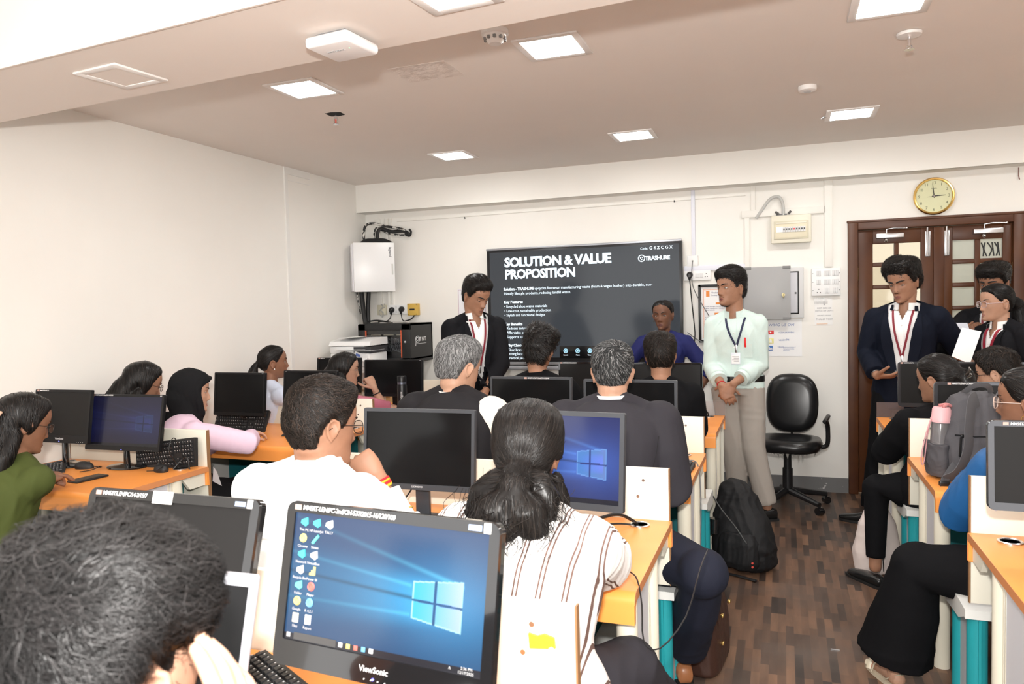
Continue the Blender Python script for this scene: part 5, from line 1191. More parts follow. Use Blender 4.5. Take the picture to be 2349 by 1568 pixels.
        lab(w.build('mouth_line', mat('mouth_dark', (.05, .015, .012), .5), s.t), 'dark line of the mouth')
    def garment(s, name, mb, m, vox=.008, smooth=5, amp=.004, freq=16, seed=None, keep=None, label=None, cutf=None):
        me = fuse(mb, vox, smooth, .5, name)
        if amp: folds(me, amp, freq, seed if seed is not None else abs(hash(name)) % 97 if False else 11)
        if keep is not None: cut(me, keep)
        o = put(name, me, m, s.t, 180)
        if label: o['label'] = label
        return o
    def bvh(s, o):
        me = o.data; return BVHTree.FromPolygons([v.co for v in me.vertices], [p.vertices for p in me.polygons])
    def strip(s, name, bv, path, w, m, front=1, off=.004, taper=None, label=None, parent=None, n=24, axis=None, th=.0025):
        """ribbon laid on a garment: path of (x, z) local points, cast onto the surface from the front or back"""
        P = spline([(p[0], p[1], 0) for p in path], n)[:, :2] if len(path) > 1 else np.array(path)
        Q = []; last = None
        for x_, z_ in P:
            h = bv.ray_cast(Vector((x_, 1.2 * front, z_)), Vector((0, -front, 0)))
            if h[0] is None:
                if last is None: continue
                q = np.array([x_, last[1], z_])
            else: q = np.array(h[0]) + np.array([0, front * off, 0])
            Q.append(q); last = q
        if len(Q) < 2: return None
        Q = np.array(Q)
        for _ in range(2): Q[1:-1] = .5 * Q[1:-1] + .25 * (Q[:-2] + Q[2:])
        tdir = np.gradient(Q, axis=0); mb = MB(); R = []
        for i, q in enumerate(Q):
            t_ = nrm(tdir[i]); nn = np.array([0, front, 0.]); sd = nrm(np.cross(t_, nn)); nn = np.cross(sd, t_)
            ww = w / 2 if taper is None else np.interp(i / (len(Q) - 1), np.linspace(0, 1, len(taper)), taper) / 2
            R.append(np.array([q - sd * ww, q - sd * ww + nn * th, q + sd * ww + nn * th, q + sd * ww]))
        mb.rings(R); o = mb.build(name, m, parent or s.t, 30)
        if label: o['label'] = label
        return o
    def on(s, bv, x_, z_, front=1, off=.004):
        h = bv.ray_cast(Vector((x_, 1.2 * front, z_)), Vector((0, -front, 0)))
        return np.array(h[0]) + np.array([0, front * off, 0]) if h[0] is not None else np.array([x_, front * .12, z_])
    def collar(s, name, m, r=.062, h=.038, gap=18, flare=.016, drop=.0, lean=None, label=None, back=0.0, thick=.003, fold=1.0):
        """folded shirt or jacket collar round the neck"""
        ax = nrm(s.neck_top - s.N); rt = nrm(np.array([1., 0, 0]) - ax * ax[0]); fw = np.cross(ax, rt); base = s.N + ax * (.006 - drop); mb = MB(); R = []
        for a in np.radians(np.linspace(90 + gap, 450 - gap, 40)):
            fr = math.sin(a); hh = h * (1 - .28 * max(0, fr)); lo = -.018 * max(0, fr) - .004
            rad = fw * math.sin(a) + rt * math.cos(a)
            rr = r * s.sc * (1 + .10 * max(0, fr))
            prof = [(rr, lo), (rr - .003, hh * .96), (rr, hh), (rr + .004, hh * .97), (rr + flare * .8, lo + .004 - .008 * fold * max(0, fr)), (rr + flare * .8 - .003, lo + .002)]
            R.append(np.array([base + rad * p + ax * q for p, q in prof]))
        mb.rings(R); o = mb.build(name, m, s.t, 50)
        if label: o['label'] = label
        return o
    def legs(s, kneeR, ankR, kneeL, ankL, m, r=(.088, .078, .066, .058, .052), name='trousers', vox=.009, amp=.005, skirt=None, hipr=1.0, freq=13, label=None, hem=.95):
        mb = MB(); s.leg = {}
        s.torso(mb, .004, t0=-.14, t1=.20, k=1.0 * hipr)
        for k, K, A in ((1, kneeR, ankR), (-1, kneeL, ankL)):
            K, A = s.L(K), s.L(A); H = s.hip + np.array([k * .088 * s.sc, .01, -.015]); s.leg[k] = (H, K, A)
            E = K + (A - K) * hem
            mb.tube([H, H * .5 + K * .5, K, K * .55 + E * .45, E], np.array(r) * s.sc, 20, dome=False); mb.ell(tuple(K), tuple([r[2] * s.sc * .99] * 3), 16, 10)
            s.body.tube([H, K, A], np.array([.06, .042, .032]) * s.sc, 12, dome=True)
        s.pants = s.garment(name, mb, m, vox, 4, amp, freq, 5, label=label); return s.pants
    def shoe(s, k, yaw, m, L=.265, name='shoe', h=.075, label=None, world=True, at=None, heel=.012):
        A = s.leg[k][2] if at is None else s.L(at)
        a = math.radians(yaw - s.a); base = T(A[0], A[1], max(A[2] - .085, 0)) @ Rz(a)      # foot points along +X of this frame
        mb = MB(); R = []
        for x_, hw, z0, z1 in ((-.062, .012, .02, .05), (-.055, .030, .004, h), (-.02, .034, .0, h + .012), (.03, .035, .0, h), (.09, .041, .0, .055), (.15, .043, .0, .042), (.18, .036, .004, .036), (.20, .018, .01, .028)):
            x2 = x_ * L / .265
            R.append(np.array([(x2, hw * math.cos(q), (z0 + z1) / 2 + (z1 - z0) / 2 * (abs(math.sin(q)) ** .7) * (1 if math.sin(q) > 0 else -1)) for q in np.linspace(0, 2 * PI, 17)[:-1]]))
        mb.rings(R, M=base); o = mb.build(name, m, s.t, 60)
        sb = MB(); sb.prism([(-.066 * L / .265, -.03), (-.03, -.038), (.09, -.044), (.15, -.045), (.19, -.032), (.207 * L / .265, 0), (.19, .032), (.15, .045), (.09, .044), (-.03, .038), (-.066 * L / .265, .03)], 2, -.004, heel, M=base); sb.build('sole', mat('sole_dark', (.012, .012, .012), .6), o)
        if label: o['label'] = label
        return o
    # ---- hair
    def hair(s, top=.028, side=.010, back=.014, front=.018, line=None, crown=(0, -.055, .095), n=1200, length=.035, width=.0018, lift=.35, flow='whorl', extra=None, col='black', vox=.006, seed=1, curl=.0, gather=None, lump=.004, lfreq=60, name='hair', steps=5, capsm=2, tone0=.25, label=None, rough_strand=.35, hl=None, sideburn=1, parting=None):
        hl = hl or {}
        M = s.HM; Mi = np.array(M.inverted()); r = np.random.default_rng(seed)
        ph = r.uniform(0, 6, 6); kd = r.normal(size=(6, 3)); kd /= np.linalg.norm(kd, axis=1)[:, None]
        def off(u, z, x_, y_):
            L_ = hairline(u, **hl); m_ = np.clip((z - L_) / (.014 + .020 * np.clip(np.cos(u), 0, 1)) + .15, 0, 1); m_ = m_ * m_ * (3 - 2 * m_)
            wt = np.clip((z - .035) / .05, 0, 1); f_ = np.clip(np.cos(u), 0, 1); b_ = np.clip(-np.cos(u), 0, 1); s_ = 1 - f_ - b_
            low = f_ * front + b_ * back + np.clip(s_, 0, 1) * side; t_ = low * (1 - wt) + wt * (top * (1 - f_ * .3) + front * f_ * .3)
            P = np.stack([x_, y_, np.full_like(x_, z)], -1); nz_ = sum(np.sin(lfreq * P @ kd[i] + ph[i]) for i in range(6)) / 3
            if parting is not None: t_ = t_ - .008 * np.exp(-((x_ - parting) / .010) ** 2) * (z > .04)
            return m_ * (t_ + lump * nz_) - (1 - m_) * .009
        u, zz, G = head_grid(s.fem, s.nose, 64, 56, off); hb = MB(); hb.rings(G); full = MB(); full.merge(hb, 0, M)
        if extra:
            for e in extra:
                P = np.array([M @ Vector(p) for p in e[0]]) if e[2] == 'head' else np.array([s.L(p) for p in e[0]]) if e[2] == 'world' else np.array(e[0])
                fl_ = e[3] if len(e) > 3 else 1.0; up = e[4] if len(e) > 4 else None
                full.tube(P, np.array(e[1]), 16, dome=True, flat=fl_, up=(np.array(M)[:3, :3] @ np.array(up)) if up is not None else None)
        me = fuse(full, vox, capsm, .5, 'hair')
        P = mco(me); N = mno(me); me.calc_loop_triangles()
        bv = BVHTree.FromPolygons(P.tolist(), [tuple(p.vertices) for p in me.polygons])
        # roots: vertices of the hair surface that stand clear of the skin
        H = np.c_[P, np.ones(len(P))] @ Mi.T[:, :3]
        a_, yf_, yb_ = head_ab(np.clip(H[:, 2], -.118, .115), s.fem)
        yy = H[:, 1] + .012; rad = np.hypot(H[:, 0] / a_, yy / np.where(yy > 0, yf_ + .012, -yb_ - .012 + 1e-3))
        clear = (rad > 1.012) | (H[:, 2] > .112) | (H[:, 2] < -.11)
        idx = np.nonzero(clear)[0]
        V0 = P; F0 = [tuple(p.vertices) for p in me.polygons]
        mb = MB(); tones = []
        # keep only faces of the shell that are clear of the skin (plus a margin)
        keepv = clear | (rad > .96); F0 = [f for f in F0 if all(keepv[i] for i in f)]
        mb.add(V0, F0); tones.append(np.full(len(V0), tone0))
        if len(idx) and n:
            ro = r.choice(idx, n); p = P[ro] + r.normal(size=(n, 3)) * .002; nn = N[ro]
            Lr = length * r.uniform(.6, 1.25, n); st = Lr / steps
            R3 = np.array(M)[:3, :3] / s.hs; cr = np.array(M @ Vector(crown)); ga = np.array(M @ Vector(gather)) if gather is not None else None
            jit = r.normal(size=(n, 3)) * rough_strand
            pts = [p.copy()]; nrs = [nn.copy()]; phs = r.uniform(0, 6, n); ax1 = nrm(r.normal(size=3))
            for q in range(steps):
                if flow == 'whorl':
                    d = p - cr; d = d + .55 * np.cross(nn, d) ; d[:, 2] -= .01
                elif flow == 'forward':
                    d = R3[:, 1][None] * 1.0 + .0 * p + (p - cr) * 6; d[:, 2] -= .25
                elif flow == 'gather':
                    d = ga - p; far = np.linalg.norm(d, axis=1); below = (far < .03) | (((p - ga) @ R3[:, 2]) < -.02); d[below] = np.array([0, 0, -1.]) * .1 + .0 * d[below]
                elif flow == 'part':
                    h_ = np.c_[p, np.ones(n)] @ Mi.T[:, :3]; d = R3[:, 0][None] * np.sign(h_[:, :1]) * np.clip((h_[:, 2:3] + .02) * 8, 0, 1) + R3[:, 1][None] * -.45 * np.clip((h_[:, 2:3]) * 8, 0, 1); d[:, 2] -= .75
                else: d = np.tile(np.array([0, 0, -1.]), (n, 1)) + 0 * p
                d = d / (np.linalg.norm(d, axis=1)[:, None] + 1e-9) + jit
                if curl: d = d + curl * np.sin(phs + q * 1.5)[:, None] * np.cross(nn, d) + curl * .6 * np.cos(phs * 1.7 + q * 1.5)[:, None] * nn
                d = d - nn * np.sum(d * nn, 1)[:, None]; d = d / (np.linalg.norm(d, axis=1)[:, None] + 1e-9)
                p = p + d * st[:, None]
                for i in range(n):
                    h = bv.find_nearest(Vector(p[i]))
                    if h[0] is not None: nn[i] = h[1]; p[i] = np.array(h[0]) + np.array(h[1]) * (.0008 + lift * Lr[i] * ((q + 1) / steps) ** 1.6 * .5)
                pts.append(p.copy()); nrs.append(nn.copy())
            pts = np.array(pts); nrs = np.array(nrs)                       # steps+1, n, 3
            tang = np.gradient(pts, axis=0); tang /= np.linalg.norm(tang, axis=2)[..., None] + 1e-9
            sd = np.cross(tang, nrs); sd /= np.linalg.norm(sd, axis=2)[..., None] + 1e-9
            wv = (width * np.array([.9, 1.0, 1.0, .85, .6, .15])[:steps + 1] if steps == 5 else width * np.interp(np.linspace(0, 1, steps + 1), [0, .3, .7, 1], [.9, 1, .85, .15]))[:, None, None] * r.uniform(.6, 1.3, n)[None, :, None]
            A = pts - sd * wv; B = pts + sd * wv; C = pts + nrs * wv * .7
            K = np.stack([A, C, B], 2).transpose(1, 0, 2, 3).reshape(-1, 3)        # strand, step, 3
            per = (steps + 1) * 3; F = []
            loc = []
            for q in range(steps):
                o_ = q * 3; loc += [(o_, o_ + 1, o_ + 4, o_ + 3), (o_ + 1, o_ + 2, o_ + 5, o_ + 4)]
            loc = np.array(loc); F = (loc[None] + (np.arange(n) * per)[:, None, None]).reshape(-1, 4).tolist()
            mb.add(K, F); tones.append(np.repeat(r.uniform(0, 1, n), per))
        out = bpy.data.meshes.new(name); out.from_pydata(np.concatenate(mb.v).tolist(), [], mb.f); out.update()
        at = out.attributes.new('tone', 'FLOAT', 'POINT'); at.data.foreach_set('value', np.concatenate(tones).astype('f'))
        mm = {'black': attr_mat('hair_black', 'tone', .34, .24, [(0, (.006, .005, .005)), (.7, (.012, .010, .009)), (1, (.028, .022, .019))]),
              'soft': attr_mat('hair_soft_black', 'tone', .40, .22, [(0, (.004, .004, .004)), (.6, (.009, .008, .008)), (1, (.024, .022, .022))]),
              'brown': attr_mat('hair_brown_black', 'tone', .45, .2, [(0, (.006, .005, .004)), (.7, (.016, .011, .009)), (1, (.045, .030, .022))]),
              'salt': attr_mat('hair_salt', 'tone', .5, .35, [(0, (.025, .025, .025)), (.35, (.08, .08, .08)), (.65, (.17, .17, .17)), (1, (.36, .36, .36))]),
              'pepper': attr_mat('hair_pepper', 'tone', .5, .25, [(0, (.010, .012, .012)), (.45, (.018, .018, .019)), (.72, (.06, .06, .06)), (1, (.30, .30, .30))])}[col]
        o = put(name, out, mm, s.t, 180)
        if label: o['label'] = label
        return o
    def glasses(s, m, r=(.024, .018), rim=.0013, lens=True, label=None, z=-.003, tint=None, lenscol=None):
        t_ = MB(); f = s.fem; y = float(front_y(np.array([.0]), np.array([.004]), f)[0]) + .004
        loops = []
        for k in (1, -1):
            lp = [(k * .0325 + r[0] * math.copysign(abs(math.cos(a)) ** .8, math.cos(a)), y - .004 * abs(math.cos(a)) * (k * math.cos(a) > 0), z + r[1] * math.copysign(abs(math.sin(a)) ** .8, math.sin(a))) for a in np.linspace(0, 2 * PI, 25)[:-1]]
            loops.append(lp); t_.tube(lp, rim, 6, closed=True, M=s.HM)
            t_.tube([(k * (.0325 + r[0]), y - .004, z + .006), (k * .071, y - .02, z + .006), (k * .077, -.01, z + .004), (k * .076, -.03, z - .008)], rim * .9, 6, M=s.HM)
        t_.tube([(-.0325 + r[0], y, z + .003), (0, y + .003, z + .006), (.0325 - r[0], y, z + .003)], rim, 6, M=s.HM)
        o = t_.build('glasses', m, s.t)
        if lens:
            for lp in loops:
                w = MB(); w.add(lp, [tuple(range(len(lp)))], 0, s.HM); w.build('lens', mat('lens_clear', (.95, .95, .97), .03, trans=1, spec=.6, alpha=.35), o)
        if label: o['label'] = label
        return o
# ================================================================== people
c_white = cloth('white_cotton', (.86, .86, .86), .8)
c_blazer = cloth('black_blazer', (.008, .008, .010), .75, spec=.12)
c_navyblazer = cloth('navy_blazer', (.006, .008, .016), .75, spec=.12)
c_suit = cloth('charcoal_suit', (.030, .028, .034), .7, spec=.18)
c_vest = cloth('black_waistcoat', (.016, .015, .017), .7, spec=.15)
c_black = cloth('black_cloth', (.006, .006, .007), .8, spec=.1)
c_mint = cloth('mint_shirt', (.62, .74, .70), .8, nc=((.59, .715, .68), 300, .4, .6))
c_grey = cloth('grey_trousers', (.36, .325, .29), .85)
c_navy = cloth('navy_kurta', (.016, .020, .105), .75)
c_jean = cloth('dark_navy_trousers', (.012, .014, .026), .8)
c_olive = cloth('olive_top', (.060, .075, .018), .8)
c_pink = cloth('pale_pink_top', (.74, .54, .66), .8)
c_rose = cloth('rose_satin', (.50, .14, .20), .45, spec=.5)
c_sky = cloth('pale_blue_shirt', (.62, .68, .82), .8)
c_blue = cloth('blue_satin', (.015, .10, .28), .5, spec=.45)
c_cream = cloth('cream_dotted', (.80, .74, .64), .8)
c_hijab = cloth('black_hijab', (.010, .010, .011), .85, spec=.15)
m_shoe = mat('black_leather', (.010, .010, .010), .25, spec=.55)
m_maroon = mat('maroon_ribbon', (.20, .012, .025), .6)
m_navyrib = mat('navy_ribbon', (.010, .014, .05), .6)
m_rim = mat('dark_rim', (.02, .016, .014), .3)
m_gold = mat('gold', (.75, .5, .2), .2, metal=1)
m_redthread = mat('red_thread', (.6, .02, .03), .7)
def top(p, m, name='shirt', fr=(1, 1), pad=.012, t0=-.16, t1=.985, amp=.004, vox=.008, keep=None, belly=0, k=1.0, freq=15, r=(.066, .062, .055, .05, .045), smooth=5, arms=(1, -1), trap=.004, label=None):
    mb = MB(); p.torso(mb, pad, t0=t0, t1=t1, belly=belly, k=k); p.traps(mb, trap)
    for q, f in zip((1, -1), fr):
        if f and q in arms: p.sleeve(mb, q, f, pad * .6, r)
    return p.garment(name, mb, m, vox, smooth, amp, freq, 11, keep, label)
def vcut(p, z0, z1, w1, w0=.0):
    def keep(c):
        t = np.clip((c[:, 2] - z0) / (z1 - z0), 0, 1); y0 = np.interp(c[:, 2], [p.sp(k)[2] for k in np.linspace(0, 1, 9)], [p.sp(k)[1] for k in np.linspace(0, 1, 9)])
        return ~((c[:, 2] > z0) & (c[:, 1] > y0) & (np.abs(c[:, 0]) < w0 + (w1 - w0) * t ** .8))
    return keep
def blazer(p, m, sm, zv, w=.085, amp=.004, lap=.05, name='blazer', t0=-.22, shirt_t0=-.1, vox=.007, fr=(.94, .94), buttons=True):
    zt = p.N[2] + .012
    sh = MB(); p.torso(sh, .004, t0=shirt_t0, t1=.99); p.traps(sh, -.008)
    so = p.garment('shirt', sh, sm, vox, 5, .002, 18, 3, lambda c: (np.abs(c[:, 0]) < .13) & (c[:, 1] > np.interp(c[:, 2], [p.hip[2], p.N[2]], [0, p.N[1]]) - .09) & ~((c[:, 1] > p.N[1] + .02) & (np.abs(c[:, 0]) < (c[:, 2] - p.N[2] + .075) * .42)))
    sbv = p.bvh(so); p.strip('placket', sbv, [(0, p.N[2] - .08), (0, (p.N[2] + zv) / 2), (0, zv)], .028, sm, 1, .0012)
    for z_ in np.linspace(p.N[2] - .11, zv + .03, 4):
        bt = MB(); bt.ell(tuple(p.on(sbv, 0, z_, 1, .004)), (.0045, .002, .0045), 8, 6); bt.build('shirt_button', m_wplast, p.t)
    full = top(p, m, name, fr, .020, t0, .97, amp, vox, None)
    bv = p.bvh(full); cut(full.data, vcut(p, zv, zt, w, .002))
    for k in (1, -1):
        pts = []
        for t in np.linspace(.93, 0, 7): pts.append((k * (.004 + (w - .004) * t ** .8 + lap * .42 * (1 - abs(t - .55) * 1.3)), zv + (zt - .01 - zv) * t))
        p.strip('lapel', bv, pts, lap, m, 1, .003, taper=[.018, lap * .9, lap * 1.1, lap * .9, lap * .55, .008], n=30, th=.004)
    if buttons:
        b = MB(); q = p.on(bv, .008, zv - .012, 1, .002); b.ell(tuple(q), (.009, .004, .009), 10, 6); b.build('button', m_black, p.t)
    p.collar('shirt_collar', sm, r=.060 if not p.fem else .054, h=.036, gap=24, flare=.014)
    p.collar('blazer_collar', m, r=.074 if not p.fem else .067, h=.028, gap=52, flare=.016, drop=.012, fold=.6)
    return full, so, p.bvh(so)
def lanyard(p, bv, zlow, m, xk=.062, card=None, clip=True, wid=.013, xb=.0):
    zt = p.N[2] - .01
    for k in (1, -1):
        o = p.strip('lanyard', bv, [(k * xk, zt), (k * xk * .62 + xb * .4, zt - (zt - zlow) * .5), (xb + k * .004, zlow)], wid, m, 1, .007, n=16)
    if clip:
        q = p.on(bv, xb, zlow, 1, .008); w = MB(); w.bx(q[0] - .006, q[0] + .006, q[1] - .002, q[1] + .004, q[2] - .05, q[2] + .006, .002); w.build('lanyard_clip', m_steel, p.t)
    if card:
        q = p.on(bv, xb, zlow - .09, 1, .010); w = MB(); w.box((q[0] + .004, q[1] + .004, q[2]), (.062, .003, .080), .001, M=None); o = w.build('id_card', mat('card_holder', (.70, .74, .80), .25), p.t)
        w = MB(); w.bx(q[0] - .022, q[0] + .030, q[1] + .0056, q[1] + .0066, q[2] - .035, q[2] + .022); w.build('card_print', m_paper, o)
        w = MB(); [w.bx(q[0] - .018, q[0] + .026 - .01 * (i % 2), q[1] + .0068, q[1] + .0072, q[2] + .012 - .011 * i, q[2] + .0145 - .011 * i) for i in range(4)]; w.build('card_text', m_greyink, o)

# --- boy in black blazer left of the screen
p = Person('person in black blazer and maroon lanyard looking down left of the wall screen', -2.11, 5.02, 308, .90, (-2.075, 4.98, 1.598), 335, -24, 0, hs=1.06, sc=1.0, tone='mid', sh=.168, neckd=.160)
p.arm(1, (-2.03, 4.76, .93), (-1, .2, -.3), (.55, -.2, -.8), (.2, -1, .1), (.5, .5, .5, .5)); p.arm(-1, (-1.955, 4.80, .93), (.9, .6, -.2), (-.5, -.15, -.85), (.3, -1, .2), (.5, .5, .5, .5))
p.legs((-2.14, 4.93, .49), (-2.16, 4.93, .09), (-1.98, 5.02, .49), (-1.98, 5.01, .09), c_black)
p.finish_body(); p.face(lid=-8, gaze=(0, -20), brow=1.1)
f, so, bv = blazer(p, c_blazer, c_white, .98, .082)
lanyard(p, bv, 1.10, m_maroon, .055)
p.shoe(1, 300, m_shoe); p.shoe(-1, 320, m_shoe)
p.hair(top=.036, side=.013, back=.016, front=.030, n=1500, length=.05, width=.0016, flow='forward', lift=.25, lump=.005, lfreq=45, seed=2)

# --- woman in navy kurta before the screen
p = Person('person in plain navy top with tied back hair standing before the wall screen', -.885, 5.92, 272, .86, (-.885, 5.90, 1.42), 262, 0, 2, hs=.98, sc=.94, fem=1, tone='dark', sh=.165)
p.arm(1, (-1.10, 5.86, .78), (-1, .3, 0), None, (-1, 0, 0)); p.arm(-1, (-.66, 5.85, .78), (1, .3, 0), None, (1, 0, 0))
p.legs((-.97, 5.88, .46), (-.97, 5.92, .09), (-.80, 5.88, .46), (-.80, 5.92, .09), c_black)
p.finish_body(); p.face(lid=16, gaze=(-8, 0), mouth=.9)
top(p, c_navy, 'kurta', (.62, .62), .016, t0=-.9, amp=.005, t1=.98); p.collar('kurta_collar', c_navy, r=.056, h=.03, gap=22, flare=.012)
p.shoe(1, 270, m_shoe); p.shoe(-1, 270, m_shoe)
p.hair(top=.010, side=.007, back=.010, front=.006, n=900, length=.06, width=.0016, flow='gather', gather=(0, -.125, -.01), lift=.05, lump=.001, extra=[([(0, -.115, 0), (0, -.135, -.02), (.0, -.13, -.05)], [.028, .034, .02], 'head')], hl=dict(front=.070, temple=.052, side=.004), seed=3, parting=0.0)
w = MB(); [w.ell(tuple(p.HM @ Vector((k * .080, -.012, -.044))), (.004, .004, .006), 8, 6) for k in (1,)]; lab(w.build('earring', m_gold, p.t), 'small gold stud')

# --- young man in mint shirt
p = Person('person in mint shirt and grey trousers with clasped hands right of the screen', -.305, 5.46, 262, .93, (-.345, 5.44, 1.605), 226, 3, 4, hs=1.05, sc=1.02, tone='mid', sh=.146, g=.90, neckd=.18)
p.arm(1, (-.395, 5.235, .945), (-1, .35, -.2), (.45, -.25, -.75), (.1, -1, .35), (.45, .5, .5, .5), elbow=(-.478, 5.46, 1.06)); p.arm(-1, (-.325, 5.225, .96), (1, .45, -.2), (-.50, -.10, -.75), (.15, -1, .3), (.55, .6, .6, .6), elbow=(-.160, 5.44, 1.07))
p.legs((-.335, 5.44, .49), (-.30, 5.46, .09), (-.20, 5.40, .50), (-.115, 5.40, .09), c_grey, r=(.093, .088, .080, .074, .070), amp=.006, freq=10, label='light grey trousers')
p.finish_body(); p.face(lid=14, gaze=(10, 0), brow=1.25, mouth=.45)
sh = top(p, c_mint, 'shirt', (.80, .80), .016, t0=-.05, amp=.005, t1=.98, r=(.064, .062, .058, .056, .054), vox=.007)
bv = p.bvh(sh); p.collar('shirt_collar', c_mint, r=.060, h=.040, gap=20, flare=.018)
for k in (1, -1):
    S, E, W = p.arms[k]; q = MB(); d = nrm(W - E); c0 = E + (W - E) * .60; q.tube([c0 - d * .03, c0 + d * .03], [.058, .056], 18); q.build('rolled_cuff', c_mint, p.t)
p.strip('placket', bv, [(0, p.N[2] - .03), (0, 1.2), (0, 1.0)], .030, c_mint, 1, .001)
for z in (1.30, 1.20, 1.10): 
    q = p.on(bv, 0, z, 1, .004); w = MB(); w.ell(tuple(q), (.005, .002, .005), 8, 6); w.build('button', m_wplast, p.t)
lanyard(p, bv, 1.215, m_navyrib, .066, card=True, xb=-.015, wid=.014)
q = p.on(bv, -.075, 1.235, 1, .006); w = MB(); w.tube([tuple(q + np.array([0, 0, -.028])), tuple(q + np.array([.002, 0, .028]))], .0065, 8, dome=True); lab(w.build('pen', mat('red_pen', (.70, .02, .02), .3), p.t), 'red pen clipped in the breast pocket')
p.strip('breast_pocket', bv, [(-.075, 1.225), (-.075, 1.13)], .09, c_mint, 1, .0015)
w = MB(); R = []
for a in np.linspace(0, 2 * PI, 41)[:-1]: R.append(np.array([p.sp(.10) + np.array([(.178 * .92 + .010) * 1.0 * math.cos(a) * rr, (.128 * .93 + .010) * math.sin(a) * rr, zz]) for rr, zz in ((1.0, -.02), (1.04, -.02), (1.04, .02), (1.0, .02))]))
w.rings(R, False, closed=True); w.build('belt', mat('black_belt', (.010, .010, .010), .35, spec=.5), p.t)
w = MB(); bq = p.sp(.10); w.bx(bq[0] - .026, bq[0] + .026, bq[1] + .128, bq[1] + .138, bq[2] - .021, bq[2] + .021, .003); w.build('buckle', mat('gunmetal', (.12, .12, .12), .3, metal=.8), p.t)
S, E, W = p.arms[1]; d = nrm(W - E); w = MB(); ax = nrm(np.cross(d, [0, 0, 1])); bx = np.cross(d, ax); w.tube([tuple(W - d * .02 + (ax * math.cos(a) + bx * math.sin(a)) * .029) for a in np.linspace(0, 2 * PI, 17)[:-1]], .003, 5, closed=True); w.build('wrist_thread', m_redthread, p.t)
p.shoe(1, 250, m_shoe, label='black leather shoe'); p.shoe(-1, 285, m_shoe, at=(-.115, 5.40, .09), L=.29)
p.hair(top=.038, side=.008, back=.012, front=.034, n=1500, length=.055, width=.0016, flow='forward', lift=.28, lump=.004, lfreq=40, seed=4, hl=dict(front=.062, temple=.05))
w = MB(); xs = np.linspace(-.024, .024, 9); zz = -.057 - .006 * (np.abs(xs) / .024) ** 2; yy = front_y(xs, zz) - .0005; w.tube([tuple(p.HM @ Vector(q)) for q in zip(xs, yy, zz)], [.001, .0032, .0028, .0032, .001], 6); w.build('moustache', m_brow, p.t)

# --- man in navy blazer by the doors
p = Person('person in navy blazer holding a phone by the brown doors', .765, 5.60, 252, .92, (.745, 5.56, 1.615), 234, -14, 3, hs=1.08, sc=1.05, tone='mid', sh=.180, neckd=.168)
p.arm(1, (.575, 5.42, 1.005), (-.8, .8, -.2), (.75, -.3, .05), (-.15, -.25, -1), (.25, .3, .35, .4), tc=.2, elbow=(.535, 5.64, 1.14)); p.arm(-1, (1.02, 5.60, .86), (1, .6, 0), None, (1, 0, 0), L=(.32, .27))
p.legs((.60, 5.50, .49), (.535, 5.47, .09), (.84, 5.55, .49), (.84, 5.58, .09), c_black, r=(.10, .09, .078, .07, .066))
p.finish_body(); p.face(lid=4, gaze=(4, -14), brow=1.4)
f, so, bv = blazer(p, c_navyblazer, c_white, .92, .095, t0=-.30, lap=.062)
lanyard(p, bv, 1.13, m_maroon, .062)
q = p.on(bv, .005, 1.02, 1, .004); w = MB(); w.bx(q[0] - .03, q[0] + .02, q[1], q[1] + .003, q[2] - .03, q[2] + .04); lab(w.build('id_card', mat('clear_card', (.72, .76, .78), .25), p.t), 'pale card on the lanyard')
p.shoe(1, 245, m_shoe); p.shoe(-1, 262, m_shoe)
p.hair(top=.052, side=.020, back=.022, front=.034, n=2600, length=.035, width=.0017, flow='whorl', lift=.5, lump=.010, lfreq=48, curl=.9, seed=5, hl=dict(front=.066, temple=.056))
S, E, W = p.arms[1]; d = nrm(W - E); ax = nrm(np.cross(d, [0, 0, 1])); bx = np.cross(d, ax); w = MB(); w.tube([tuple(W - d * .022 + (ax * math.cos(a) + bx * math.sin(a)) * .031) for a in np.linspace(0, 2 * PI, 17)[:-1]], .004, 6, closed=True); lab(w.build('watch_strap', m_steel, p.t), 'steel watch strap')
t = thing('phone', 'black phone held in the hand of the man in the navy blazer', 'phone', (.665, 5.385, 1.03)); t.rotation_euler = (math.radians(10), math.radians(8), math.radians(-18))
w = MB(); w.box((0, 0, 0), (.155, .075, .009), .004, 2); w.build('case', m_black, t)
w = MB(); w.bx(-.072, .072, -.034, .034, .0045, .0055); w.build('display', m_mongloss, t)

# --- man half hidden behind the woman with glasses
p = Person('person with thick fringe half hidden behind the woman with glasses by the doors', 1.37, 5.98, 240, .92, (1.352, 5.95, 1.590), 232, -6, 0, hs=1.05, sc=1.0, tone='tan', sh=.175)
p.arm(1, (1.14, 5.76, 1.235), (-.7, .7, -.6), (.5, -.3, .6), (-.8, -.4, 0), (.5, .5, .6, .6), L=(.31, .27)); p.arm(-1, (1.60, 5.95, .84), (1, .5, 0), None, (1, 0, 0))
p.legs((1.29, 5.95, .49), (1.29, 5.98, .09), (1.45, 5.95, .49), (1.45, 5.98, .09), c_black)
p.finish_body(); p.face(lid=8, gaze=(5, -8), brow=1.4)
f, so, bv = blazer(p, c_blazer, c_white, .98, .075); lanyard(p, bv, 1.12, m_maroon, .055)
p.shoe(1, 240, m_shoe); p.shoe(-1, 250, m_shoe)
p.hair(top=.040, side=.007, back=.010, front=.040, n=1300, length=.05, width=.0017, flow='forward', lift=.25, lump=.005, lfreq=45, seed=6, hl=dict(front=.045, temple=.045))
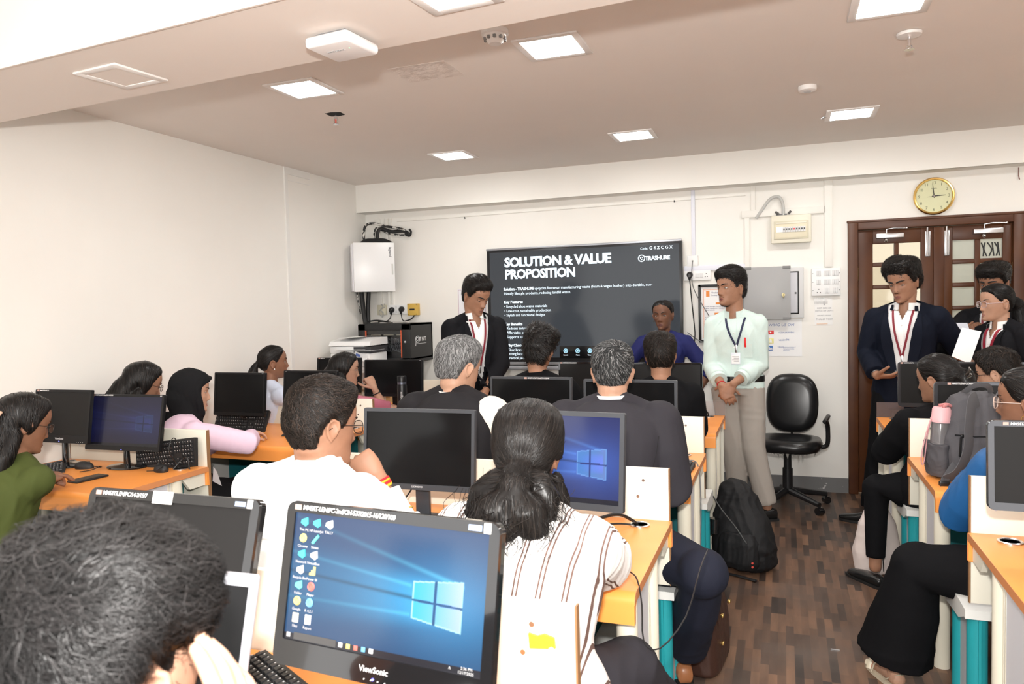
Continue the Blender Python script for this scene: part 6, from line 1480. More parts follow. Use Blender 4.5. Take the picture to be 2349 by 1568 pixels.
w = MB(); w.add([(1.085, 5.70, 1.26), (1.175, 5.67, 1.215), (1.15, 5.72, 1.335), (1.075, 5.74, 1.335), (1.085, 5.702, 1.26), (1.175, 5.672, 1.215), (1.15, 5.722, 1.335), (1.075, 5.742, 1.335)], [(0, 1, 2, 3), (7, 6, 5, 4)]); tag(w.build('paper_sheet', mat('folded_paper', (.70, .73, .80), .7), smooth=0), 'small folded paper held behind by the half hidden man', 'paper')

# --- woman with glasses and blazer
p = Person('person in black blazer with clear glasses and red lanyard holding a white sheet', 1.335, 5.62, 215, .86, (1.285, 5.59, 1.465), 196, -3, 0, hs=.98, sc=.95, fem=1, tone='fair', sh=.160, neckd=.158)
p.arm(1, (1.12, 5.53, 1.11), (.2, .8, -.6), (-.7, -.2, .3), (-.1, .6, .5), (.5, .6, .6, .7)); p.arm(-1, (1.24, 5.44, 1.05), (.8, -.3, -.4), (-.8, -.2, .2), (0, -1, .2), (.5, .6, .6, .7))
p.legs((1.25, 5.56, .46), (1.27, 5.60, .09), (1.38, 5.53, .46), (1.38, 5.57, .09), c_black)
p.finish_body(); p.face(lid=14, gaze=(0, -2), brow=.8)
f, so, bv = blazer(p, c_blazer, c_white, .98, .070, lap=.045); lanyard(p, bv, 1.10, mat('red_ribbon', (.28, .012, .03), .6), .045, clip=False, wid=.018)
p.glasses(mat('clear_pink_rim', (.55, .42, .42), .2), r=(.026, .021), rim=.0018)
p.shoe(1, 215, m_shoe); p.shoe(-1, 215, m_shoe)
p.hair(top=.014, side=.010, back=.012, front=.008, n=1000, length=.06, width=.0015, flow='gather', gather=(0, -.12, -.02), lift=.06, lump=.002, extra=[([(0, -.11, .0), (.02, -.15, -.03), (.02, -.16, -.09), (.0, -.15, -.16)], [.035, .048, .05, .03], 'head')], hl=dict(front=.068, temple=.05, side=-.004), seed=7, col='soft')
w = MB(); w.add([(1.00, 5.40, 1.135), (1.095, 5.37, 1.09), (1.165, 5.41, 1.29), (1.065, 5.44, 1.315)], [(0, 1, 2, 3)]); w.add([(1.00, 5.402, 1.135), (1.095, 5.372, 1.09), (1.165, 5.412, 1.29), (1.065, 5.442, 1.315)], [(3, 2, 1, 0)]); t = w.build('paper_sheet', m_paper, smooth=0); tag(t, 'white printed sheet held up by the woman with glasses', 'paper')
# ================================================================== seated people
HS = .545                                   # seated pelvis height
def sit_legs(p, m, fx=.42, sp_=.11, r=(.088, .080, .066, .056, .05), **k):
    """thighs forward under the desk, shins down; positions given in the person's own frame"""
    Wm = T(*p.t.location) @ Rz(p.t.rotation_euler.z)
    g = lambda x, y, z: tuple(Wm @ Vector((x, y, z)))
    return p.legs(g(sp_, fx, .50), g(sp_ + .01, fx + .03, .09), g(-sp_, fx, .50), g(-sp_ - .01, fx + .03, .09), m, r=r, **k)
def shoes(p, m=m_shoe, **k): p.shoe(1, p.a, m, **k); p.shoe(-1, p.a, m, **k)

# --- woman in striped blouse
m_stripe = cloth('striped_blouse', (.86, .83, .81), .8)
def stripe_nodes(m, c2, period, frac, axis=0, double=.02):
    nt = m.node_tree; b = nt.nodes['Principled BSDF']; tc = nt.nodes.new('ShaderNodeTexCoord'); sx = nt.nodes.new('ShaderNodeSeparateXYZ'); nt.links.new(tc.outputs['Object'], sx.inputs[0])
    def M_(op, a, b_=None):
        n = nt.nodes.new('ShaderNodeMath'); n.operation = op
        for i, v in enumerate((a, b_)):
            if v is None: continue
            if isinstance(v, (int, float)): n.inputs[i].default_value = v
            else: nt.links.new(v, n.inputs[i])
        return n.outputs[0]
    slope = M_('MULTIPLY', sx.outputs[2], -.16)
    x = M_('ADD', sx.outputs[0], slope); q = M_('FRACT', M_('DIVIDE', M_('ADD', x, 5.0), period))
    l1 = M_('LESS_THAN', M_('ABSOLUTE', M_('SUBTRACT', q, .45)), frac); l2 = M_('LESS_THAN', M_('ABSOLUTE', M_('SUBTRACT', q, .62)), frac)
    s = M_('MAXIMUM', l1, l2)
    mx = nt.nodes.new('ShaderNodeMix'); mx.data_type = 'RGBA'; nt.links.new(s, mx.inputs[0]); mx.inputs[6].default_value = b.inputs['Base Color'].default_value[:]; mx.inputs[7].default_value = (*c2, 1); nt.links.new(mx.outputs[2], b.inputs['Base Color'])
stripe_nodes(m_stripe, (.15, .09, .075), .056, .036)
p = Person('person in striped white blouse with wavy black hair seen from behind at the front', -.625, 1.72, 88, HS, (-.635, 1.86, 1.138), 95, -4, 0, hs=1.03, sc=1.06, fem=1, tone='tan', sh=.176, g=1.14, bulge=-.03, vox=.005, neckd=.16)
p.arm(1, (-.56, 2.15, .80), (1, -.1, -.35), (-.6, .7, 0), (0, 0, 1), (.3, .3, .3, .3), elbow=(-.462, 1.955, .825)); p.arm(-1, (-.76, 2.12, .79), (-1, -.1, -.4), (.5, .8, 0), (0, 0, 1), elbow=(-.885, 1.93, .83))
p.legs((-.405, 1.98, .53), (-.33, 2.45, .13), (-.70, 2.12, .50), (-.70, 2.16, .09), c_suit, r=(.10, .092, .078, .068, .062), label='charcoal trousers')
p.finish_body()
top(p, m_stripe, 'blouse', (.80, .80), .018, t0=-.20, amp=.006, t1=.985, vox=.007, r=(.074, .074, .072, .068, .06), freq=13)
p.collar('blouse_neckline', m_stripe, r=.062, h=.016, gap=30, flare=.006)
p.shoe(1, 50, m_shoe, at=(-.33, 2.45, .09)); p.shoe(-1, 88, m_shoe)
p.hair(top=.020, side=.016, back=.020, front=.012, n=5200, length=.13, width=.0011, flow='gather', gather=(0, -.135, -.055), lift=.06, lump=.0018, lfreq=30, steps=6, seed=8, col='black', rough_strand=.10, hl=dict(side=-.03, ear=-.03, nape=-.085), label='black hair tied loosely with wavy ends',
       extra=[([(0, -.105, -.045), (0, -.145, -.065), (0, -.155, -.10)], [.042, .040, .045], 'head'),
              ([(.0, -.15, -.09), (.035, -.165, -.13), (.055, -.165, -.175)], [.040, .052, .032], 'head'), ([(0, -.15, -.09), (-.045, -.16, -.13), (-.085, -.155, -.175)], [.040, .050, .026], 'head'),
              ([(-.01, -.15, -.1), (-.01, -.17, -.16), (-.02, -.165, -.21)], [.035, .040, .022], 'head'), ([(-.05, -.12, -.06), (-.095, -.12, -.09), (-.115, -.13, -.135)], [.032, .030, .016], 'head'), ([(.05, -.11, -.06), (.075, -.115, -.10), (.075, -.13, -.14)], [.03, .030, .020], 'head'),
              ([(.075, -.02, -.06), (.085, .0, -.12), (.09, .01, -.155)], [.014, .020, .010], 'head')])
# loose wavy strands at the tail
def locks(p, n, base, spreadv, length, width, seed, col='soft', frame='head', down=1.0, name='hair_locks', wav=.012, label=None):
    r = np.random.default_rng(seed); mb = MB(); tone = []
    mm = attr_mat('hair_' + {'soft': 'soft_black', 'black': 'black', 'brown': 'brown_black'}[col], 'tone')
    for i in range(n):
        b = np.array(base[r.integers(len(base))]) + r.normal(size=3) * np.array(spreadv); L = length * r.uniform(.5, 1.2); ph = r.uniform(0, 6, 2); d = nrm(r.normal(size=3) * .35 + np.array([0, -.25, -down]))
        P = [b + d * L * t + np.array([math.sin(ph[0] + t * 7), .6 * math.sin(ph[1] + t * 6), 0]) * wav * t for t in np.linspace(0, 1, 9)]
        if frame == 'head': P = [np.array(p.HM @ Vector(q)) for q in P]
        elif frame == 'world': P = [p.L(q) for q in P]
        k = mb.n; mb.tube(P, np.array([1, 1, .8, .15]) * width * r.uniform(.6, 1.3), 3, caps=False); tone.append(np.full(mb.n - k, r.uniform(0, 1)))
    me = bpy.data.meshes.new(name); me.from_pydata(np.concatenate(mb.v).tolist(), [], mb.f); me.update(); at = me.attributes.new('tone', 'FLOAT', 'POINT'); at.data.foreach_set('value', np.concatenate(tone).astype('f'))
    o = put(name, me, mm, p.t, 180); tag(o, label, kind='stuff'); return o
locks(p, 1300, [(.03, -.165, -.13), (.055, -.165, -.15), (-.045, -.16, -.13), (-.08, -.155, -.15), (-.01, -.17, -.15), (.0, -.165, -.12), (-.09, -.125, -.10), (.07, -.12, -.10)], (.022, .010, .022), .11, .0008, 81, wav=.020, col='black')
w = MB(); w.tube([tuple(p.HM @ Vector((.062, -.03, -.098))), tuple(p.HM @ Vector((.070, -.01, -.10)))], .004, 6); lab(w.build('necklace', mat('red_bead', (.6, .08, .04), .4), p.t), 'bit of red necklace at the nape')

# --- man in white shirt
p = Person('person in white shirt resting chin on fist, red and yellow wrist thread', -1.275, 1.72, 84, HS, (-1.300, 1.905, 1.178), 66, -8, -3, hs=1.06, sc=1.04, tone='mid', sh=.185, g=1.08, bulge=-.04, vox=.0042, neckd=.130)
p.arm(1, (-1.200, 2.040, .990), (.6, .1, -1), (-.62, -.12, .72), (.25, -.88, .30), (1.15, 1.2, 1.25, 1.3), tc=.32, spread=.02, elbow=(-1.085, 2.02, .790), hs=1.04, tdir=(.35, .85, -.45)); p.arm(-1, (-1.35, 2.15, .79), (-1, 0, -.5), (.6, .6, 0), (0, 0, 1), elbow=(-1.55, 1.98, .83))
sit_legs(p, c_black)
p.finish_body(); p.face(lid=8, gaze=(5, -8))
sh = top(p, c_white, 'shirt', (.68, .90), .020, t0=-.2, amp=.006, t1=.985, vox=.007, r=(.072, .070, .064, .060, .052), freq=13)
p.collar('shirt_collar', c_white, r=.066, h=.040, gap=20, flare=.016)
S, E, W = p.arms[1]; d = nrm(W - E); ax = nrm(np.cross(d, [0, 0, 1])); bx = np.cross(d, ax)
w = MB(); c0 = E + (W - E) * .64; w.tube([c0 - d * .055, c0 - d * .01, c0 + d * .035], [.058, .053, .051], 22); w.build('cuff', c_white, p.t)
w = MB(); c0 = E + (W - E) * .46; w.tube([tuple(c0 + (ax * math.cos(a) * 1.15 + bx * math.sin(a) * 1.02) * .056) for a in np.linspace(0, 2 * PI, 33)[:-1]], .0022, 5, closed=True); lab(w.build('rubber_band', mat('yellow_band', (.65, .45, .10), .5), p.t), 'yellow rubber band round the sleeve')
for off, rr, m_, nm in ((-.022, .0058, m_redthread, 'red thread'), (-.014, .0045, mat('yellow_thread', (.75, .45, .03), .7), 'yellow thread'), (-.030, .005, mat('yellow_thread', (.75, .45, .03), .7), 'yellow thread'), (-.008, .0045, m_redthread, 'red thread')):
    w = MB(); w.tube([tuple(W + d * off + (ax * math.cos(a) + bx * math.sin(a)) * .0305 + d * .006 * math.sin(a + 1)) for a in np.linspace(0, 2 * PI, 25)[:-1]], rr, 6, closed=True); lab(w.build('wrist_thread', m_, p.t), nm + ' tied round the wrist')
p.glasses(m_rim, r=(.026, .019), rim=.0012)
shoes(p)
p.hair(top=.030, side=.016, back=.018, front=.024, n=5200, length=.028, width=.0011, flow='whorl', lift=.30, lump=.003, lfreq=70, curl=.5, seed=9, col='brown', hl=dict(side=-.02), vox=.005)
p.strip('yoke_seam', p.bvh(sh), [(-.17, p.N[2] - .115), (0, p.N[2] - .125), (.17, p.N[2] - .115)], .004, c_white, -1, .001)

# --- man in charcoal suit
p = Person('person with cropped greying hair in charcoal suit, brown shoe at the aisle', -.675, 2.99, 92, HS, (-.690, 3.15, 1.228), 99, -3, 1, hs=1.07, sc=1.10, tone='fair', sh=.195, g=1.12, bulge=-.03, neckd=.130)
p.arm(1, (-.50, 3.42, .80), (1, -.4, -.6), (-.4, .8, 0), (0, 0, 1), elbow=(-.432, 3.02, .775)); p.arm(-1, (-.82, 3.42, .80), (-1, -.3, -.6), (.4, .8, 0), (0, 0, 1), elbow=(-.96, 3.06, .79))
p.legs((-.275, 2.66, .565), (-.375, 2.99, .13), (-.78, 3.42, .52), (-.78, 3.44, .09), c_jean, r=(.105, .098, .083, .078, .074), label='dark navy trousers', freq=9)
p.finish_body()
sh = top(p, c_suit, 'suit_jacket', (.92, .92), .024, t0=-.20, amp=.004, t1=.965, vox=.007, r=(.078, .074, .068, .062, .056), freq=9, smooth=7)
bv = p.bvh(sh); p.collar('shirt_collar', c_white, r=.064, h=.042, gap=24, flare=.008); p.collar('jacket_collar', c_suit, r=.070, h=.040, gap=50, flare=.022, drop=.012)
p.strip('centre_seam', bv, [(0, p.N[2] - .07), (0, .9), (0, .62)], .003, c_vest, -1, .0005)
for k in (1, -1): p.strip('sleeve_seam', bv, [(k * .205, p.N[2] - .10), (k * .195, p.N[2] - .18), (k * .17, p.N[2] - .28)], .003, c_vest, -1, .0005)
p.shoe(1, 200, mat('tan_leather', (.30, .12, .05), .35), at=(-.395, 3.0, .09), L=.28, label='tan brown shoe'); p.shoe(-1, 90, m_shoe)
p.hair(top=.014, side=.008, back=.010, front=.012, n=5000, length=.022, width=.0010, flow='whorl', lift=.30, lump=.0012, seed=10, col='pepper', crown=(.012, -.075, .085), hl=dict(nape=-.060), tone0=.2, rough_strand=.2, vox=.005)
# faded band of clipped hair under the crop
p.hair(top=.0008, side=.0006, back=.0006, front=.0006, n=900, length=.006, width=.0008, flow='down', lift=.1, lump=0, seed=31, col='pepper', hl=dict(nape=-.082), name='clipped_hair', tone0=.45, vox=.004)

# --- older man in waistcoat with cream sleeves
p = Person('person with grey hair in black waistcoat over cream dotted sleeves, seen from behind', -1.370, 2.98, 82, HS, (-1.392, 3.12, 1.245), 68, -13, -2, hs=1.08, sc=1.08, tone='fair', sh=.190, g=1.14, bulge=-.035, neckd=.128)
p.arm(1, (-1.22, 3.36, .80), (1, -.2, -.8), (-.4, .8, 0), (0, 0, 1), elbow=(-1.195, 3.05, .80)); p.arm(-1, (-1.48, 3.42, .80), (-1, -.3, -.6), (.4, .8, 0), (0, 0, 1), elbow=(-1.555, 3.10, .80))
sit_legs(p, c_cream); p.finish_body()
def dots_nodes(m, c2, scale):
    nt = m.node_tree; b = nt.nodes['Principled BSDF']; tc = nt.nodes.new('ShaderNodeTexCoord'); v = nt.nodes.new('ShaderNodeTexVoronoi'); v.inputs['Scale'].default_value = scale; v.inputs['Randomness'].default_value = .35; nt.links.new(tc.outputs['Object'], v.inputs['Vector'])
    lt = nt.nodes.new('ShaderNodeMath'); lt.operation = 'LESS_THAN'; lt.inputs[1].default_value = .10; nt.links.new(v.outputs['Distance'], lt.inputs[0])
    mx = nt.nodes.new('ShaderNodeMix'); mx.data_type = 'RGBA'; nt.links.new(lt.outputs[0], mx.inputs[0]); mx.inputs[6].default_value = b.inputs['Base Color'].default_value[:]; mx.inputs[7].default_value = (*c2, 1); nt.links.new(mx.outputs[2], b.inputs['Base Color'])
dots_nodes(c_cream, (.30, .26, .22), 34)
mb = MB(); [p.sleeve(mb, k, .92, .012, (.076, .074, .068, .06, .055)) for k in (1, -1)]; p.torso(mb, .006, t0=-.2, t1=.98)
p.garment('kurta', mb, c_cream, .007, 5, .005, 13, 4)
mb = MB(); p.torso(mb, .022, t0=-.16, t1=.975); p.traps(mb, .010)
for k, o_, r_ in ((1, .032, .068), (-1, .0, .105)): mb.ell(tuple(p.S[k] - np.array([k * o_, .0, .01])), (r_, .104, .098), 16, 10)
mb.tube([p.S[-1], p.S[-1] * .55 + p.arms[-1][1] * .45], [.108, .100], 18, dome=True)
p.garment('waistcoat', mb, c_vest, .007, 6, .003, 9, 7)
p.collar('kurta_collar', c_white, r=.066, h=.040, gap=20, flare=.003, fold=.2); p.collar('waistcoat_collar', c_vest, r=.072, h=.034, gap=20, flare=.006, drop=.004, fold=.2)
shoes(p); p.face(lid=0, gaze=(0, -20))
p.hair(top=.024, side=.014, back=.016, front=.016, n=4200, length=.03, width=.0012, flow='down', lift=.22, lump=.003, lfreq=60, seed=11, col='salt', hl=dict(nape=-.066), tone0=.3, rough_strand=.3)

# --- spiky haired young man
p = Person('person with spiky black hair in black jacket, below the slide text of the screen', -1.40, 4.26, 86, HS, (-1.425, 4.42, 1.238), 84, -4, 8, hs=1.06, sc=1.02, tone='mid', sh=.18, neckd=.158)
p.arm(1, (-1.28, 4.66, .80), (1, -.2, -.7), (-.4, .8, 0), (0, 0, 1)); p.arm(-1, (-1.50, 4.68, .80), (-1, -.2, -.7), (.4, .8, 0), (0, 0, 1))
sit_legs(p, c_black); p.finish_body()
top(p, c_black, 'jacket', (.92, .92), .022, t0=-.2, amp=.003, t1=.965, r=(.072, .068, .062, .056, .05), freq=9); p.collar('jacket_collar', c_black, r=.066, h=.046, gap=50, flare=.02, drop=.008)
shoes(p)
p.hair(top=.046, side=.012, back=.024, front=.034, n=1700, length=.055, width=.0018, flow='whorl', lift=.75, lump=.008, lfreq=55, seed=12, hl=dict(nape=-.082), crown=(-.01, -.06, .09))

# --- black haired young man by the navy top
p = Person('person with neat black hair in black jacket, in front of the navy top woman', -.665, 4.28, 92, HS, (-.680, 4.42, 1.205), 97, -4, -2, hs=1.05, sc=1.02, tone='mid', sh=.165, neckd=.155)
p.arm(1, (-.60, 4.68, .80), (1, -.2, -.7), (-.4, .8, 0), (0, 0, 1), elbow=(-.485, 4.40, .79)); p.arm(-1, (-.78, 4.68, .80), (-1, -.2, -.7), (.4, .8, 0), (0, 0, 1))
sit_legs(p, c_black); p.finish_body()
top(p, c_black, 'jacket', (.92, .92), .022, t0=-.2, amp=.003, t1=.965, r=(.072, .068, .062, .056, .05), freq=9); p.collar('jacket_collar', c_black, r=.066, h=.038, gap=50, flare=.02, drop=.008)
shoes(p)
p.hair(top=.026, side=.012, back=.017, front=.02, n=1700, length=.035, width=.0015, flow='whorl', lift=.4, lump=.004, lfreq=55, seed=13, crown=(.015, -.075, .08), col='brown', hl=dict(nape=-.074))

# --- curly haired person close to the camera
p = Person('person with wavy black hair closest to the camera, hand against the cheek', -.625, .34, 84, HS - .03, (-.632, .545, 1.172), 86, -4, 0, hs=1.0, sc=1.0, tone='fair', sh=.18, g=1.0, vox=.0035, bulge=-.04)
p.arm(1, (-.462, .548, 1.072), (.5, .3, -1), (-.38, .20, .90), (.85, .15, .22), (.12, .16, .20, .26), tc=.25, spread=.005, elbow=(-.370, .80, .86), hs=.97, tdir=(.2, .95, -.35))
p.arm(-1, (-.860, .735, .945), (-1, -.2, -.6), (.35, .55, .75), (-.75, .5, -.1), (.5, .5, .55, .6), tc=.2)
sit_legs(p, c_jean); p.finish_body()
top(p, cloth('dark_tshirt', (.03, .03, .035), .85), 'shirt', (.45, .45), .016, t0=-.2, amp=.005, t1=.96, vox=.008)
shoes(p)
p.hair(top=.028, side=.030, back=.022, front=.044, n=7000, length=.075, width=.0008, flow='whorl', lift=.35, lump=.014, lfreq=36, curl=.8, seed=14, col='soft', steps=7, rough_strand=.25, hl=dict(nape=-.036, ear=.035, side=.02), crown=(-.01, -.05, .09), vox=.004, label='wavy black hair on top')
p.hair(top=.001, side=.0008, back=.0008, front=.0008, n=2600, length=.010, width=.0005, flow='down', lift=.15, lump=0, seed=32, col='soft', hl=dict(nape=-.085, ear=.0, side=-.02), name='faded_hair', tone0=.5, vox=.0035, label='short faded sides')
# --- girl in olive green
p = Person('person in olive green top with a hair clip at the left edge', -2.985, 2.06, 88, HS, (-2.960, 2.205, 1.085), 76, -17, 0, hs=1.0, sc=.94, fem=1, tone='tan', sh=.168, bulge=-.03)
p.arm(1, (-3.06, 2.36, .80), (.8, -.2, -.8), (-.4, .9, 0), (0, 0, 1), elbow=(-2.86, 2.10, .82)); p.arm(-1, (-3.18, 2.42, .80), (-1, -.2, -.6), (.4, .8, 0), (0, 0, 1))
sit_legs(p, c_black); p.finish_body(); p.face(lid=-4, gaze=(0, -20))
top(p, c_olive, 'blouse', (.9, .9), .016, t0=-.2, amp=.005, t1=.985, r=(.068, .066, .062, .058, .05))
shoes(p); p.glasses(m_rim, r=(.024, .018))
p.hair(top=.018, side=.016, back=.020, front=.010, n=1800, length=.12, width=.0013, flow='part', lift=.05, lump=.002, lfreq=30, steps=6, rough_strand=.10, seed=15, hl=dict(nape=-.09, side=-.04, ear=-.04), extra=[([(0, -.09, -.03), (0, -.12, -.12), (0, -.125, -.24), (.0, -.10, -.36)], [.060, .068, .055, .02], 'head', 1.0), ([(.045, -.05, -.05), (.07, -.07, -.14), (.065, -.08, -.26), (.05, -.08, -.36)], [.035, .036, .026, .008], 'head')])
t = p.t; w = MB()
for k in (1, -1): w.tube([tuple(p.HM @ Vector(q)) for q in ((.04 + k * .012, -.118, .03), (.045 + k * .016, -.134, .005), (.04 + k * .014, -.13, -.03))], [.007, .008, .004], 8, dome=True)
w.tube([tuple(p.HM @ Vector(q)) for q in ((.03, -.128, .012), (.06, -.128, .012))], .006, 8); w.build('hair_clip', mat('beige_clip', (.55, .36, .25), .3), p.t)
# --- girl with glasses by the left wall
p = Person('person with straight long hair and dark glasses behind the dim purple monitor', -3.47, 3.20, 80, HS, (-3.468, 3.31, 1.125), 64, -17, 0, hs=1.0, sc=.92, fem=1, tone='mid', sh=.165, bulge=-.03)
p.arm(1, (-3.40, 3.62, .80), (.8, -.2, -.8), (-.4, .9, 0), (0, 0, 1)); p.arm(-1, (-3.55, 3.6, .80), (-.6, -.2, -.8), (.2, .8, 0), (0, 0, 1))
sit_legs(p, c_black); p.finish_body(); p.face(lid=-4, gaze=(0, -20))
top(p, c_black, 'blouse', (.9, .9), .016, t0=-.2, t1=.985); shoes(p); p.glasses(m_rim, r=(.024, .018))
p.hair(top=.020, side=.016, back=.020, front=.012, n=1400, length=.12, width=.0013, flow='part', lift=.04, lump=.002, lfreq=30, steps=6, rough_strand=.08, seed=16, hl=dict(nape=-.09, side=-.05, ear=-.05), extra=[([(0, -.09, -.03), (0, -.115, -.12), (0, -.12, -.24), (0, -.10, -.34)], [.062, .070, .065, .04], 'head'), ([(.055, -.03, -.05), (.07, -.05, -.14), (.065, -.07, -.26)], [.03, .034, .02], 'head')])
# --- girl in hijab
p = Person('person in black hijab and pale pink top leaning an arm on the orange desk', -3.12, 3.18, 62, HS, (-3.155, 3.345, 1.085), 48, -6, 0, hs=1.0, sc=.95, fem=1, tone='fair', sh=.168, bulge=-.03)
p.arm(1, (-2.965, 3.60, .795), (.8, -.6, -.6), (-.7, .5, -.2), (0, 0, 1), (.5, .6, .6, .6), elbow=(-2.79, 3.375, .80)); p.arm(-1, (-3.06, 3.66, .79), (-1, .1, -.6), (.4, .8, 0), (0, 0, 1), (.4, .4, .4, .4))
sit_legs(p, c_black, fx=.36); p.finish_body(ears=False); p.face(lid=10)
top(p, c_pink, 'blouse', (.93, .93), .020, t0=-.2, amp=.004, t1=.97, r=(.068, .064, .058, .052, .045), freq=11)
shoes(p)
mb = MB(); uu, zz_, G = head_grid(1, 1.0, 64, 56, lambda u, z, x_, y_: np.where((np.abs(u) < 1.02) & (z < .062) & (z > -.125), -.012, .017 + .006 * np.clip(-np.cos(u), 0, 1))); hb = MB(); hb.rings(G); mb.merge(hb, 0, p.HM)
HL = lambda *q: tuple(p.HM @ Vector(q))
mb.tube([HL(0, -.05, -.03), HL(0, -.03, -.10), tuple(p.N + np.array([0, .0, .02])), tuple(p.N + np.array([0, -.01, -.06]))], [.085, .078, .085, .105], 24, dome=True)
mb.tube([HL(.075, .02, .02), HL(.066, .045, -.06), HL(.04, .055, -.115), HL(0, .05, -.135)], [.016, .020, .026, .030], 12, dome=True); mb.tube([HL(-.075, .02, .02), HL(-.066, .045, -.06), HL(-.04, .055, -.115), HL(0, .05, -.135)], [.016, .020, .026, .030], 12, dome=True)
mb.tube([HL(-.07, .03, .03), HL(-.045, .082, .072), HL(0, .098, .082), HL(.045, .082, .072), HL(.07, .03, .03)], .012, 12, dome=True)
mb.tube([tuple(p.N + np.array([-.10, -.06, .0])), tuple(p.N + np.array([-.15, -.10, -.10])), tuple(p.N + np.array([-.14, -.10, -.22]))], [.06, .06, .03], 14, dome=True)
p.garment('hijab', mb, c_hijab, .006, 5, .0035, 26, 21)
w = MB(); S, E, W = p.arms[1]; w.tube([tuple(W + np.array([.01, .03, .012])), tuple(W + np.array([.02, .035, .016]))], .005, 8); lab(w.build('ring', m_gold, p.t), 'gold ring')
w = MB(); w.add([tuple(p.L(q)) for q in ((-2.90, 3.20, .62), (-2.83, 3.19, .60), (-2.84, 3.17, .68), (-2.89, 3.20, .70))], [(0, 1, 2, 3)]); w.build('id_card', m_paper, p.t)
# --- ponytail girl
p = Person('person with ponytail in pale blue shirt by the left wall', -3.47, 4.50, 62, HS, (-3.452, 4.47, 1.160), 46, 3, 0, hs=.98, sc=.92, fem=1, tone='tan', sh=.160)
p.arm(1, (-3.20, 4.80, .80), (.8, -.6, -.8), (-.2, .9, 0), (0, 0, 1)); p.arm(-1, (-3.42, 4.84, .80), (-.6, .2, -.8), (.4, .8, 0), (0, 0, 1))
sit_legs(p, c_black, fx=.34); p.finish_body(); p.face(lid=14)
top(p, c_sky, 'shirt', (.9, .9), .016, t0=-.2, amp=.004, t1=.985); p.collar('shirt_collar', c_sky, r=.052, h=.028, gap=20, flare=.014); shoes(p)
p.hair(top=.014, side=.008, back=.014, front=.006, n=1000, length=.08, width=.0014, flow='gather', gather=(0, -.128, -.02), lift=.03, lump=.001, seed=17, hl=dict(front=.072, temple=.05, side=-.012, nape=-.06), rough_strand=.1, extra=[([(0, -.11, .0), (0, -.135, -.015), (0, -.152, -.05), (0, -.155, -.12), (.0, -.14, -.19)], [.022, .020, .034, .036, .014], 'head')])
w = MB(); w.ell(tuple(p.HM @ Vector((.080, -.012, -.044))), (.004, .004, .005), 8, 6); lab(w.build('earring', m_sticker, p.t), 'white stud')
# --- girl in pink with fist on chin
p = Person('person in rose pink top with glasses resting chin on fist before the network rack', -2.94, 4.50, 56, HS, (-2.958, 4.62, 1.098), 40, -5, 0, hs=1.0, sc=.93, fem=1, tone='fair', sh=.165, bulge=-.03)
p.arm(1, (-2.815, 4.77, .955), (.8, .2, -1), (-.45, -.1, .8), (.75, -.5, .2), (1.1, 1.15, 1.2, 1.25), tc=.3, spread=.02, elbow=(-2.765, 4.83, .785)); p.arm(-1, (-2.83, 4.98, .79), (-.6, .4, -.8), (.6, -.3, 0), (0, 0, 1), (.5, .5, .5, .5))
sit_legs(p, c_black, fx=.36); p.finish_body(); p.face(lid=14)
top(p, c_rose, 'blouse', (.62, .62), .016, t0=-.2, amp=.005, t1=.975, r=(.068, .068, .066, .064, .06)); shoes(p); p.glasses(m_rim, r=(.025, .021), rim=.0011)
S, E, W = p.arms[1]; d = nrm(W - E); ax = nrm(np.cross(d, [0, 0, 1])); bx = np.cross(d, ax); w = MB(); w.tube([tuple(W - d * .045 + (ax * math.cos(a) + bx * math.sin(a)) * .027) for a in np.linspace(0, 2 * PI, 17)[:-1]], .004, 6, closed=True); w.build('bracelet', m_black, p.t)
p.hair(top=.020, side=.016, back=.020, front=.012, n=1400, length=.12, width=.0013, flow='part', lift=.05, lump=.003, lfreq=30, steps=6, rough_strand=.10, seed=18, hl=dict(nape=-.09, side=-.03, ear=-.03), extra=[([(0, -.09, -.03), (0, -.12, -.12), (0, -.12, -.22), (0, -.10, -.30)], [.062, .072, .060, .03], 'head'), ([(.06, -.03, -.04), (.075, -.02, -.12), (.075, -.02, -.19)], [.028, .032, .02], 'head')])

# ------------------------------------------------------------------ right block
p = Person('person in black with a glossy hair clip seated sideways at the right aisle', .735, 4.28, 112, HS, (.748, 4.405, 1.085), 138, -8, 0, hs=1.0, sc=.98, fem=1, tone='mid', sh=.17, bulge=-.03)
p.arm(-1, (.64, 4.66, .80), (-1, -.3, -.6), (.4, .9, 0), (0, 0, 1), elbow=(.505, 4.38, .70)); p.arm(1, (.86, 4.68, .80), (1, -.2, -.6), (-.3, .8, 0), (0, 0, 1))
p.legs((.80, 4.72, .51), (.80, 4.75, .09), (.455, 4.33, .515), (.445, 4.30, .10), c_black, r=(.10, .092, .076, .058, .050), hem=.88)
p.finish_body(); p.face(lid=10)
top(p, c_black, 'jacket', (.92, .92), .022, t0=-.2, amp=.004, t1=.97, r=(.074, .072, .068, .06, .05)); p.shoe(-1, 215, m_shoe, at=(.445, 4.30, .085), L=.25, h=.055, label='black flat loafer'); p.shoe(1, 95, m_shoe)
p.hair(top=.020, side=.014, back=.020, front=.010, n=1500, length=.09, width=.0014, flow='gather', gather=(0, -.13, .01), lift=.06, lump=.002, seed=19, hl=dict(front=.066, nape=-.075, side=-.02), rough_strand=.12, extra=[([(0, -.10, .02), (.01, -.14, .0), (.01, -.15, -.06), (.0, -.135, -.15), (0, -.12, -.24)], [.04, .05, .048, .045, .02], 'head')])
w = MB()
for k in (1, -1): w.tube([tuple(p.HM @ Vector(q)) for q in ((.0, -.175 , .035 + k * .012), (-.02, -.19, .02 + k * .012), (-.045, -.18, .005 + k * .01))], [.005, .008, .003], 6, dome=True)
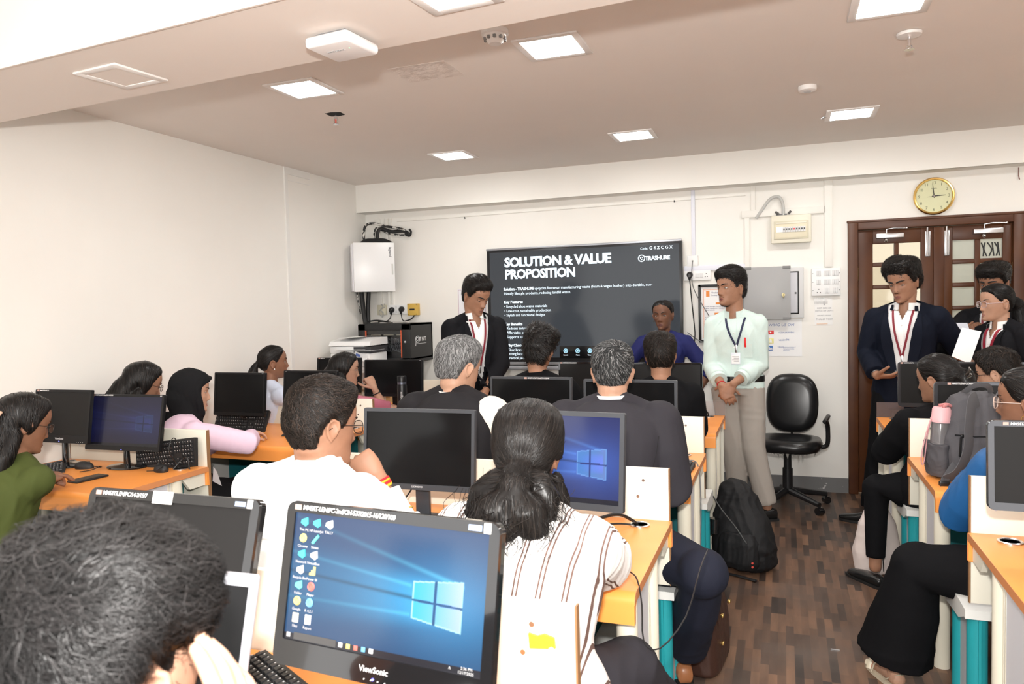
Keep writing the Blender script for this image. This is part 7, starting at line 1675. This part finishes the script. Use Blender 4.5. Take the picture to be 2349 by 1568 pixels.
w.build('hair_clip', mat('glossy_black', (.01, .01, .01), .05, spec=.8, coat=1), p.t)
# --- boy with glasses
p = Person('person with messy dark hair and glasses behind the silver rimmed monitor at right', 1.10, 4.55, 105, HS, (1.098, 4.76, 1.085), 146, -10, 0, hs=1.02, sc=1.0, tone='fair', sh=.17, bulge=-.03)
p.arm(-1, (1.0, 4.86, .80), (-1, -.3, -.6), (.4, .9, 0), (0, 0, 1)); p.arm(1, (1.24, 4.88, .80), (1, -.2, -.6), (-.3, .8, 0), (0, 0, 1))
sit_legs(p, c_black); p.finish_body(); p.face(lid=6)
top(p, c_white, 'shirt', (.9, .9), .018, t0=-.2, t1=.98); p.collar('shirt_collar', c_white, r=.060, h=.040, gap=20, flare=.014); shoes(p); p.glasses(m_rim, r=(.026, .019), rim=.0015)
p.hair(top=.034, side=.016, back=.018, front=.030, n=1500, length=.045, width=.0016, flow='whorl', lift=.4, lump=.006, lfreq=50, seed=20, col='brown')
# --- girl in blue
p = Person('person in shiny blue top with beige glasses and hoop earring at the right edge', .845, 3.02, 118, HS, (.838, 3.20, 1.125), 150, -3, 0, hs=1.0, sc=1.0, fem=1, tone='tan', sh=.175, bulge=-.03)
p.arm(-1, (.74, 3.46, .80), (-1, -.3, -.8), (.3, .9, 0), (0, 0, 1), elbow=(.615, 3.18, .70)); p.arm(1, (.95, 3.46, .80), (1, -.2, -.6), (-.3, .8, 0), (0, 0, 1))
p.legs((.92, 3.42, .51), (.92, 3.46, .09), (.47, 3.12, .50), (.395, 3.20, .12), c_black, r=(.108, .104, .098, .112, .135), hem=.98, amp=.008, freq=9, label='wide black trousers')
p.finish_body(); p.face(lid=12)
top(p, c_blue, 'blouse', (.90, .90), .020, t0=-.28, amp=.006, t1=.98, r=(.074, .072, .068, .066, .06), freq=11, vox=.007)
m_sand = mat('beige_strap', (.62, .55, .42), .4)
o = p.shoe(1, 118, m_sand)
# bare foot with bow sandal
A = p.L((.395, 3.20, .10)); yaw = math.radians(200 - p.a); FM = T(A[0], A[1], .012) @ Rz(yaw)
w = MB(); w.prism([(-.06, -.028), (.0, -.032), (.09, -.042), (.16, -.040), (.19, -.015), (.185, .02), (.15, .042), (.09, .044), (0, .034), (-.06, .028)], 2, -.012, .004, M=FM); w.build('sandal_sole', m_sand, p.t)
w = MB()
for k in range(5): w.tube([(.10, -.030 + .016 * k, .014), (.155 + .014 * (k < 3) - .012 * abs(k - 1.5), -.034 + .017 * k, .012)], [.011, .0085], 8, dome=True, M=FM)
w.tube([(-.03, 0, .028), (.03, 0, .034), (.11, .002, .020)], [.030, .036, .034], 14, dome=True, M=FM); w.tube([(-.02, 0, .03), (-.015, 0, .11)], [.03, .034], 12, M=FM)
lab(put('foot', fuse(w, .003, 2, .5, 'foot'), skin('fair'), p.t, 180), 'bare foot in a sandal')
w = MB(); w.tube(spline([(.10, -.05, .005), (.11, -.035, .036), (.115, 0, .045), (.11, .035, .036), (.10, .05, .005)], 16), .010, 8, flat=.35, M=FM); w.tube(spline([(-.01, -.036, .004), (.035, -.012, .070), (.07, .03, .05), (.08, .048, .004)], 16), .008, 8, flat=.35, M=FM); w.tube(spline([(-.0, -.035, .01), (-.055, 0, .055), (0, .036, .01)], 12), .006, 8, flat=.4, M=FM)
for k in (1, -1): w.tube([(.115, 0, .055), (.11 + .03 * k, -.022 * k, .066), (.10 + .03 * k, .014 * k + .01, .064), (.115, 0, .055)], .007, 8, M=FM)
w.build('sandal_straps', m_sand, p.t)
p.glasses(mat('beige_rim', (.55, .42, .36), .25), r=(.027, .022), rim=.0022)
p.hair(top=.018, side=.014, back=.018, front=.008, n=1400, length=.10, width=.0013, flow='gather', gather=(0, -.13, -.03), lift=.05, lump=.002, seed=22, hl=dict(front=.068, side=-.006), rough_strand=.10, extra=[([(0, -.10, -.02), (0, -.13, -.06), (0, -.14, -.16), (0, -.13, -.26)], [.045, .045, .045, .02], 'head')])
w = MB(); w.tube([tuple(p.HM @ Vector((-.080, -.012 + .013 * math.cos(a), -.056 + .014 * math.sin(a)))) for a in np.linspace(0, 2 * PI, 21)[:-1]], .0016, 6, closed=True); lab(w.build('earring', m_gold, p.t), 'gold hoop')

# ================================================================== bags, chair and small things
m_bag = cloth('black_nylon', (.012, .012, .013), .6, bump=(180, .3, .002, 2)); m_gbag = cloth('grey_nylon', (.085, .082, .090), .7, bump=(220, .3, .002, 2)); m_gstrap = cloth('grey_webbing', (.11, .108, .115), .75, bump=(400, .4, .002, 1))
def soft(shape, vox, m, name, par, amp=.006, freq=22, seed=3, sm=5): me = fuse(shape, vox, sm, .5, name); folds(me, amp, freq, seed); return put(name, me, m, par, 180)
# grey backpack on the right desk
t = thing('backpack', 'grey backpack standing on the right orange desk with a strap hanging down', 'backpack', (.775, 3.66, DH), math.radians(8))
w = MB(); R = []
for z, a, b, yo in ((.0, .150, .10, 0), (.02, .160, .11, 0), (.10, .160, .115, 0), (.20, .150, .105, .01), (.29, .128, .085, .02), (.345, .09, .06, .03), (.365, .05, .03, .035)): R.append(np.array([(math.copysign(abs(math.cos(q)) ** .6, math.cos(q)) * a, math.copysign(abs(math.sin(q)) ** .7, math.sin(q)) * b + yo, z) for q in np.linspace(0, 2 * PI, 33)[:-1]]))
w.rings(R); soft(w, .007, m_gbag, 'body', t)
w = MB(); w.rings([np.array([(-.16 + math.cos(q) * a, math.sin(q) * b - .005, z) for q in np.linspace(0, 2 * PI, 21)[:-1]]) for z, a, b in ((.01, .035, .08), (.08, .048, .085), (.13, .046, .08), (.15, .050, .085))]); lab(soft(w, .006, m_gbag, 'side_pocket', t, .004, 40), 'side pocket holding the bottle')
def webbing(path, wd_, name='strap', m=m_gstrap, par=t, up=(1, 0, 0), fl=.12, n=30):
    w = MB(); w.tube(spline(path, n), wd_, 10, up=up, flat=1.0 if False else fl); return w.build(name, m, par)
webbing([(-.02, -.055, .345), (-.055, -.095, .33), (-.075, -.125, .24), (-.085, -.135, .14), (-.12, -.135, .05), (-.17, -.13, .015)], .034, up=(0, 1, 0))
webbing([(.045, -.05, .345), (.07, -.09, .33), (.085, -.12, .22), (.09, -.13, .12)], .034, up=(0, 1, 0))
webbing([(-.12, -.10, .075), (-.16, -.13, .03), (-.185, -.16, .005), (-.20, -.22, -.03)], .016, up=(0, 1, 0))
webbing([(-.15, -.20, .018), (-.142, -.300, .006), (-.135, -.335, -.03), (-.128, -.345, -.12), (-.122, -.35, -.24)], .018, 'hanging_strap', up=(0, 1, 0))
webbing([(-.05, .02, .36), (-.02, -.02, .395), (.03, -.02, .395), (.06, .02, .36)], .012, 'grab_handle', up=(0, 1, 0))
w = MB(); w.bx(-.205, -.165, -.185, -.165, .0, .02, .004); w.build('buckle', m_black, t)
w = MB(); w.tube([(-.125, -.112, .20), (-.05, -.118, .195), (.06, -.12, .195), (.13, -.108, .19)], .003, 6); w.build('zip', m_black, t)
w = MB(); w.tube([(-.105, -.122, .19), (-.11, -.124, .115)], .005, 6, dome=True); w.ell((-.10, -.122, .197), (.008, .006, .008), 8, 6); w.build('zip_pull', m_black, t)
# pink bottle
t = thing('water_bottle', 'pink lidded clear water bottle in the side pocket of the grey backpack', 'bottle', (.622, 3.625, DH + .06)); t.rotation_euler = (0, math.radians(3), 0)
m_pk = mat('pink_plastic', (.75, .42, .44), .4)
w = MB(); w.lathe([(.001, 0), (.036, 0), (.038, .01), (.036, .175), (.034, .18), (.001, .18)], 28); w.build('body', mat('smoky_bottle', (.60, .57, .58), .12, trans=.75, alpha=1, spec=.5), t)
w = MB(); w.lathe([(.001, .18), (.041, .18), (.041, .195), (.038, .20), (.036, .235), (.030, .245), (.001, .245)], 28); w.build('lid', m_pk, t)
w = MB(); w.tube(spline([(.0, -.02, .245), (.02, -.01, .258), (.034, .0, .25), (.02, .012, .256), (-.01, .01, .25)], 16), .006, 8); w.build('spout_loop', mat('rose_plastic', (.50, .20, .20), .4), t)
w = MB(); w.tube(spline([(-.040, -.01, .19), (-.050, -.012, .12), (-.055, -.012, .02), (-.062, -.012, -.01), (-.068, -.012, .02), (-.058, -.012, .11), (-.042, -.012, .185)], 30), .008, 8, flat=.3); w.build('carry_strap', m_pk, t)
# black backpack on the floor by the aisle
t = thing('backpack', 'black backpack slumped on the aisle floor against the centre desks', 'backpack', (-.245, 4.44, 0), math.radians(-20))
w = MB(); R = []
for z, a, b, xo, yo in ((.0, .15, .10, .02, 0), (.03, .175, .125, .025, 0), (.14, .18, .13, .02, 0), (.26, .155, .115, -.005, .02), (.36, .12, .09, -.03, .04), (.44, .085, .07, -.055, .05), (.475, .04, .04, -.065, .055)): R.append(np.array([(math.copysign(abs(math.cos(q)) ** .7, math.cos(q)) * a + xo, math.copysign(abs(math.sin(q)) ** .7, math.sin(q)) * b + yo, z) for q in np.linspace(0, 2 * PI, 33)[:-1]]))
w.rings(R); soft(w, .008, m_bag, 'body', t, .009, 18, 5)
w = MB(); w.rings([np.array([(.03 + math.copysign(abs(math.cos(q)) ** .7, math.cos(q)) * a, -.10 + math.sin(q) * b, z) for q in np.linspace(0, 2 * PI, 25)[:-1]]) for z, a, b in ((.02, .11, .05), (.06, .13, .065), (.17, .12, .06), (.22, .09, .04))]); soft(w, .007, m_bag, 'front_pocket', t, .006, 26, 6)
w = MB(); w.tube(spline([(-.12, -.09, .40), (-.05, -.13, .34), (.04, -.15, .26), (.10, -.15, .18)], 20), .004, 6); w.build('zip', mat('zip_grey', (.05, .05, .05), .4), t)
w = MB(); w.tube(spline([(-.16, -.09, .34), (-.165, -.13, .25), (-.15, -.15, .14), (-.13, -.15, .06)], 16), .018, 8, flat=.3); w.tube(spline([(-.13, -.15, .04), (-.05, -.19, .010), (.08, -.20, .008), (.18, -.215, .008)], 20), .012, 8, flat=.35); w.build('strap', m_bag, t)
w = MB(); w.tube([(-.135, -.155, .26), (-.14, -.17, .20), (-.14, -.17, .135)], .008, 8, flat=.5); lab(w.build('tag_strap', mat('silver_tag', (.55, .55, .57), .4), t), 'pale grey tag strap')
w = MB(); w.cyl((-.10, -.13, .20), (-.095, -.13, .285), .028, 16); lab(w.build('bottle_cap', m_mongloss, t), 'dark bottle top in the pocket')
w = MB(); [w.cyl((.135, -.156, .055 + .022 * k), (.135, -.150, .055 + .022 * k), .006, 8) for k in (0, 1)]; lab(w.build('emblem', mat('red_dots', (.65, .08, .06), .5), t), 'two small red dots')
# brown leather handbag
t = thing('handbag', 'dark brown leather bag standing in the aisle beside the suited man', 'bag', (-.305, 3.20, 0), math.radians(84))
m_lea = mat('brown_leather', (.045, .020, .014), .42, bump=(120, .3, .002, 3))
w = MB(); w.rings([np.array([(math.copysign(abs(math.cos(q)) ** .5, math.cos(q)) * a, math.copysign(abs(math.sin(q)) ** .6, math.sin(q)) * b, z) for q in np.linspace(0, 2 * PI, 33)[:-1]]) for z, a, b in ((0, .17, .060), (.015, .18, .068), (.15, .18, .066), (.26, .175, .045), (.30, .17, .022))]); soft(w, .006, m_lea, 'body', t, .003, 20, 7)
w = MB()
for y in (-.03, .03): w.tube(spline([(-.08, y, .27), (-.07, y * 1.4, .38), (0, y * 1.6, .43), (.07, y * 1.4, .38), (.08, y, .27)], 24), .007, 8)
w.build('handle', m_lea, t)
w = MB(); [w.bx(a - .012, a + .012, -.075, -.062, z - .006, z + .006, .002) for a, z in ((-.08, .235), (.08, .235), (-.08, .12))]; w.tube([(-.17, -.03, .305), (-.20, -.045, .30)], .006, 8); w.build('buckles', m_brass, t)
w = MB(); w.tube([(-.17, 0, .302), (.17, 0, .302)], .004, 6); w.build('zip', m_brass, t)
# white laced bag at the right
t = thing('handbag', 'pale pink bag with black laces on the floor behind the girl in black', 'bag', (.475, 4.52, 0), math.radians(24))
m_pb = mat('pale_leather', (.72, .62, .58), .45)
w = MB(); w.rings([np.array([(math.copysign(abs(math.cos(q)) ** .5, math.cos(q)) * a, math.sin(q) * b, z) for q in np.linspace(0, 2 * PI, 33)[:-1]]) for z, a, b in ((0, .10, .06), (.02, .12, .075), (.12, .13, .075), (.28, .10, .05), (.36, .06, .03))]); soft(w, .007, m_pb, 'body', t, .004, 16, 8)
w = MB(); [w.tube(spline([(-.06, -.06 - .008 * (k % 2), .33 - .045 * k), (-.02, -.072, .31 - .045 * k), (.01, -.07, .335 - .045 * k)], 8), .0028, 6) for k in range(4)]; w.tube(spline([(.02, -.066, .30), (-.01, -.08, .16), (-.005, -.078, .03)], 12), .003, 6); w.build('laces', m_black, t)
w = MB(); w.tube(spline([(-.05, 0, .34), (-.06, .0, .39), (0, 0, .41), (.05, 0, .39), (.05, 0, .34)], 16), .006, 8); w.build('handle', m_black, t)
# swivel chair
t = thing('office_chair', 'black swivel office chair with ragged seat edge beside the mint shirt man', 'chair', (.02, 5.83, 0), math.radians(-8))
m_vin = mat('black_vinyl', (.010, .010, .011), .28, spec=.5)
w = MB(); w.rings([np.array([(math.copysign(abs(math.cos(q)) ** .7, math.cos(q)) * a, y, .735 + math.copysign(abs(math.sin(q)) ** .75, math.sin(q)) * b) for q in np.linspace(0, 2 * PI, 33)[:-1]]) for y, a, b in ((-.03, .12, .15), (-.02, .17, .205), (.01, .19, .225), (.05, .185, .22), (.07, .15, .18))], M=T(0, .17, 0) @ Rx(math.radians(-6)) @ T(0, 0, 0)); w.build('backrest', m_vin, t, smooth=60)
w = MB(); w.rings([np.array([(math.copysign(abs(math.cos(q)) ** .7, math.cos(q)) * a, math.copysign(abs(math.sin(q)) ** .7, math.sin(q)) * b, z) for q in np.linspace(0, 2 * PI, 33)[:-1]]) for z, a, b in ((.415, .19, .18), (.43, .23, .22), (.465, .24, .235), (.50, .225, .22), (.51, .15, .15))]); w.build('seat', m_vin, t, smooth=60)
w = MB()
for k in range(40): a = k * PI / 20 + random.uniform(-.05, .05); L_ = random.uniform(.01, .05); w.add([(.215 * math.cos(a - .06), .205 * math.sin(a - .06), .43), (.215 * math.cos(a + .06), .205 * math.sin(a + .06), .43), (.205 * math.cos(a + .02), .195 * math.sin(a + .02), .43 - L_)], [(0, 1, 2)])
tag(w.build('ragged_fringe', mat('foam_grey', (.25, .24, .22), .9), t, smooth=0), 'torn grey lining hanging under the seat', kind='stuff')
w = MB(); w.cyl((0, 0, .12), (0, 0, .42), .028, 16); w.cyl((0, 0, .10), (0, 0, .28), .036, 16); w.cyl((0, 0, .40), (0, 0, .42), .07, 16); w.build('column', m_black, t)
w = MB(); w.tube([(0, .12, .42), (0, .24, .44), (0, .245, .55), (0, .235, .62)], .02, 8, flat=.5, up=(1, 0, 0)); w.build('back_bracket', m_black, t)
for k in range(5):
    a = math.radians(-38 + 72 * k); c_, s_ = math.cos(a), math.sin(a)
    w = MB(); w.tube([(c_ * .03, s_ * .03, .115), (c_ * .30, s_ * .30, .072)], [.026, .018], 10); o = w.build('leg', m_black, t)
    w = MB(); w.cyl((c_ * .30 - s_ * .022, s_ * .30 + c_ * .022, .028), (c_ * .30 + s_ * .022, s_ * .30 - c_ * .022, .028), .027, 16); w.cyl((c_ * .30, s_ * .30, .04), (c_ * .30, s_ * .30, .075), .009, 8); w.build('caster', m_mongloss, o)
for s_ in (-1, 1):
    w = MB(); w.tube(spline([(s_ * .22, .02, .44), (s_ * .27, .02, .47), (s_ * .275, .0, .60), (s_ * .27, -.06, .645), (s_ * .265, -.10, .65), (s_ * .27, .06, .66), (s_ * .265, .16, .655)], 30), .016, 8); w.build('armrest', m_black, t)
# tablet held up in the left hand of the curly haired person
t = thing('tablet', 'silver rimmed tablet held up by the wavy haired person before the near dark monitor', 'tablet', (-.775, .815, 1.045)); t.rotation_euler = (math.radians(74), 0, math.radians(2))
w = MB(); w.box((0, 0, 0), (.165, .225, .008), .0038, 3); w.build('case', mat('tablet_silver', (.55, .55, .60), .3, metal=.5), t)
w = MB(); w.bx(-.070, .070, -.095, .095, .0035, .0046); w.build('display', m_off, t)
# scraps on the floor
w = MB(); w.box((.20, 4.0 - .55, .002), (.035, .006, .002), M=None); tag(w.build('foil_scrap', m_steel), 'tiny silver scrap lying on the aisle floor', 'scrap')
